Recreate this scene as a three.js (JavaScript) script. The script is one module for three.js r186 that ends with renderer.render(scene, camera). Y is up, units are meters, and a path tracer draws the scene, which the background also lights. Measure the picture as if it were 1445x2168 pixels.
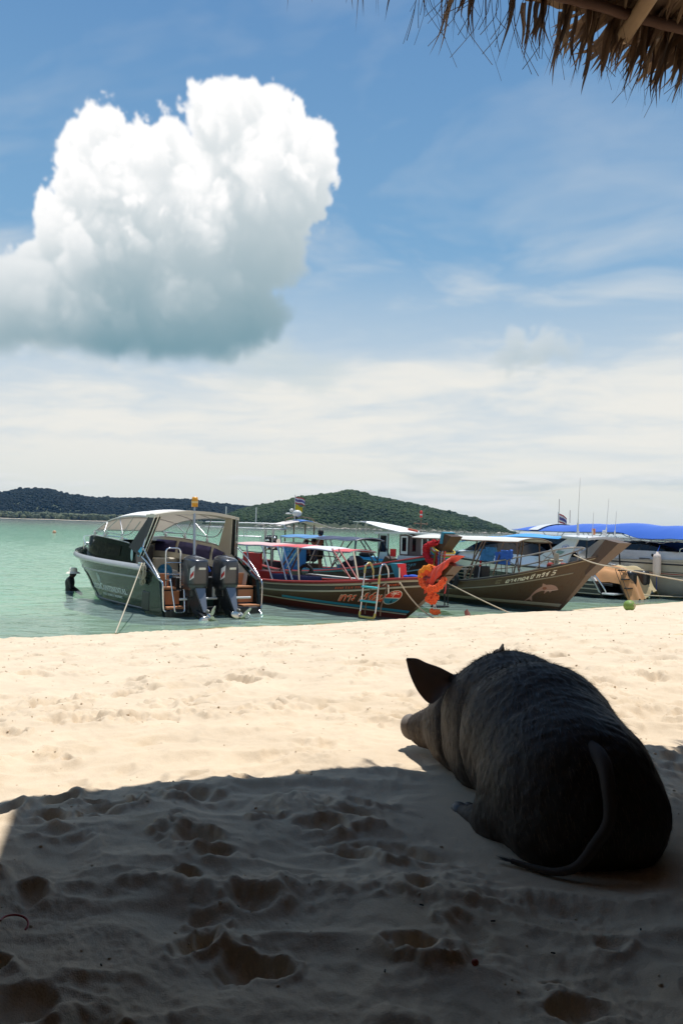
import * as THREE from 'three';
import { mergeGeometries } from 'three/addons/utils/BufferGeometryUtils.js';
import { RoundedBoxGeometry } from 'three/addons/geometries/RoundedBoxGeometry.js';

// ---------------------------------------------------------------- camera, sun, exposure
const scene = new THREE.Scene();
const camera = new THREE.PerspectiveCamera(63.55, 682 / 1024, 0.05, 12000);
camera.rotation.order = 'YXZ';
camera.position.set(0, 2.3, 0);
camera.rotation.set(THREE.MathUtils.degToRad(1.11), 0, 0.031);
scene.add(camera);
const renderer = new THREE.WebGLRenderer({ antialias: true });
renderer.setSize(682, 1024);
renderer.toneMapping = THREE.LinearToneMapping;
renderer.toneMappingExposure = 1.0;
renderer.shadowMap.enabled = true;
renderer.shadowMap.type = THREE.PCFSoftShadowMap;
const SUN_EL = 77 * Math.PI / 180, SUN_AZ = 22 * Math.PI / 180;   // azimuth from straight ahead towards the right
const sunDir = new THREE.Vector3(Math.cos(SUN_EL) * Math.sin(SUN_AZ), Math.sin(SUN_EL), -Math.cos(SUN_EL) * Math.cos(SUN_AZ));
const sun = new THREE.DirectionalLight(new THREE.Color(1, 0.985, 0.955), 5);
sun.position.copy(sunDir).multiplyScalar(80).add(new THREE.Vector3(2, 0, -18));
sun.target.position.set(2, 0, -18);
sun.castShadow = true;
sun.shadow.mapSize.set(4096, 4096);
Object.assign(sun.shadow.camera, { left: -40, right: 40, top: 40, bottom: -40, near: 1, far: 200 });
sun.shadow.bias = -0.0004;
scene.add(sun, sun.target);

// ---------------------------------------------------------------- random numbers and noise
function rng(seed) {
  let a = seed >>> 0;
  return () => { a = (a + 0x6D2B79F5) >>> 0; let t = Math.imul(a ^ (a >>> 15), 1 | a); t = (t + Math.imul(t ^ (t >>> 7), 61 | t)) ^ t; return ((t ^ (t >>> 14)) >>> 0) / 4294967296; };
}
const PERM = new Uint8Array(512), GX = new Float32Array(256), GY = new Float32Array(256), GZ = new Float32Array(256);
{
  const r = rng(77), p = Array.from({ length: 256 }, (_, i) => i);
  for (let i = 255; i > 0; i--) { const j = Math.floor(r() * (i + 1)); [p[i], p[j]] = [p[j], p[i]]; }
  for (let i = 0; i < 512; i++) PERM[i] = p[i & 255];
  for (let i = 0; i < 256; i++) { const z = r() * 2 - 1, a = r() * 6.2832, s = Math.sqrt(1 - z * z); GX[i] = s * Math.cos(a); GY[i] = s * Math.sin(a); GZ[i] = z; }
}
function noise(x, y, z = 0) {
  const xi = Math.floor(x), yi = Math.floor(y), zi = Math.floor(z);
  const fx = x - xi, fy = y - yi, fz = z - zi, X = xi & 255, Y = yi & 255, Z = zi & 255;
  const u = fx * fx * fx * (fx * (fx * 6 - 15) + 10), v = fy * fy * fy * (fy * (fy * 6 - 15) + 10), w = fz * fz * fz * (fz * (fz * 6 - 15) + 10);
  const A = PERM[X] + Y, B = PERM[X + 1] + Y, AA = PERM[A & 511] + Z, AB = PERM[(A + 1) & 511] + Z, BA = PERM[B & 511] + Z, BB = PERM[(B + 1) & 511] + Z;
  const g = (h, a, b, c) => { const i = PERM[h & 511]; return GX[i] * a + GY[i] * b + GZ[i] * c; };
  const l = (t, a, b) => a + t * (b - a);
  return 1.5 * l(w, l(v, l(u, g(AA, fx, fy, fz), g(BA, fx - 1, fy, fz)), l(u, g(AB, fx, fy - 1, fz), g(BB, fx - 1, fy - 1, fz))),
    l(v, l(u, g(AA + 1, fx, fy, fz - 1), g(BA + 1, fx - 1, fy, fz - 1)), l(u, g(AB + 1, fx, fy - 1, fz - 1), g(BB + 1, fx - 1, fy - 1, fz - 1))));
}
function fbm(x, y, z, oct, gain = 0.5) { let s = 0, a = 1, n = 0; for (let i = 0; i < oct; i++) { s += a * noise(x, y, z); n += a; a *= gain; x = x * 2.03 + 13.1; y = y * 2.03 + 7.7; z = z * 2.03 + 3.3; } return s / n; }
const clamp = (x, a = 0, b = 1) => Math.min(b, Math.max(a, x));
const sstep = (a, b, x) => { const t = clamp((x - a) / (b - a)); return t * t * (3 - 2 * t); };
const lerp = (a, b, t) => a + (b - a) * t;
const DEG = 180 / Math.PI;

// ---------------------------------------------------------------- the sky: air, thin high cloud and heaped cloud, by azimuth and elevation in degrees
function cumulus(puffs, az0, az1, el0, el1, base, step, seed) {
  // density on a grid of degrees (x azimuth, y elevation, z depth), light through it towards the sun, then looked through along z
  const nx = Math.round((az1 - az0) / step), ny = Math.round((el1 - el0) / step), depth = 9, zs = step * 1.6, nz = Math.round(2 * depth / zs);
  const D = new Float32Array(nx * ny * nz), T = new Float32Array(nx * ny * nz);
  for (let k = 0; k < nz; k++) for (let j = 0; j < ny; j++) for (let i = 0; i < nx; i++) {
    const x = az0 + (i + 0.5) * step, y = el0 + (j + 0.5) * step, z = -depth + (k + 0.5) * zs;
    let d = -9;
    for (const [px, py, r, pz = 0] of puffs) { const q = 1 - Math.sqrt(((x - px) * (x - px) + (y - py) * (y - py) + (z - pz) * (z - pz)) / (r * r)); const m = q * r; if (m > d) d = m; }
    if (d < -1.1) continue;
    const crisp = sstep(base + 2.5, base + 8, y) * (1 - 0.85 * sstep(-8.5, -4, x) * sstep(base + 10, base + 6, y));
    const wx = x + 0.5 * noise(x * 0.5, y * 0.5, z * 0.5 + seed), wy = y + 0.5 * noise(x * 0.5 + 9, y * 0.5, z * 0.5);
    let n = 0, a = 1, f = 0.40;
    for (let o = 0; o < 5; o++) { n += a * (2.1 * Math.abs(noise(wx * f + seed, wy * f, z * f + o * 5)) - 0.55); a *= 0.56; f *= 2.1; }
    let v = d + 0.72 * n + 0.05;
    const flat = Math.pow(sstep(base - 1.2 + 1.4 * noise(x * 0.35, seed, z * 0.3), base + 3.2 + 1.2 * noise(x * 0.5, seed + 4, z * 0.3), y), 1.5);
    D[(k * ny + j) * nx + i] = clamp(v / lerp(1.9, 0.16, crisp)) * flat;
  }
  const sx = -0.22, sy = 0.92, sz = 0.16;    // towards the sun, mostly above and a little beyond
  const at = (A, x, y, z) => {
    const i = clamp(Math.floor(x), 0, nx - 2), j = clamp(Math.floor(y), 0, ny - 2), k = clamp(Math.floor(z), 0, nz - 2), u = clamp(x - i), v = clamp(y - j), w = clamp(z - k), p = (k * ny + j) * nx + i, q = p + nx * ny;
    return lerp(lerp(lerp(A[p], A[p + 1], u), lerp(A[p + nx], A[p + nx + 1], u), v), lerp(lerp(A[q], A[q + 1], u), lerp(A[q + nx], A[q + nx + 1], u), v), w);
  };
  for (let j = ny - 1; j >= 0; j--) for (let k = 0; k < nz; k++) for (let i = 0; i < nx; i++) {
    const p = (k * ny + j) * nx + i;
    if (j === ny - 1) { T[p] = 0; continue; }
    T[p] = at(T, i + sx / sy, j + 1, k + sz / sy / 1.6) + D[p] * step / sy;   // optical depth gathered on the way down
  }
  const img = new Float32Array(nx * ny * 4);
  for (let j = 0; j < ny; j++) for (let i = 0; i < nx; i++) {
    let tr = 1, L = 0;
    const below = 1 - sstep(base - 1.5, base + 11.5, el0 + (j + 0.5) * step);
    for (let k = 0; k < nz; k++) {
      const p = (k * ny + j) * nx + i, d = D[p];
      if (d <= 0) continue;
      const a = 1 - Math.exp(-d * zs * 4.2), od = T[p];
      const light = 0.36 * Math.exp(-od * 0.5) + 0.66 * Math.exp(-od * 0.07);
      L += tr * a * light * lerp(0.22, 1, 1 - below); tr *= 1 - a;
      if (tr < 0.004) break;
    }
    const o = (j * nx + i) * 4;
    img[o] = L; img[o + 3] = 1 - tr; img[o + 1] = below;
  }
  return { get(az, el, out) {
    const x = (az - az0) / step - 0.5, y = (el - el0) / step - 0.5;
    if (x < 0 || y < 0 || x >= nx - 1 || y >= ny - 1) return 0;
    const i = Math.floor(x), j = Math.floor(y), u = x - i, v = y - j, p = (j * nx + i) * 4;
    const g = (c) => lerp(lerp(img[p + c], img[p + 4 + c], u), lerp(img[p + nx * 4 + c], img[p + nx * 4 + 4 + c], u), v);
    out[0] = g(0); out[1] = g(1); return g(3);
  } };
}
const BIG = [[-17.05, 24.1, 1.94], [-16.63, 21.45, 3.45], [-19.36, 18.57, 1.92], [-19.99, 19.6, 1.08], [-12.84, 23.42, 2.3, -0.5], [-14.38, 22.83, 2.54], [-9.12, 26.08, 2.42], [-8.83, 27.03, 1.46], [-7.19, 26.64, 1.79], [-5.4, 26.9, 1.56], [-4.49, 24.52, 2.68],
  [-3.15, 23.9, 2.29], [-2.74, 21.8, 1.57], [-6.06, 22.76, 4.23, 0.6], [-11.12, 20.08, 4.82, 0.8], [-16.62, 17.2, 4.39, 0.3], [-6.3, 18.9, 3.5, 1], [-21.21, 13.75, 3.36, -1], [-17.09, 13.62, 3.76, -1], [-11.55, 14.42, 4.17], [-8.0, 14.6, 3.2], [-24.52, 12.18, 3.57, -0.6],
  [-27.17, 11.55, 3.5], [-5.6, 14.2, 1.8], [-13.04, 12.16, 2.55], [-19.39, 11.59, 2.16], [-9.2, 12.6, 2.3], [-31, 11.2, 2.6]];
const bigCloud = cumulus(BIG, -37, 3, 7.5, 31.5, 10.6, 0.11, 3.7);
const smallCloud = cumulus([[12.0, 12.0, 1.35], [13.4, 12.6, 1.25], [14.5, 12.3, 1.0], [11.0, 11.6, 1.1], [12.8, 11.8, 1.2], [15.0, 12.0, 0.8]], 9.0, 17.0, 9.6, 14.6, 9.6, 0.11, 9.1);
{
  const W = 4096, H = 2048, data = new Float32Array(W * H * 4), o2 = [0, 0];
  for (let j = 0; j < H; j++) {
    const el = ((j + 0.5) / H - 0.5) * 180;
    if (el < -1) { for (let i = 0; i < W; i++) { const p = (j * W + i) * 4; data[p] = 0.42; data[p + 1] = 0.50; data[p + 2] = 0.47; data[p + 3] = 1; } continue; }
    const e = Math.max(el, 0), ce = Math.cos(e / DEG), se = Math.sin(e / DEG);
    const t = sstep(2, 42, e);
    const r0 = lerp(0.17, 0.066, t), g0 = lerp(0.435, 0.222, t), b0 = lerp(0.70, 0.50, t);
    for (let i = 0; i < W; i++) {
      const lon = ((i + 0.5) / W - 0.5) * 2 * Math.PI, dx = Math.cos(lon) * ce, dz = Math.sin(lon) * ce;
      const az = Math.atan2(dx, -dz) * DEG;
      // high thin cloud: streaks on a far flat layer
      const h = 1 / (se + 0.10), cx = dx * h, cz = dz * h;
      const wx = fbm(cx * 0.9 + 5, cz * 0.9, 2.2, 3), wz = fbm(cx * 0.9, cz * 0.9 + 9, 7.1, 3);
      const s1 = fbm(cx * 0.9 + cz * 0.5 + wx * 0.55, cz * 1.5 - cx * 0.5 + wz * 0.45, 0.5, 6, 0.6);
      const s2 = fbm(cx * 0.35 + 20, cz * 0.5 + wx, 4.5, 4);
      let haze = 1 - sstep(3.0, 19.5, e + s1 * 13 + s2 * 7);
      haze = Math.pow(haze, 0.75) * 0.96;
      let wisp = clamp(-0.04 + s1 * 0.95 + s2 * 0.6) * lerp(1.0, 0.55, sstep(15, 24, e));
      const milk = 0.06 + 0.06 * sstep(38, 8, e);
      const c = 1 - (1 - haze) * (1 - 0.85 * wisp) * (1 - milk);
      const low = sstep(7, 0, e);
      let R = lerp(r0, lerp(0.89, 0.77, low), c), G = lerp(g0, lerp(0.87, 0.79, low), c), B = lerp(b0, lerp(0.805, 0.735, low), c);
      // a few flat grey-white clouds close to the horizon
      const f = fbm(az * 0.11 + 40, e * 0.9, 1.7, 5), bank = sstep(0.05, 0.42, f + 0.35 * noise(az * 0.035, 3.3)) * sstep(0.5, 2.2, e) * sstep(5.2, 3.4, e);
      const top = sstep(-0.25, 0.3, fbm(az * 0.11 + 40, (e + 0.35) * 0.9, 1.7, 4) * -1 + f * 1.2);
      R = lerp(R, lerp(0.50, 0.83, top), bank * 0.6); G = lerp(G, lerp(0.60, 0.84, top), bank * 0.6); B = lerp(B, lerp(0.66, 0.84, top), bank * 0.6);
      const veil = sstep(0.0, 0.5, fbm(az * 0.16 + 7, e * 0.22, 3.1, 5, 0.6) + 0.42 - Math.hypot((az + 2) / 9, (e - 11.3) / 2.6) * 0.55) * 0.55;
      R = lerp(R, 0.60, veil); G = lerp(G, 0.68, veil); B = lerp(B, 0.70, veil);
      const put = (cl, a, e2, k) => {
        const al = cl.get(a, e2, o2); if (al <= 0.002) return;
        const L = o2[0] / al, s = clamp((L - 0.06) / 0.86), q = Math.pow(s, 0.85);
        const cr = lerp(0.165, 1.06, q), cg = lerp(0.31, 1.05, q), cb = lerp(0.375, 1.04, q), A = al * k;
        R = lerp(R, cr, A); G = lerp(G, cg, A); B = lerp(B, cb, A);
      };
      put(bigCloud, az, e, 1); put(smallCloud, az, e, 0.72);
      for (const [a0, m, de] of [[75, -1, 1], [128, 1, -1], [-95, 1, 2], [-150, -1, 0]]) { const a = (az - a0) * m - 17; if (a > -37 && a < 3) put(bigCloud, a, e + de, 1); }
      const p = (j * W + i) * 4;
      data[p] = R; data[p + 1] = G; data[p + 2] = B; data[p + 3] = 1;
    }
  }
  const tex = new THREE.DataTexture(data, W, H, THREE.RGBAFormat, THREE.FloatType);
  tex.mapping = THREE.EquirectangularReflectionMapping;
  tex.magFilter = tex.minFilter = THREE.LinearFilter;
  tex.wrapS = THREE.RepeatWrapping;
  tex.needsUpdate = true;
  scene.background = tex;
  scene.environment = tex;
}

// ---------------------------------------------------------------- helpers
const V = (x, y, z) => new THREE.Vector3(x, y, z);
const names = new Map();
function numbered(name) { const n = names.get(name) ?? 0; names.set(name, n + 1); return n ? name + '_' + String(n).padStart(3, '0') : name; }
function shade(o) { o.traverse((m) => { if (m.isMesh) { m.castShadow = true; m.receiveShadow = true; } }); return o; }
function thing(name, label, category, pos = [0, 0, 0], turn = 0, group) {
  const o = new THREE.Group(); o.name = numbered(name); o.position.set(...pos); o.rotation.y = turn;
  o.userData = { label, category }; if (group) o.userData.group = group;
  scene.add(o); return o;
}
const PAIRS = new Set(['coaming', 'window_band', 'topsides', 'cabin_window', 'inner_lining', 'hanging_rail', 'console', 'bench', 'fender_tube', 'rear_rail', 'nostril', 'light_pole', 'cut_face', 'mast_pole', 'name_panel', 'white_sill', 'red_seat', 'roof_pole']);
function part(name, geo, material, parent, label) {
  if (Array.isArray(geo) && geo.length === 2 && (geo.pair || PAIRS.has(name))) { part(name, geo[1], material, parent, label); geo = geo[0]; }
  const g = Array.isArray(geo) ? mg(geo) : geo;
  const m = new THREE.Mesh(g, material); m.name = name; m.castShadow = m.receiveShadow = true;
  if (label) m.userData.label = label;
  parent.add(m); return m;
}
function single(name, geo, material, label, category, pos = [0, 0, 0], turn = 0, group) {
  const m = new THREE.Mesh(Array.isArray(geo) ? mg(geo) : geo, material); m.name = numbered(name); m.castShadow = m.receiveShadow = true;
  m.position.set(...pos); m.rotation.y = turn; m.userData = { label, category }; if (group) m.userData.group = group;
  scene.add(m); return m;
}
function structure(name, geo, material) { const m = new THREE.Mesh(geo, material); m.name = name; m.userData.kind = 'structure'; m.castShadow = m.receiveShadow = true; scene.add(m); return m; }
function mg(list) {
  const out = list.map((g) => { const q = g.index ? g.toNonIndexed() : g.clone(); for (const k of Object.keys(q.attributes)) if (!['position', 'normal', 'uv'].includes(k)) q.deleteAttribute(k); if (!q.attributes.uv) q.setAttribute('uv', new THREE.BufferAttribute(new Float32Array(q.attributes.position.count * 2), 2)); if (!q.attributes.normal) q.computeVertexNormals(); return q; });
  return out.length === 1 ? out[0] : mergeGeometries(out);
}
const tmpM = new THREE.Matrix4();
function moved(g, x = 0, y = 0, z = 0, rx = 0, ry = 0, rz = 0) { return g.clone().applyMatrix4(tmpM.makeRotationFromEuler(new THREE.Euler(rx, ry, rz)).setPosition(x, y, z)); }
function box(w, h, d, x = 0, y = 0, z = 0, r = 0.012, rx = 0, ry = 0, rz = 0) { return moved(new RoundedBoxGeometry(w, h, d, 2, Math.min(r, w * 0.45, h * 0.45, d * 0.45)), x, y, z, rx, ry, rz); }
function bar(a, b, r = 0.015, seg = 8, r2 = r) {
  const A = V(...a), B = V(...b), d = B.clone().sub(A), g = new THREE.CylinderGeometry(r2, r, d.length(), seg);
  const q = new THREE.Quaternion().setFromUnitVectors(V(0, 1, 0), d.normalize());
  return g.applyMatrix4(new THREE.Matrix4().compose(A.add(B).multiplyScalar(0.5), q, V(1, 1, 1)));
}
function tube(pts, r = 0.015, n = 24, seg = 7, tension = 0.5, closed = false) {
  const c = new THREE.CatmullRomCurve3(pts.map((p) => V(...p)), closed, 'catmullrom', tension);
  return new THREE.TubeGeometry(c, n, r, seg, closed);
}
function ball(r, x, y, z, sx = 1, sy = 1, sz = 1, w = 14, h = 10) { return moved(new THREE.SphereGeometry(r, w, h).scale(sx, sy, sz), x, y, z); }
function lathe(pts, x = 0, y = 0, z = 0, seg = 18) { return moved(new THREE.LatheGeometry(pts.map((p) => new THREE.Vector2(p[0], p[1])), seg), x, y, z); }
// a sheet over a (u, v) grid given by fn(u, v) -> [x, y, z]
function sheet(fn, nu, nv, flip = false) {
  const pos = new Float32Array((nu + 1) * (nv + 1) * 3), uv = new Float32Array((nu + 1) * (nv + 1) * 2), idx = [];
  for (let j = 0; j <= nv; j++) for (let i = 0; i <= nu; i++) { const k = j * (nu + 1) + i, p = fn(i / nu, j / nv); pos.set(p, k * 3); uv[k * 2] = i / nu; uv[k * 2 + 1] = j / nv; }
  for (let j = 0; j < nv; j++) for (let i = 0; i < nu; i++) { const a = j * (nu + 1) + i, b = a + 1, c = a + nu + 1, d = c + 1; if (flip) idx.push(a, c, b, b, c, d); else idx.push(a, b, c, b, d, c); }
  const g = new THREE.BufferGeometry(); g.setAttribute('position', new THREE.BufferAttribute(pos, 3)); g.setAttribute('uv', new THREE.BufferAttribute(uv, 2)); g.setIndex(idx); g.computeVertexNormals(); return g;
}
// a cloth or slab of that sheet with thickness h (downwards along -y, or any vector)
function slab(fn, nu, nv, h = 0.02, dir = [0, -1, 0]) {
  const off = (u, v) => { const p = fn(u, v); return [p[0] + dir[0] * h, p[1] + dir[1] * h, p[2] + dir[2] * h]; };
  const rim = (a) => sheet((t, w) => { const q = a(t); return w < 0.5 ? fn(...q) : off(...q); }, Math.max(nu, nv), 1);
  return mg([sheet(fn, nu, nv, true), sheet(off, nu, nv), rim((t) => [t, 0]), rim((t) => [1, t]), rim((t) => [1 - t, 1]), rim((t) => [0, 1 - t])]);
}
function canvas(w, h, draw, opts = {}) {
  const c = document.createElement('canvas'); c.width = w; c.height = h; draw(c.getContext('2d'), w, h);
  const t = new THREE.CanvasTexture(c); t.colorSpace = THREE.SRGBColorSpace; t.wrapS = t.wrapT = opts.clamp ? THREE.ClampToEdgeWrapping : THREE.RepeatWrapping; t.anisotropy = 8; return t;
}
function grainTex(n, fn, srgb = false) {   // fn(x, y) -> [r, g, b] 0..1 (or one number), tiling left to the caller
  const d = new Uint8Array(n * n * 4);
  for (let j = 0; j < n; j++) for (let i = 0; i < n; i++) { const v = fn(i, j), p = (j * n + i) * 4, a = typeof v === 'number' ? [v, v, v] : v; d[p] = clamp(a[0]) * 255; d[p + 1] = clamp(a[1]) * 255; d[p + 2] = clamp(a[2]) * 255; d[p + 3] = 255; }
  const t = new THREE.DataTexture(d, n, n); t.wrapS = t.wrapT = THREE.RepeatWrapping; t.magFilter = THREE.LinearFilter; t.minFilter = THREE.LinearMipmapLinearFilter; t.generateMipmaps = true; if (srgb) t.colorSpace = THREE.SRGBColorSpace; t.needsUpdate = true; return t;
}
// noise on a torus in 4-D is dear; this blends four shifted samples so that the tile repeats without a seam
function tileNoise(n, f) { const mix = (a, b, t) => Array.isArray(a) ? a.map((x, k) => lerp(x, b[k], t)) : lerp(a, b, t); return (i, j) => { const u = i / n, v = j / n; return mix(mix(f(i, j), f(i - n, j), u), mix(f(i, j - n), f(i - n, j - n), u), v); }; }
const C = (r, g, b) => new THREE.Color().setRGB(r, g, b);
function std(r, g, b, roughness = 0.6, metalness = 0, extra = {}) { return new THREE.MeshStandardMaterial({ color: C(r, g, b), roughness, metalness, side: THREE.DoubleSide, ...extra }); }
function phys(r, g, b, roughness, extra = {}) { return new THREE.MeshPhysicalMaterial({ color: C(r, g, b), roughness, side: THREE.DoubleSide, ...extra }); }

// ---------------------------------------------------------------- the sand: one sheet from under the shelter down the beach and on as the sea bed
function shoreDistance(x, z) { const t = x * 0.817 - z * 0.577 - 10; return x * 0.577 + z * 0.817 + 16.3 + 0.0035 * t * t * (Math.abs(t) < 22 ? 1 : 484 / (t * t)); }
const dents = [], cells = new Map();
{
  const r = rng(4242);
  const add = (x, z, a, b, ang, d, kind) => {
    if (Math.hypot(x - 0.3, z + 3.02) < 0.28) return;
    const D = { x, z, a, b, c: Math.cos(ang), s: Math.sin(ang), d, kind, R: Math.max(a, b) * 2.3 };
    dents.push(D);
    for (let i = Math.floor((x - D.R) / 0.5); i <= Math.floor((x + D.R) / 0.5); i++) for (let j = Math.floor((z - D.R) / 0.5); j <= Math.floor((z + D.R) / 0.5); j++) { const k = i * 4096 + j; if (!cells.has(k)) cells.set(k, []); cells.get(k).push(D); }
  };
  for (let i = 0; i < 300; i++) { const z = -0.7 - 3.9 * Math.pow(r(), 0.9), x = (r() * 2 - 1) * (0.6 + 0.55 * -z); const foot = r() < 0.5; if (Math.hypot((x - 0.6) / 0.5, (z + 2.45) / 0.75) < 1) continue; add(x, z, foot ? 0.05 + 0.035 * r() : 0.018 + 0.035 * r() * r() + 0.01, foot ? 0.028 + 0.013 * r() : 0.016 + 0.025 * r(), r() * 6.28, 0.006 + 0.02 * r(), foot ? 1 : 0); }
  for (let i = 0; i < 1150; i++) { const z = -3.6 - 15 * Math.pow(r(), 1.1), x = (r() * 2 - 1) * (0.6 + 0.62 * -z); add(x, z, 0.07 + 0.09 * r(), 0.04 + 0.05 * r(), r() * 6.28, 0.016 + 0.05 * r() * r(), r() < 0.6 ? 1 : 0); }
  for (let i = 0; i < 70; i++) { const z = -2.6 - 14 * r(), x = (r() * 2 - 1) * (0.6 + 0.55 * -z); if (Math.hypot((x - 0.6) / 0.6, (z + 2.45) / 0.85) < 1) continue; add(x, z, 0.08 + 0.13 * r(), 0.06 + 0.08 * r(), r() * 6.28, -(0.018 + 0.03 * r()), 2); }
  // pits and heaps that the photograph shows in the shade
  for (const [x, z, a, b, ang, d, kind] of [[-0.16, -1.75, 0.05, 0.035, 0.3, 0.026, 0], [-0.13, -1.50, 0.055, 0.04, 0.2, 0.036, 0], [0.17, -1.55, 0.05, 0.04, 0.1, 0.042, 0], [-0.32, -2.05, 0.07, 0.045, 0.6, 0.035, 0], [-0.02, -2.2, 0.08, 0.04, -0.3, 0.028, 1], [-0.4, -2.42, 0.09, 0.045, 0.1, 0.028, 1], [0.12, -2.42, 0.06, 0.04, 0.2, 0.028, 0],
    [0.2, -2.05, 0.12, 0.05, 0.35, 0.035, 1], [-0.62, -2.3, 0.08, 0.05, -0.2, 0.03, 0], [-0.5, -1.35, 0.07, 0.05, 0.4, 0.03, 0], [-0.27, -1.8, 0.16, 0.05, 0.1, -0.03, 2], [0.0, -1.82, 0.2, 0.05, -0.1, -0.025, 2], [0.25, -1.78, 0.16, 0.05, 0.2, -0.028, 2], [-0.1, -2.36, 0.16, 0.07, 0.2, -0.03, 2], [0.5, -1.82, 0.28, 0.05, -0.1, -0.03, 2]]) add(x, z, a, b, ang, d, kind);
}
function sandHeight(x, z, fine = true) {
  const s = shoreDistance(x, z);
  let y;
  if (s > 0) y = s < 14.5 ? 1.5 * (1 - Math.pow(1 - s / 14.5, 1.3)) : 1.5; else y = -(0.40 * (1 - Math.exp(s / 4)) + 0.0006 * -s) - 0.03 * noise(x * 0.5, z * 0.5, 41) * sstep(0, -4, s);
  if (s < -40) return y;
  const near = sstep(9, 3, Math.hypot(x, z)), land = sstep(-1.5, 1.0, s);
  y += land * (0.05 * noise(x * 0.35, z * 0.35, 1.1) + 0.035 * noise(x * 0.9, z * 0.9, 4.1));
  if (!fine || land <= 0) return y;
  const wx = x + 0.05 * noise(x * 4, z * 4, 8), wz = z + 0.05 * noise(x * 4, z * 4, 18);
  const amp = land * lerp(0.75, 1, near);
  y += amp * (0.030 * (0.45 - Math.abs(noise(wx * 2.1, wz * 3.0, 2.5))) + 0.026 * (0.4 - Math.abs(noise(wx * 4.2, wz * 6.4, 6.5))) + 0.010 * (0.4 - Math.abs(noise(wx * 9, wz * 13, 3.5))) + 0.0025 * noise(wx * 17, wz * 20, 13.5));
  if (near > 0) y += near * (0.0026 * noise(wx * 27, wz * 27, 5.5) + 0.0024 * noise(x * 62, z * 62, 1.5) * sstep(-0.25, 0.35, noise(x * 3.1, z * 3.1, 7)) + 0.0014 * noise(x * 150, z * 150, 2.5) * sstep(-0.3, 0.4, noise(x * 4, z * 4, 17)));
  else y += 0.003 * noise(wx * 22, wz * 22, 5.5) + 0.022 * sstep(5, 1.5, s) * noise(x * 2.6, z * 2.6, 31) + 0.012 * sstep(5, 1.5, s) * noise(x * 7, z * 7, 33);
  let dig = 0;
  const list = cells.get(Math.floor(x / 0.5) * 4096 + Math.floor(z / 0.5));
  if (list) for (const D of list) {
    const dx = x - D.x, dz = z - D.z, p = (dx * D.c + dz * D.s) / D.a, q = (-dx * D.s + dz * D.c) / D.b, w = 1 + 0.42 * noise(x * 13, z * 13, D.x * 5) + 0.22 * noise(x * 40, z * 40, D.z * 5);
    const e = Math.sqrt(p * p + q * q) * w;
    if (e > 2.2) continue;
    if (D.kind === 2) { dig -= D.d * Math.exp(-e * e * 1.3) * (1 + 0.45 * noise(x * 24, z * 24, 3) + 0.3 * noise(x * 60, z * 60, 9)); continue; }
    const dir = (p * Math.cos(D.x * 9) + q * Math.sin(D.x * 9)) / (e + 0.2), inner = e < 1.15 ? -Math.pow(1 - (e / 1.15) * (e / 1.15), 1.4) * (1.05 + 0.4 * noise(x * 22, z * 22, D.x)) : 0, rim = (0.30 + 0.34 * dir) * Math.exp(-Math.pow((e - 1.3) / 0.36, 2)) * (1 + 0.7 * noise(x * 18, z * 18, D.z * 3));
    const tread = D.kind === 1 && e < 0.95 ? 0.10 * Math.sin(p * 16) * (1 - e) : 0;
    dig += D.d * (inner + rim + tread);
  }
  y += land * (dig > 0 ? 0.035 * Math.tanh(dig / 0.035) : 0.05 * Math.tanh(dig / 0.05));
  // the animal's bed is pressed flat
  const bed = sstep(1.25, 0.7, Math.hypot((x - 0.62) / 0.42, (z + 2.4) / 0.62));
  return lerp(y, 1.488, bed * 0.9);
}
function radialGrid(rings, angles, height, tint) {
  const nr = rings.length, na = angles.length, pos = new Float32Array(nr * na * 3), uv = new Float32Array(nr * na * 2), col = tint ? new Float32Array(nr * na * 3) : null, idx = new Uint32Array((nr - 1) * (na - 1) * 6);
  let q = 0;
  for (let j = 0; j < nr; j++) for (let i = 0; i < na; i++) {
    const k = j * na + i, x = Math.sin(angles[i]) * rings[j], z = -Math.cos(angles[i]) * rings[j], y = height(x, z, rings[j]);
    pos[k * 3] = x; pos[k * 3 + 1] = y; pos[k * 3 + 2] = z; uv[k * 2] = x; uv[k * 2 + 1] = z;
    if (col) col.set(tint(x, y, z), k * 3);
    if (j < nr - 1 && i < na - 1) { idx[q++] = k; idx[q++] = k + 1; idx[q++] = k + na; idx[q++] = k + 1; idx[q++] = k + na + 1; idx[q++] = k + na; }
  }
  const g = new THREE.BufferGeometry(); g.setAttribute('position', new THREE.BufferAttribute(pos, 3)); g.setAttribute('uv', new THREE.BufferAttribute(uv, 2)); if (col) g.setAttribute('color', new THREE.BufferAttribute(col, 3)); g.setIndex(new THREE.BufferAttribute(idx, 1)); g.computeVertexNormals(); return g;
}
const sandAngles = [];
{ const a = []; for (let i = 0; i < 45; i++) a.push(-Math.PI + (i / 45) * (Math.PI - 0.56)); for (let i = 0; i <= 520; i++) a.push(-0.56 + 1.12 * i / 520); for (let i = 1; i <= 45; i++) a.push(0.56 + (i / 45) * (Math.PI - 0.56)); sandAngles.push(...a); }
const sandRings = []; for (let r = 0.02; r < 0.85; r *= 1.3) sandRings.push(r); for (let r = 0.87; r < 36; r *= 1.0046) sandRings.push(r); for (let r = 37; r < 9000; r *= 1.12) sandRings.push(r);
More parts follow.
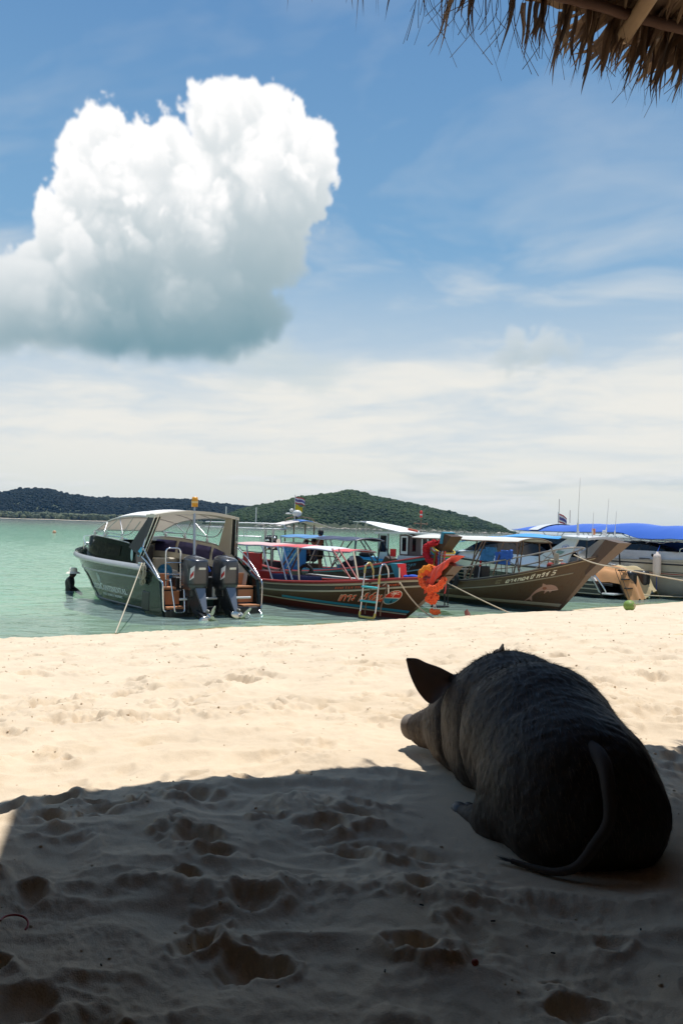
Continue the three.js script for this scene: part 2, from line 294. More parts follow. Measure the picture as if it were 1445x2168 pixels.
const grainA = grainTex(512, (() => { const r = rng(9); const base = new Float32Array(512 * 512); for (let i = 0; i < base.length; i++) base[i] = r(); return (i, j) => { const f = (a, b) => base[((b + 512) & 511) * 512 + ((a + 512) & 511)]; const v = 0.5 * f(i, j) + 0.12 * (f(i + 1, j) + f(i - 1, j) + f(i, j + 1) + f(i, j - 1)); return [0.80 + 0.2 * v, 0.79 + 0.21 * v, 0.77 + 0.22 * v]; }; })());
const grainB = grainTex(512, (() => { const r = rng(19); const base = new Float32Array(512 * 512); for (let i = 0; i < base.length; i++) base[i] = r(); const t = tileNoise(512, (i, j) => fbm(i / 34, j / 34, 3.1, 4, 0.6)); return (i, j) => 0.5 + 0.42 * t(i, j) + 0.16 * (base[j * 512 + i] - 0.5); })());
for (const t of [grainA, grainB]) t.repeat.set(1 / 0.55, 1 / 0.55);
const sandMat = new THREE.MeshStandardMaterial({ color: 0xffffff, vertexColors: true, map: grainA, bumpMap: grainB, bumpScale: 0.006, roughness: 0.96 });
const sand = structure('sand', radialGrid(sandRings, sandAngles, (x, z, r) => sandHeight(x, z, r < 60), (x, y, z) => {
  const damp = sstep(0.12, 0.5, fbm(x * 1.6, z * 1.6, 12, 4) + 0.25 * noise(x * 9, z * 9, 2)) * 0.5, n = 0.94 + 0.1 * noise(x * 3, z * 3, 6) + 0.05 * noise(x * 21, z * 21, 5);
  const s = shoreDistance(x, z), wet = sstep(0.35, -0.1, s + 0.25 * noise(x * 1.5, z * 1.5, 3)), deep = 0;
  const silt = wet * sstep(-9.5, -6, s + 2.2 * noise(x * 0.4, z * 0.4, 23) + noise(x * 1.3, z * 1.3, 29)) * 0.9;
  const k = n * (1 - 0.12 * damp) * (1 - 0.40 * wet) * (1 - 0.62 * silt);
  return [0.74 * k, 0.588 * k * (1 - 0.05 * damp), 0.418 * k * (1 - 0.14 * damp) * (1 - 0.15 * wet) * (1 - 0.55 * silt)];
}), sandMat);

// ---------------------------------------------------------------- the sea: a rippled see-through skin over a body of water that swallows red light
const waterRings = []; for (let r = 13; r < 110; r *= 1.0042) waterRings.push(r); for (let r = 111; r < 8800; r *= 1.09) waterRings.push(r);
const waterAngles = []; for (let i = 0; i <= 30; i++) waterAngles.push(-1.75 + (1.75 - 0.5) * i / 31); for (let i = 0; i <= 430; i++) waterAngles.push(-0.5 + 1.0 * i / 430); for (let i = 1; i <= 30; i++) waterAngles.push(0.5 + (1.75 - 0.5) * i / 30);
function waveHeight(x, z, r) {
  const f = sstep(120, 50, r), s = shoreDistance(x, z), calm = sstep(0.6, -5, s);
  const a = x * 0.817 - z * 0.577, b = x * 0.577 + z * 0.817, wa = a + 0.7 * noise(x * 0.3, z * 0.3, 3);
  return f * (0.008 + 0.016 * calm) * (noise(wa * 0.55, b * 1.25, 1.3) + 0.62 * noise(wa * 1.2 + 4, b * 2.7, 5.3) + 0.34 * noise(x * 3.2, z * 5.2, 2.3)) + f * 0.006 * calm * noise(wa * 0.16, b * 0.42, 9.3);
}
const rippleTex = grainTex(512, tileNoise(512, (i, j) => 0.5 + 0.42 * fbm(i / 46, j / 26, 1.1, 5, 0.55)));
rippleTex.repeat.set(1 / 9, 1 / 9);
const waterMat = new THREE.MeshPhysicalMaterial({ color: C(0.70, 0.93, 0.82), roughness: 0.07, ior: 1.33, specularIntensity: 0.42, transmission: 0.75, thickness: 0, bumpMap: rippleTex, bumpScale: 0.11, side: THREE.DoubleSide });
const water = structure('water', radialGrid(waterRings, waterAngles, waveHeight), waterMat);

{ // the water under that skin, clear but coloured by its depth
  const rim = [], N = 64; for (let i = 0; i < N; i++) { const a = -1.75 + 3.5 * i / (N - 1); rim.push([Math.sin(a), -Math.cos(a)]); }
  const pos = [], idx = []; for (const [x, z] of rim) for (const [r, y] of [[10, -0.05], [9000, -0.05], [9000, -60], [10, -60]]) pos.push(x * r, y, z * r);
  for (let i = 0; i < N - 1; i++) for (let k = 0; k < 4; k++) { const a = i * 4 + k, b = i * 4 + (k + 1) % 4; idx.push(a, a + 4, b, b, a + 4, b + 4); }
  idx.push(0, 1, 2, 0, 2, 3); const e = (N - 1) * 4; idx.push(e, e + 2, e + 1, e, e + 3, e + 2);
  const g = new THREE.BufferGeometry(); g.setAttribute('position', new THREE.Float32BufferAttribute(pos, 3)); g.setIndex(idx); g.computeVertexNormals();
  structure('water_body', g, new THREE.MeshPhysicalMaterial({ color: 0xffffff, transparent: true, opacity: 0, depthWrite: false, roughness: 1, thickness: 1, transmission: 0, attenuationColor: C(0.34, 0.85, 0.80), attenuationDistance: 12, side: THREE.DoubleSide })).castShadow = false;
}
// ---------------------------------------------------------------- far hills with forest
const green = [0.040, 0.075, 0.028];
function hillRange(name, dist, depthM, prof, az0, az1, seed, tintFn) {
  const H = (az) => { let k = 0; while (k < prof.length - 2 && az > prof[k + 1][0]) k++; const [a0, e0] = prof[k], [a1, e1] = prof[k + 1]; let t = clamp((az - a0) / (a1 - a0)); t = lerp(t, t * t * (3 - 2 * t), 0.6); return Math.max(0, Math.tan(lerp(e0, e1, t) / DEG) * dist); };
  const surf = (u, v) => {   // u along azimuth, v 0 shore .. 1 crest .. beyond
    const az = lerp(az0, az1, u) / DEG, top = H(lerp(az0, az1, u));
    const front = dist - depthM * clamp(top / 60, 0.15, 1), d = lerp(front, dist + depthM * 0.9, v), w = (d - front) / (dist - front + 1e-3);
    const ridge = fbm(u * 24 + seed, v * 3, 1.5, 4), prof1 = w < 1 ? Math.pow(Math.sin(Math.min(w, 1) * Math.PI / 2), 0.85) : Math.max(-0.1, Math.cos((w - 1) * 1.3));
    return [Math.sin(az) * d, top * 0.94 * prof1 * (1 + 0.16 * ridge * Math.sin(clamp(w) * Math.PI)) + 1.0 - (w < 0.02 ? 3 : 0), -Math.cos(az) * d];
  };
  structure(name, sheet(surf, 150, 40), std(0.05, 0.06, 0.03, 1));
  const r = rng(seed * 100 + 5), base = new THREE.IcosahedronGeometry(1, 1), p = base.attributes.position;
  for (let i = 0; i < p.count; i++) { const x = p.getX(i), y = p.getY(i), z = p.getZ(i), k = 1 + 0.45 * noise(x * 2.2, y * 2.2, z * 2.2 + 3) + 0.3 * noise(x * 5, y * 5, z * 5); p.setXYZ(i, x * k, Math.max(-0.5, y * k), z * k); }
  base.computeVertexNormals();
  const list = [], m = new THREE.Matrix4(), col = new THREE.Color();
  const N = 34000;
  for (let i = 0; i < N; i++) {
    const u = r(), v = 0.02 + 0.62 * Math.pow(r(), 0.8), q = surf(u, v); if (q[1] < 1.4) continue;
    const sc = (1.5 + 2.0 * r() * r() + (r() < 0.05 ? 1.4 : 0)) * dist / 1700 * clamp(q[1] / 12, 0.5, 1);
    list.push([q[0], q[1] + sc * 0.35, q[2], sc, u, v, q[1]]);
  }
  const im = new THREE.InstancedMesh(base, std(1, 1, 1, 0.95), list.length); im.name = numbered('forest');
  list.forEach(([x, y, z, s, u, v, h], i) => { m.makeRotationY(r() * 6.28).scale(V(s * (0.85 + 0.4 * r()), s * (0.8 + 0.7 * r()), s)).setPosition(x, y, z); im.setMatrixAt(i, m); const t = tintFn(x, h, z, r); im.setColorAt(i, col.setRGB(...t)); });
  im.userData = { kind: 'stuff', label: name, category: 'forest' }; im.castShadow = im.receiveShadow = true; scene.add(im); return im;
}
const farL = [[-60, 1.2], [-40, 1.35], [-28, 1.25], [-22.47, 1.59], [-21.35, 1.85], [-19.63, 1.98], [-18.44, 1.70], [-16.65, 1.5], [-13.6, 1.56], [-10.47, 1.62], [-8.22, 1.36], [-6.29, 1.3], [-4.0, 0.98], [-1, 0.3], [0, 0.05]];
const farR = [[-9.5, 0.05], [-7.88, 0.66], [-6.61, 1.18], [-5.32, 1.46], [-4.03, 1.80], [-2.73, 2.12], [-0.78, 2.40], [0.3, 2.62], [0.69, 2.66], [1.3, 2.55], [2.5, 2.26], [4.8, 1.84], [7.08, 1.39], [9.02, 0.98], [10.63, 0.52], [11.7, 0.14], [12.1, 0.03]];
const fl = hillRange('far_hill', 3000, 420, farL, -45, 0, 3, (x, h, z, r) => { const k = 0.75 + 0.35 * r(); return [0.004 * k, 0.011 * k, 0.009 * k]; });  // tree colours darkened to carry the cloud shadow over this hill
fl.userData.label = 'forest with cloud shadow put into its colour on the long far hill behind the black speedboat';
const headL = [[-125, 2], [-110, 6.5], [-90, 7.5], [-70, 6.8], [-55, 6.0], [-44, 3.4], [-36, 1.2], [-31, 0.1]];
const fh = hillRange('left_headland', 520, 110, headL, -125, -31, 9, (x, h, z, r) => { const k = 0.6 + 0.7 * r(); return [0.020 * k, 0.036 * k, 0.016 * k]; });
fh.userData.label = 'wooded headland to the left beyond the edge of the picture';
const fr = hillRange('near_hill', 1700, 330, farR, -9.5, 12.1, 5, (x, h, z, r) => { const k = 0.75 + 0.5 * r(), y = clamp(0.5 + 1.2 * fbm(x * 0.006, z * 0.01, 3, 3)); return [lerp(0.014, 0.048, y) * k, lerp(0.030, 0.076, y) * k, lerp(0.012, 0.018, y) * k]; });
fr.userData.label = 'green forest covering the peaked hill behind the longtail boats';
{ // pale beach and low palms at the foot of the left hill, pale boulders along the right shore, a far islet
  structure('far_beach', sheet((u, v) => { const az = lerp(-40, -15, u) / DEG, d = lerp(2480, 2570, v); return [Math.sin(az) * d, v * 2.4 + 0.1 + 0.4 * Math.sin(u * 40), -Math.cos(az) * d]; }, 60, 2, true), std(0.55, 0.47, 0.36, 1));
  const r = rng(61), m = new THREE.Matrix4(), col = new THREE.Color();
  const g = new THREE.IcosahedronGeometry(1, 1), p = g.attributes.position; for (let i = 0; i < p.count; i++) { const k = 1 + 0.5 * noise(p.getX(i) * 2.5, p.getY(i) * 2.5, p.getZ(i) * 2.5); p.setXYZ(i, p.getX(i) * k, p.getY(i) * k, p.getZ(i) * k); } g.computeVertexNormals();
  const grove = new THREE.InstancedMesh(g, std(1, 1, 1, 0.95), 1500); grove.name = 'palm_grove';
  for (let i = 0; i < 1500; i++) { const az = lerp(-42, -14.5, Math.pow(r(), 0.75)) / DEG, d = 2530 + 90 * r(), s = 5 + 5 * r(), hh = 3 + 12 * r(); m.makeRotationY(r() * 6).scale(V(s, s * 0.9, s)).setPosition(Math.sin(az) * d, hh, -Math.cos(az) * d); grove.setMatrixAt(i, m); const k = 0.6 + 0.7 * r(); grove.setColorAt(i, col.setRGB(0.085 * k, 0.095 * k, 0.045 * k)); }
  grove.userData = { kind: 'stuff', label: 'pale green palm grove along the far left beach', category: 'trees' }; scene.add(grove);
  const rocks = new THREE.InstancedMesh(g, std(1, 1, 1, 0.9), 260); rocks.name = 'shore_rocks';
  for (let i = 0; i < 260; i++) { const u = r(), azd = lerp(-6, 12, u), az = azd / DEG, s = 1 + 2.6 * r() * r(); const top = (() => { let k = 0; while (k < farR.length - 2 && azd > farR[k + 1][0]) k++; const t = clamp((azd - farR[k][0]) / (farR[k + 1][0] - farR[k][0])); return Math.tan(lerp(farR[k][1], farR[k + 1][1], t) / DEG) * 1700; })(), d = 1700 - 330 * clamp(top / 60, 0.15, 1) - 6 + 10 * r(); m.makeRotationY(r() * 6).scale(V(s * 1.6, s, s)).setPosition(Math.sin(az) * d, 0.6 * s * r(), -Math.cos(az) * d); rocks.setMatrixAt(i, m); const k = 0.5 + 0.6 * r(); rocks.setColorAt(i, col.setRGB(0.42 * k, 0.36 * k, 0.30 * k)); }
  rocks.userData = { kind: 'stuff', label: 'pale boulders along the foot of the peaked hill', category: 'rocks' }; scene.add(rocks);
  const isle = new THREE.InstancedMesh(g, std(1, 1, 1, 0.95), 240); isle.name = 'islet_trees';
  for (let i = 0; i < 240; i++) { const az = lerp(20.6, 34, r()) / DEG, d = 1400 + 60 * r(), s = 4 + 3 * r(), top = 16 * sstep(20.6, 23, az * DEG) + 2; m.makeRotationY(r() * 6).scale(V(s, s, s)).setPosition(Math.sin(az) * d, top * Math.sqrt(r()), -Math.cos(az) * d); isle.setMatrixAt(i, m); const k = 0.6 + 0.6 * r(); isle.setColorAt(i, col.setRGB(0.05 * k, 0.07 * k, 0.035 * k)); }
  structure('islet', sheet((u, v) => { const az = lerp(20.2, 34.5, u) / DEG, d = 1380 + 90 * v; return [Math.sin(az) * d, Math.sin(v * Math.PI) * 15 * sstep(20.2, 23, az * DEG) - 0.5, -Math.cos(az) * d]; }, 30, 8), std(0.05, 0.06, 0.03, 1));
  isle.userData = { kind: 'stuff', label: 'treetops of a far islet at the right edge behind the blue canopy', category: 'trees' }; scene.add(isle);
}

scene.fog = new THREE.FogExp2(C(0.20, 0.52, 0.95), 0.00003);

// ---------------------------------------------------------------- hulls
const ip = (pts) => (u) => { let k = 0; while (k < pts.length - 2 && u > pts[k + 1][0]) k++; const n = pts.length, p0 = pts[Math.max(0, k - 1)], p1 = pts[k], p2 = pts[k + 1], p3 = pts[Math.min(n - 1, k + 2)]; const h = p2[0] - p1[0], t = clamp((u - p1[0]) / h), m1 = k ? (p2[1] - p0[1]) / (p2[0] - p0[0]) : (p2[1] - p1[1]) / h, m2 = k + 2 < n ? (p3[1] - p1[1]) / (p3[0] - p1[0]) : (p2[1] - p1[1]) / h, t2 = t * t, t3 = t2 * t; return (2 * t3 - 3 * t2 + 1) * p1[1] + (t3 - 2 * t2 + t) * h * m1 + (-2 * t3 + 3 * t2) * p2[1] + (t3 - t2) * h * m2; };
const pair = (a) => { a.pair = true; return a; };
const fnOf = (v) => typeof v === 'function' ? v : () => v;
class Hull {
  constructor(o) { Object.assign(this, o); }
  P(u, w, side = 1, out = 0) {
    const q = (a, b) => { const y0 = this.yk(a), y1 = this.ys(a); return [lerp(this.xs(b), this.xb(b), a), lerp(y0, y1, b), this.hb(a) * this.sec(a, b)]; };
    const p = q(u, w);
    if (out) { const e = 0.004, a = q(Math.max(0, u - e), w), b = q(Math.min(1, u + e), w), c = q(u, Math.max(0, w - e)), d = q(u, Math.min(1.0, w + e)); const U = V(b[0] - a[0], b[1] - a[1], b[2] - a[2]), W = V(d[0] - c[0], d[1] - c[1], d[2] - c[2]), n = U.cross(W).normalize(); p[0] += n.x * out; p[1] += n.y * out; p[2] += n.z * out; }
    p[2] *= side; return p;
  }
  wy(u, y) { return (y - this.yk(u)) / (this.ys(u) - this.yk(u)); }
  band(w0, w1, u0 = 0, u1 = 1, nu = 44, nw = 8, out = 0, sides = [1, -1]) {
    const a = fnOf(w0), b = fnOf(w1);
    return mg(sides.map((s) => sheet((u, v) => { const t = lerp(u0, u1, u); return this.P(t, lerp(a(t), b(t), v), s, out); }, nu, nw, s < 0)));
  }
  strake(w, hgt, proud, u0 = 0, u1 = 1, nu = 44, sides = [1, -1]) {   // a batten of that height standing proud of the side
    const f = fnOf(w), prof = [[0, -0.006], [0.10, proud * 0.7], [0.5, proud], [1, -0.006]];
    return pair(sides.map((s) => sheet((u, v) => { const t = lerp(u0, u1, u), k = this.ys(t) - this.yk(t), q = prof[Math.round(v * 3)]; return this.P(t, f(t) + q[0] * hgt / k, s, q[1]); }, nu, 3, s < 0)));
  }
  cap(inw, hgt, proud, u0 = 0, u1 = 1, nu = 44) {     // gunwale: a board along the sheer
    const prof = [[proud, -hgt], [proud, 0], [-inw, 0.004], [-inw, -hgt]];
    return pair([1, -1].map((s) => sheet((u, v) => { const t = lerp(u0, u1, u), p = this.P(t, 1, 1), q = prof[Math.round(v * 3)]; return [p[0], p[1] + q[1], Math.max(0, p[2] + q[0]) * s]; }, nu, 3, s < 0)));
  }
  deck(w, u0, u1, nu = 30, crown = 0) { const f = fnOf(w); return sheet((u, v) => { const t = lerp(u0, u1, u), p = this.P(t, f(t), 1), k = v * 2 - 1; return [p[0], p[1] + crown * (1 - k * k), p[2] * 0.985 * k]; }, nu, 6, true); }
  transom(w0, w1, u = 0) { return sheet((a, b) => { const p = this.P(u, lerp(w0, w1, b), 1); return [p[0], p[1], p[2] * (1 - a * 2)]; }, 8, 8); }
  stem(w0, w1) { return sheet((a, b) => { const p = this.P(1, lerp(w0, w1, b), 1); return [p[0], p[1], p[2] * (a * 2 - 1) * -1]; }, 2, 14); }
  decal(u0, u1, w0, w1, side, out = 0.007) { const a = fnOf(w0), b = fnOf(w1); return sheet((u, v) => { const t = lerp(u0, u1, side > 0 ? u : 1 - u); return this.P(t, lerp(a(t), b(t), v), side, out); }, 24, 6); }
}
function prism(p, r) { // eight corners: bottom four then top four, each going round
  const f = [[0, 3, 2, 1], [4, 5, 6, 7], [0, 1, 5, 4], [1, 2, 6, 5], [2, 3, 7, 6], [3, 0, 4, 7]], pos = [], uv = [];
  for (const [a, b, c, d] of f) for (const [k, U] of [[a, [0, 0]], [b, [1, 0]], [c, [1, 1]], [a, [0, 0]], [c, [1, 1]], [d, [0, 1]]]) { pos.push(...p[k]); uv.push(...U); }
  const g = new THREE.BufferGeometry(); g.setAttribute('position', new THREE.Float32BufferAttribute(pos, 3)); g.setAttribute('uv', new THREE.Float32BufferAttribute(uv, 2)); g.computeVertexNormals(); return g;
}
const decalMat = (tex, extra = {}) => new THREE.MeshStandardMaterial({ map: tex, transparent: true, roughness: 0.55, side: THREE.DoubleSide, ...extra });
function textTex(w, h, draw) { return canvas(w, h, (c, W, H) => { c.clearRect(0, 0, W, H); draw(c, W, H); }, { clamp: true }); }
// hand-drawn Thai letters (strokes in a 1 x 1 cell, y down)
const THAI = {
  'o': [[[.2, .45], [.35, .3], [.65, .25], [.8, .45], [.8, .95], [.25, .95], [.2, .7], [.4, .62], [.42, .78]]], 'a': [[[.25, .4], [.45, .25], [.7, .3], [.72, .95]]], 'ng': [[[.55, .3], [.35, .35], [.4, .5], [.6, .4], [.65, .95], [.25, .6]]],
  'th': [[[.15, .28], [.3, .3], [.28, .95], [.28, .5], [.65, .28], [.78, .4], [.78, .95]]], 's': [[[.2, .3], [.3, .45], [.3, .95], [.7, .95], [.7, .4], [.9, .22]], [[.25, .1], [.75, .1], [.75, -.08]]], 'w': [[[.3, .35], [.6, .25], [.75, .5], [.75, .95], [.5, .9], [.6, .78]], [[.35, .12], [.55, .05], [.8, .1]]],
  'r': [[[.3, .4], [.45, .25], [.7, .35], [.4, .5], [.68, .6], [.68, .95], [.5, .9]], [[.6, .1], [.75, -.02]]], 'e': [[[.45, .25], [.45, .95], [.65, .88]]], 'k': [[[.2, .95], [.2, .5], [.32, .42], [.2, .3], [.5, .22], [.8, .4], [.8, .95]]], 'u': [[[.25, .35], [.5, .3], [.4, .45]], [[.25, .75], [.5, .7], [.4, .85]]],
  't': [[[.2, .95], [.2, .4], [.4, .25], [.5, .38], [.62, .25], [.8, .4], [.8, .95]], [[.4, .95], [.45, .6]]], 'n': [[[.2, .3], [.3, .35], [.3, .95], [.6, .75], [.78, .95], [.78, .25]]], ' ': [],
};
function thai(c, str, x, y, size, lw, color, slant = 0) {
  c.strokeStyle = color; c.lineWidth = lw; c.lineJoin = c.lineCap = 'round';
  for (const ch of str.split('.')) { for (const st of THAI[ch] ?? []) { c.beginPath(); st.forEach(([px, py], i) => { const X = x + (px - slant * (py - 0.6)) * size, Y = y + py * size; i ? c.lineTo(X, Y) : c.moveTo(X, Y); }); c.stroke(); } x += size * (ch === 'e' || ch === 'u' ? 0.55 : ch === ' ' ? 0.5 : 0.86); }
}
// ---------------------------------------------------------------- materials for boats
const woodTex = (() => { const n = 512; return grainTex(n, tileNoise(n, (i, j) => 0.72 + 0.22 * fbm(i / 160, j / 9, 1.7, 5) + 0.12 * fbm(i / 40, j / 40, 6.1, 3))); })();
const weatherTex = (() => { const n = 512; return grainTex(n, tileNoise(n, (i, j) => { const a = fbm(i / 60, j / 120, 4.4, 5), b = sstep(0.12, 0.45, fbm(i / 22, j / 70, 8.8, 4)); return [0.86 + 0.22 * a - 0.02 * b, 0.86 + 0.2 * a - 0.07 * b, 0.86 + 0.2 * a - 0.12 * b]; })); })();
const rustTex = (() => { const n = 512; return grainTex(n, tileNoise(n, (i, j) => { const a = fbm(i / 60, j / 30, 14.4, 5), b = sstep(0.16, 0.34, fbm(i / 26, j / 80, 18.8, 5) + 0.1 * noise(i / 6, j / 9, 3)); return [lerp(0.86 + 0.2 * a, 0.75, b * 0.8), lerp(0.86 + 0.2 * a, 0.42, b * 0.8), lerp(0.86 + 0.2 * a, 0.18, b * 0.8)]; })); })();
const rep = (t, x, y) => { const c = t.clone(); c.repeat.set(x, y); c.needsUpdate = true; return c; };
const weather = rep(weatherTex, 6, 1.5), planks = rep(woodTex, 4, 3), rusty = rep(rustTex, 5, 2);
const M = {
  chrome: std(0.72, 0.72, 0.73, 0.14, 1), steel: std(0.52, 0.52, 0.53, 0.3, 1), rusted: std(0.20, 0.13, 0.085, 0.7, 0.2, { map: rusty }), black: std(0.012, 0.012, 0.013, 0.45), rubber: std(0.018, 0.018, 0.02, 0.8), darkMetal: std(0.03, 0.032, 0.035, 0.35, 0.4),
  white: std(0.74, 0.74, 0.72, 0.35, 0, { map: weather }), cream: std(0.60, 0.54, 0.43, 0.55), canvas: std(0.72, 0.69, 0.63, 0.85), teak: std(0.56, 0.235, 0.10, 0.65, 0, { map: planks }), purple: std(0.045, 0.035, 0.11, 0.75),
  hullBlack: phys(0.007, 0.016, 0.015, 0.08, { map: weather, specularIntensity: 0.62 }), glass: phys(0.006, 0.007, 0.009, 0.05), stripe: std(0.56, 0.55, 0.54, 0.4, 0, { map: weather }),
  rope: std(0.52, 0.44, 0.32, 0.95), skin: std(0.085, 0.042, 0.026, 0.6), hair: std(0.008, 0.007, 0.007, 0.6), blueCloth: std(0.02, 0.075, 0.42, 0.9), red: std(0.66, 0.015, 0.012, 0.5), gold: std(0.55, 0.32, 0.04, 0.3),
  brown: phys(0.105, 0.058, 0.029, 0.38, { map: planks, specularIntensity: 0.5 }), maroon: phys(0.026, 0.008, 0.012, 0.35, { map: planks, specularIntensity: 0.4 }), antifoul: std(0.16, 0.022, 0.014, 0.7, 0, { map: weather }), creamPaint: std(0.50, 0.44, 0.31, 0.5, 0, { map: weather }), teal: std(0.025, 0.26, 0.37, 0.5, 0, { map: weather }), redPaint: std(0.30, 0.03, 0.02, 0.45, 0, { map: weather }),
};
const fabric = (r, g, b, t = 0.3) => new THREE.MeshPhysicalMaterial({ color: C(r, g, b), roughness: 0.92, transmission: t, thickness: 0, side: THREE.DoubleSide });

// ---------------------------------------------------------------- the black speedboat, stern towards the beach
{
  const A = thing('speedboat', 'glossy black speedboat with cream canopy and two grey outboard motors', 'speedboat', [-3.22, 0, -21.15], 2.2); A.scale.x = 0.955;
  const H = new Hull({ xs: (w) => 0.05 + 0.75 * Math.pow(clamp(w), 2.2), xb: (w) => 8.2 + 1.6 * Math.pow(clamp(w), 0.8), yk: ip([[0, -0.5], [0.7, -0.5], [0.9, -0.38], [1, -0.2]]), ys: ip([[0, 1.16], [0.5, 1.22], [1, 1.38]]),
    hb: ip([[0, 1.46], [0.4, 1.5], [0.65, 1.36], [0.82, 0.95], [0.93, 0.46], [1, 0.04]]), sec: (u, w) => lerp(w < 0.28 ? 0.87 * Math.sqrt(w / 0.28) : 0.87 + 0.13 * (w - 0.28) / 0.72, Math.pow(w, 0.75), sstep(0.45, 1, u) * 0.75) });
  part('hull', [H.band(0, 1, 0, 1, 60, 14), H.transom(0, 0.52)], M.hullBlack, A);
  part('rub_rail', H.strake(0.93, 0.16, 0.10, 0.005, 1, 60), M.stripe, A, 'grey white rubbing strip');
  part('side_stripe', H.strake((u) => H.wy(u, 0.83), 0.055, 0.02, 0.0, 0.995, 60), std(0.30, 0.33, 0.32, 0.4), A);
  part('waterline_stripe', H.strake((u) => H.wy(u, 0.05), 0.045, 0.008, 0.0, 0.96, 60), std(0.20, 0.19, 0.24, 0.5), A);
  // raised sides (coaming): dark outside, cream inside
  const top = ip([[0.4, 0.98], [0.9, 1.22], [1.4, 1.46], [2.2, 1.66], [3.0, 1.74], [5.5, 1.84], [6.6, 1.80], [7.6, 1.55], [8.6, 1.32]]), hw = ip([[0.4, 1.42], [3, 1.40], [5, 1.34], [6.6, 1.10], [7.8, 0.72], [8.8, 0.28]]);
  const side = (s, off) => sheet((u, v) => { const x = lerp(0.45, 8.7, u), y0 = x < 1 ? lerp(0.85, 1.14, (x - 0.45) / 0.55) : 1.16, y1 = Math.max(top(x), y0 + 0.02); return [x, lerp(y0, y1, v), s * (hw(x) - 0.08 * v + off)]; }, 50, 6, s < 0);
  part('coaming', [side(1, 0), side(-1, 0)], M.hullBlack, A);
  part('liner', [side(1, -0.07), side(-1, -0.07), ...[1, -1].map((s) => sheet((u, v) => { const x = lerp(0.45, 7.0, u); return [x, Math.max(top(x), 0.9) - 0.6 * v - 0.01, s * (hw(x) - 0.165 - 0.1 * v)]; }, 30, 3, s > 0))], M.cream, A, 'cream inner lining');
  for (const s of [1, -1]) part('coaming_rail', tube(Array.from({ length: 11 }, (_, i) => { const x = 2.5 + i * 0.4; return [x, top(x) + 0.015, s * (hw(x) - 0.1)]; }), 0.016, 30), M.stripe, A);
  for (const s of [1, -1]) part('side_window', sheet((u, v) => { const x = lerp(3.0, 6.3, u), y = lerp(1.34, top(x) - 0.12, v); return [x, y, s * (hw(x) - 0.08 * (y - 1.16) / 0.6 + 0.012)]; }, 16, 3, s < 0), M.glass, A, 'black side window');
  part('foredeck', sheet((u, v) => { const x = lerp(5.6, 9.6, u), k = v * 2 - 1, w = Math.max(0.02, x < 8 ? hw(x) : lerp(hw(8), 0.04, (x - 8) / 1.7)); return [x, lerp(1.75, 1.40, sstep(5.6, 7.8, x)) - 0.06 * k * k, w * k * 0.96]; }, 24, 8, true), M.hullBlack, A);
  part('cockpit_floor', sheet((u, v) => [lerp(0.5, 5.6, u), 0.42, (v * 2 - 1) * lerp(1.2, 0.75, u * u)], 8, 2, true), M.cream, A);
  part('bow_rail', [tube([[7.2, 1.5, -0.95], [8.4, 1.75, -0.62], [9.1, 1.78, -0.18], [9.5, 1.76, 0], [9.1, 1.78, 0.18], [8.4, 1.75, 0.62], [7.2, 1.5, 0.95]], 0.018, 40), ...[[8.4, -0.62], [8.4, 0.62], [8.9, -0.27], [8.9, 0.27]].map(([x, z]) => bar([x, 1.32, z], [x, 1.76, z], 0.014))], M.chrome, A);
  part('anchor_fitting', [box(0.5, 0.1, 0.22, 9.5, 1.48, 0), moved(new THREE.CylinderGeometry(0.05, 0.05, 0.24, 12), 9.7, 1.5, 0, Math.PI / 2)], M.steel, A);
  // arch
  for (const s of [1, -1]) {
    const leg = (dz, th) => { const z0 = s * (1.42 + dz), z1 = s * (1.2 + dz); return [[1.5, 1.42, z0], [2.25, 1.62, z0], [1.36, 2.52, z1], [1.02, 2.50, z1]].map((p) => [p[0], p[1], p[2] - s * th]); };
    const o = leg(0, 0), i = leg(0, 0.16), f = s > 0 ? [...o, ...i] : [...i, ...o];
    const arch = part('arch_leg', prism(f), std(0.010, 0.013, 0.013, 0.5), A, 'black outside of the arch leg');
    part('inner_face', prism([...leg(-0.162, 0), ...leg(-0.162, 0.02)].map((p) => p)), M.cream, arch);
    part('edge_trim', [bar([1.4, 1.42, s * 1.34], [0.98, 2.48, s * 1.12], 0.022), bar([1.43, 1.4, s * 1.42], [1.0, 2.5, s * 1.2], 0.016)], M.chrome, arch);
  }
  const roofY = (x, k) => ip([[1.1, 2.46], [2.6, 2.48], [3.8, 2.43], [4.9, 2.30], [5.9, 2.04]])(x) + 0.17 * (1 - Math.pow(Math.abs(k), 2.4)) * sstep(6.3, 4.4, x) + 0.015 * Math.cos(x * 5) * (1 - k * k);
  part('arch_top', slab((u, v) => { const k = v * 2 - 1; return [lerp(0.98, 1.6, u), 2.5 + 0.13 * (1 - k * k), 1.22 * k]; }, 4, 14, 0.08), M.cream, A);
  part('canopy', slab((u, v) => { const x = lerp(1.5, 5.9, u), k = v * 2 - 1; return [x, roofY(x, k), lerp(1.2, 1.05, u) * k]; }, 26, 14, 0.012), fabric(0.82, 0.78, 0.71, 0.5), A, 'cream white canvas canopy');
  const fr = [];
  for (const x of [2.6, 3.8, 4.9, 5.9]) fr.push(tube(Array.from({ length: 9 }, (_, i) => { const k = i / 4 - 1, z = lerp(1.2, 1.05, (x - 1.5) / 4.4) * k; return [x, roofY(x, k) - 0.03, z]; }), 0.014, 24));
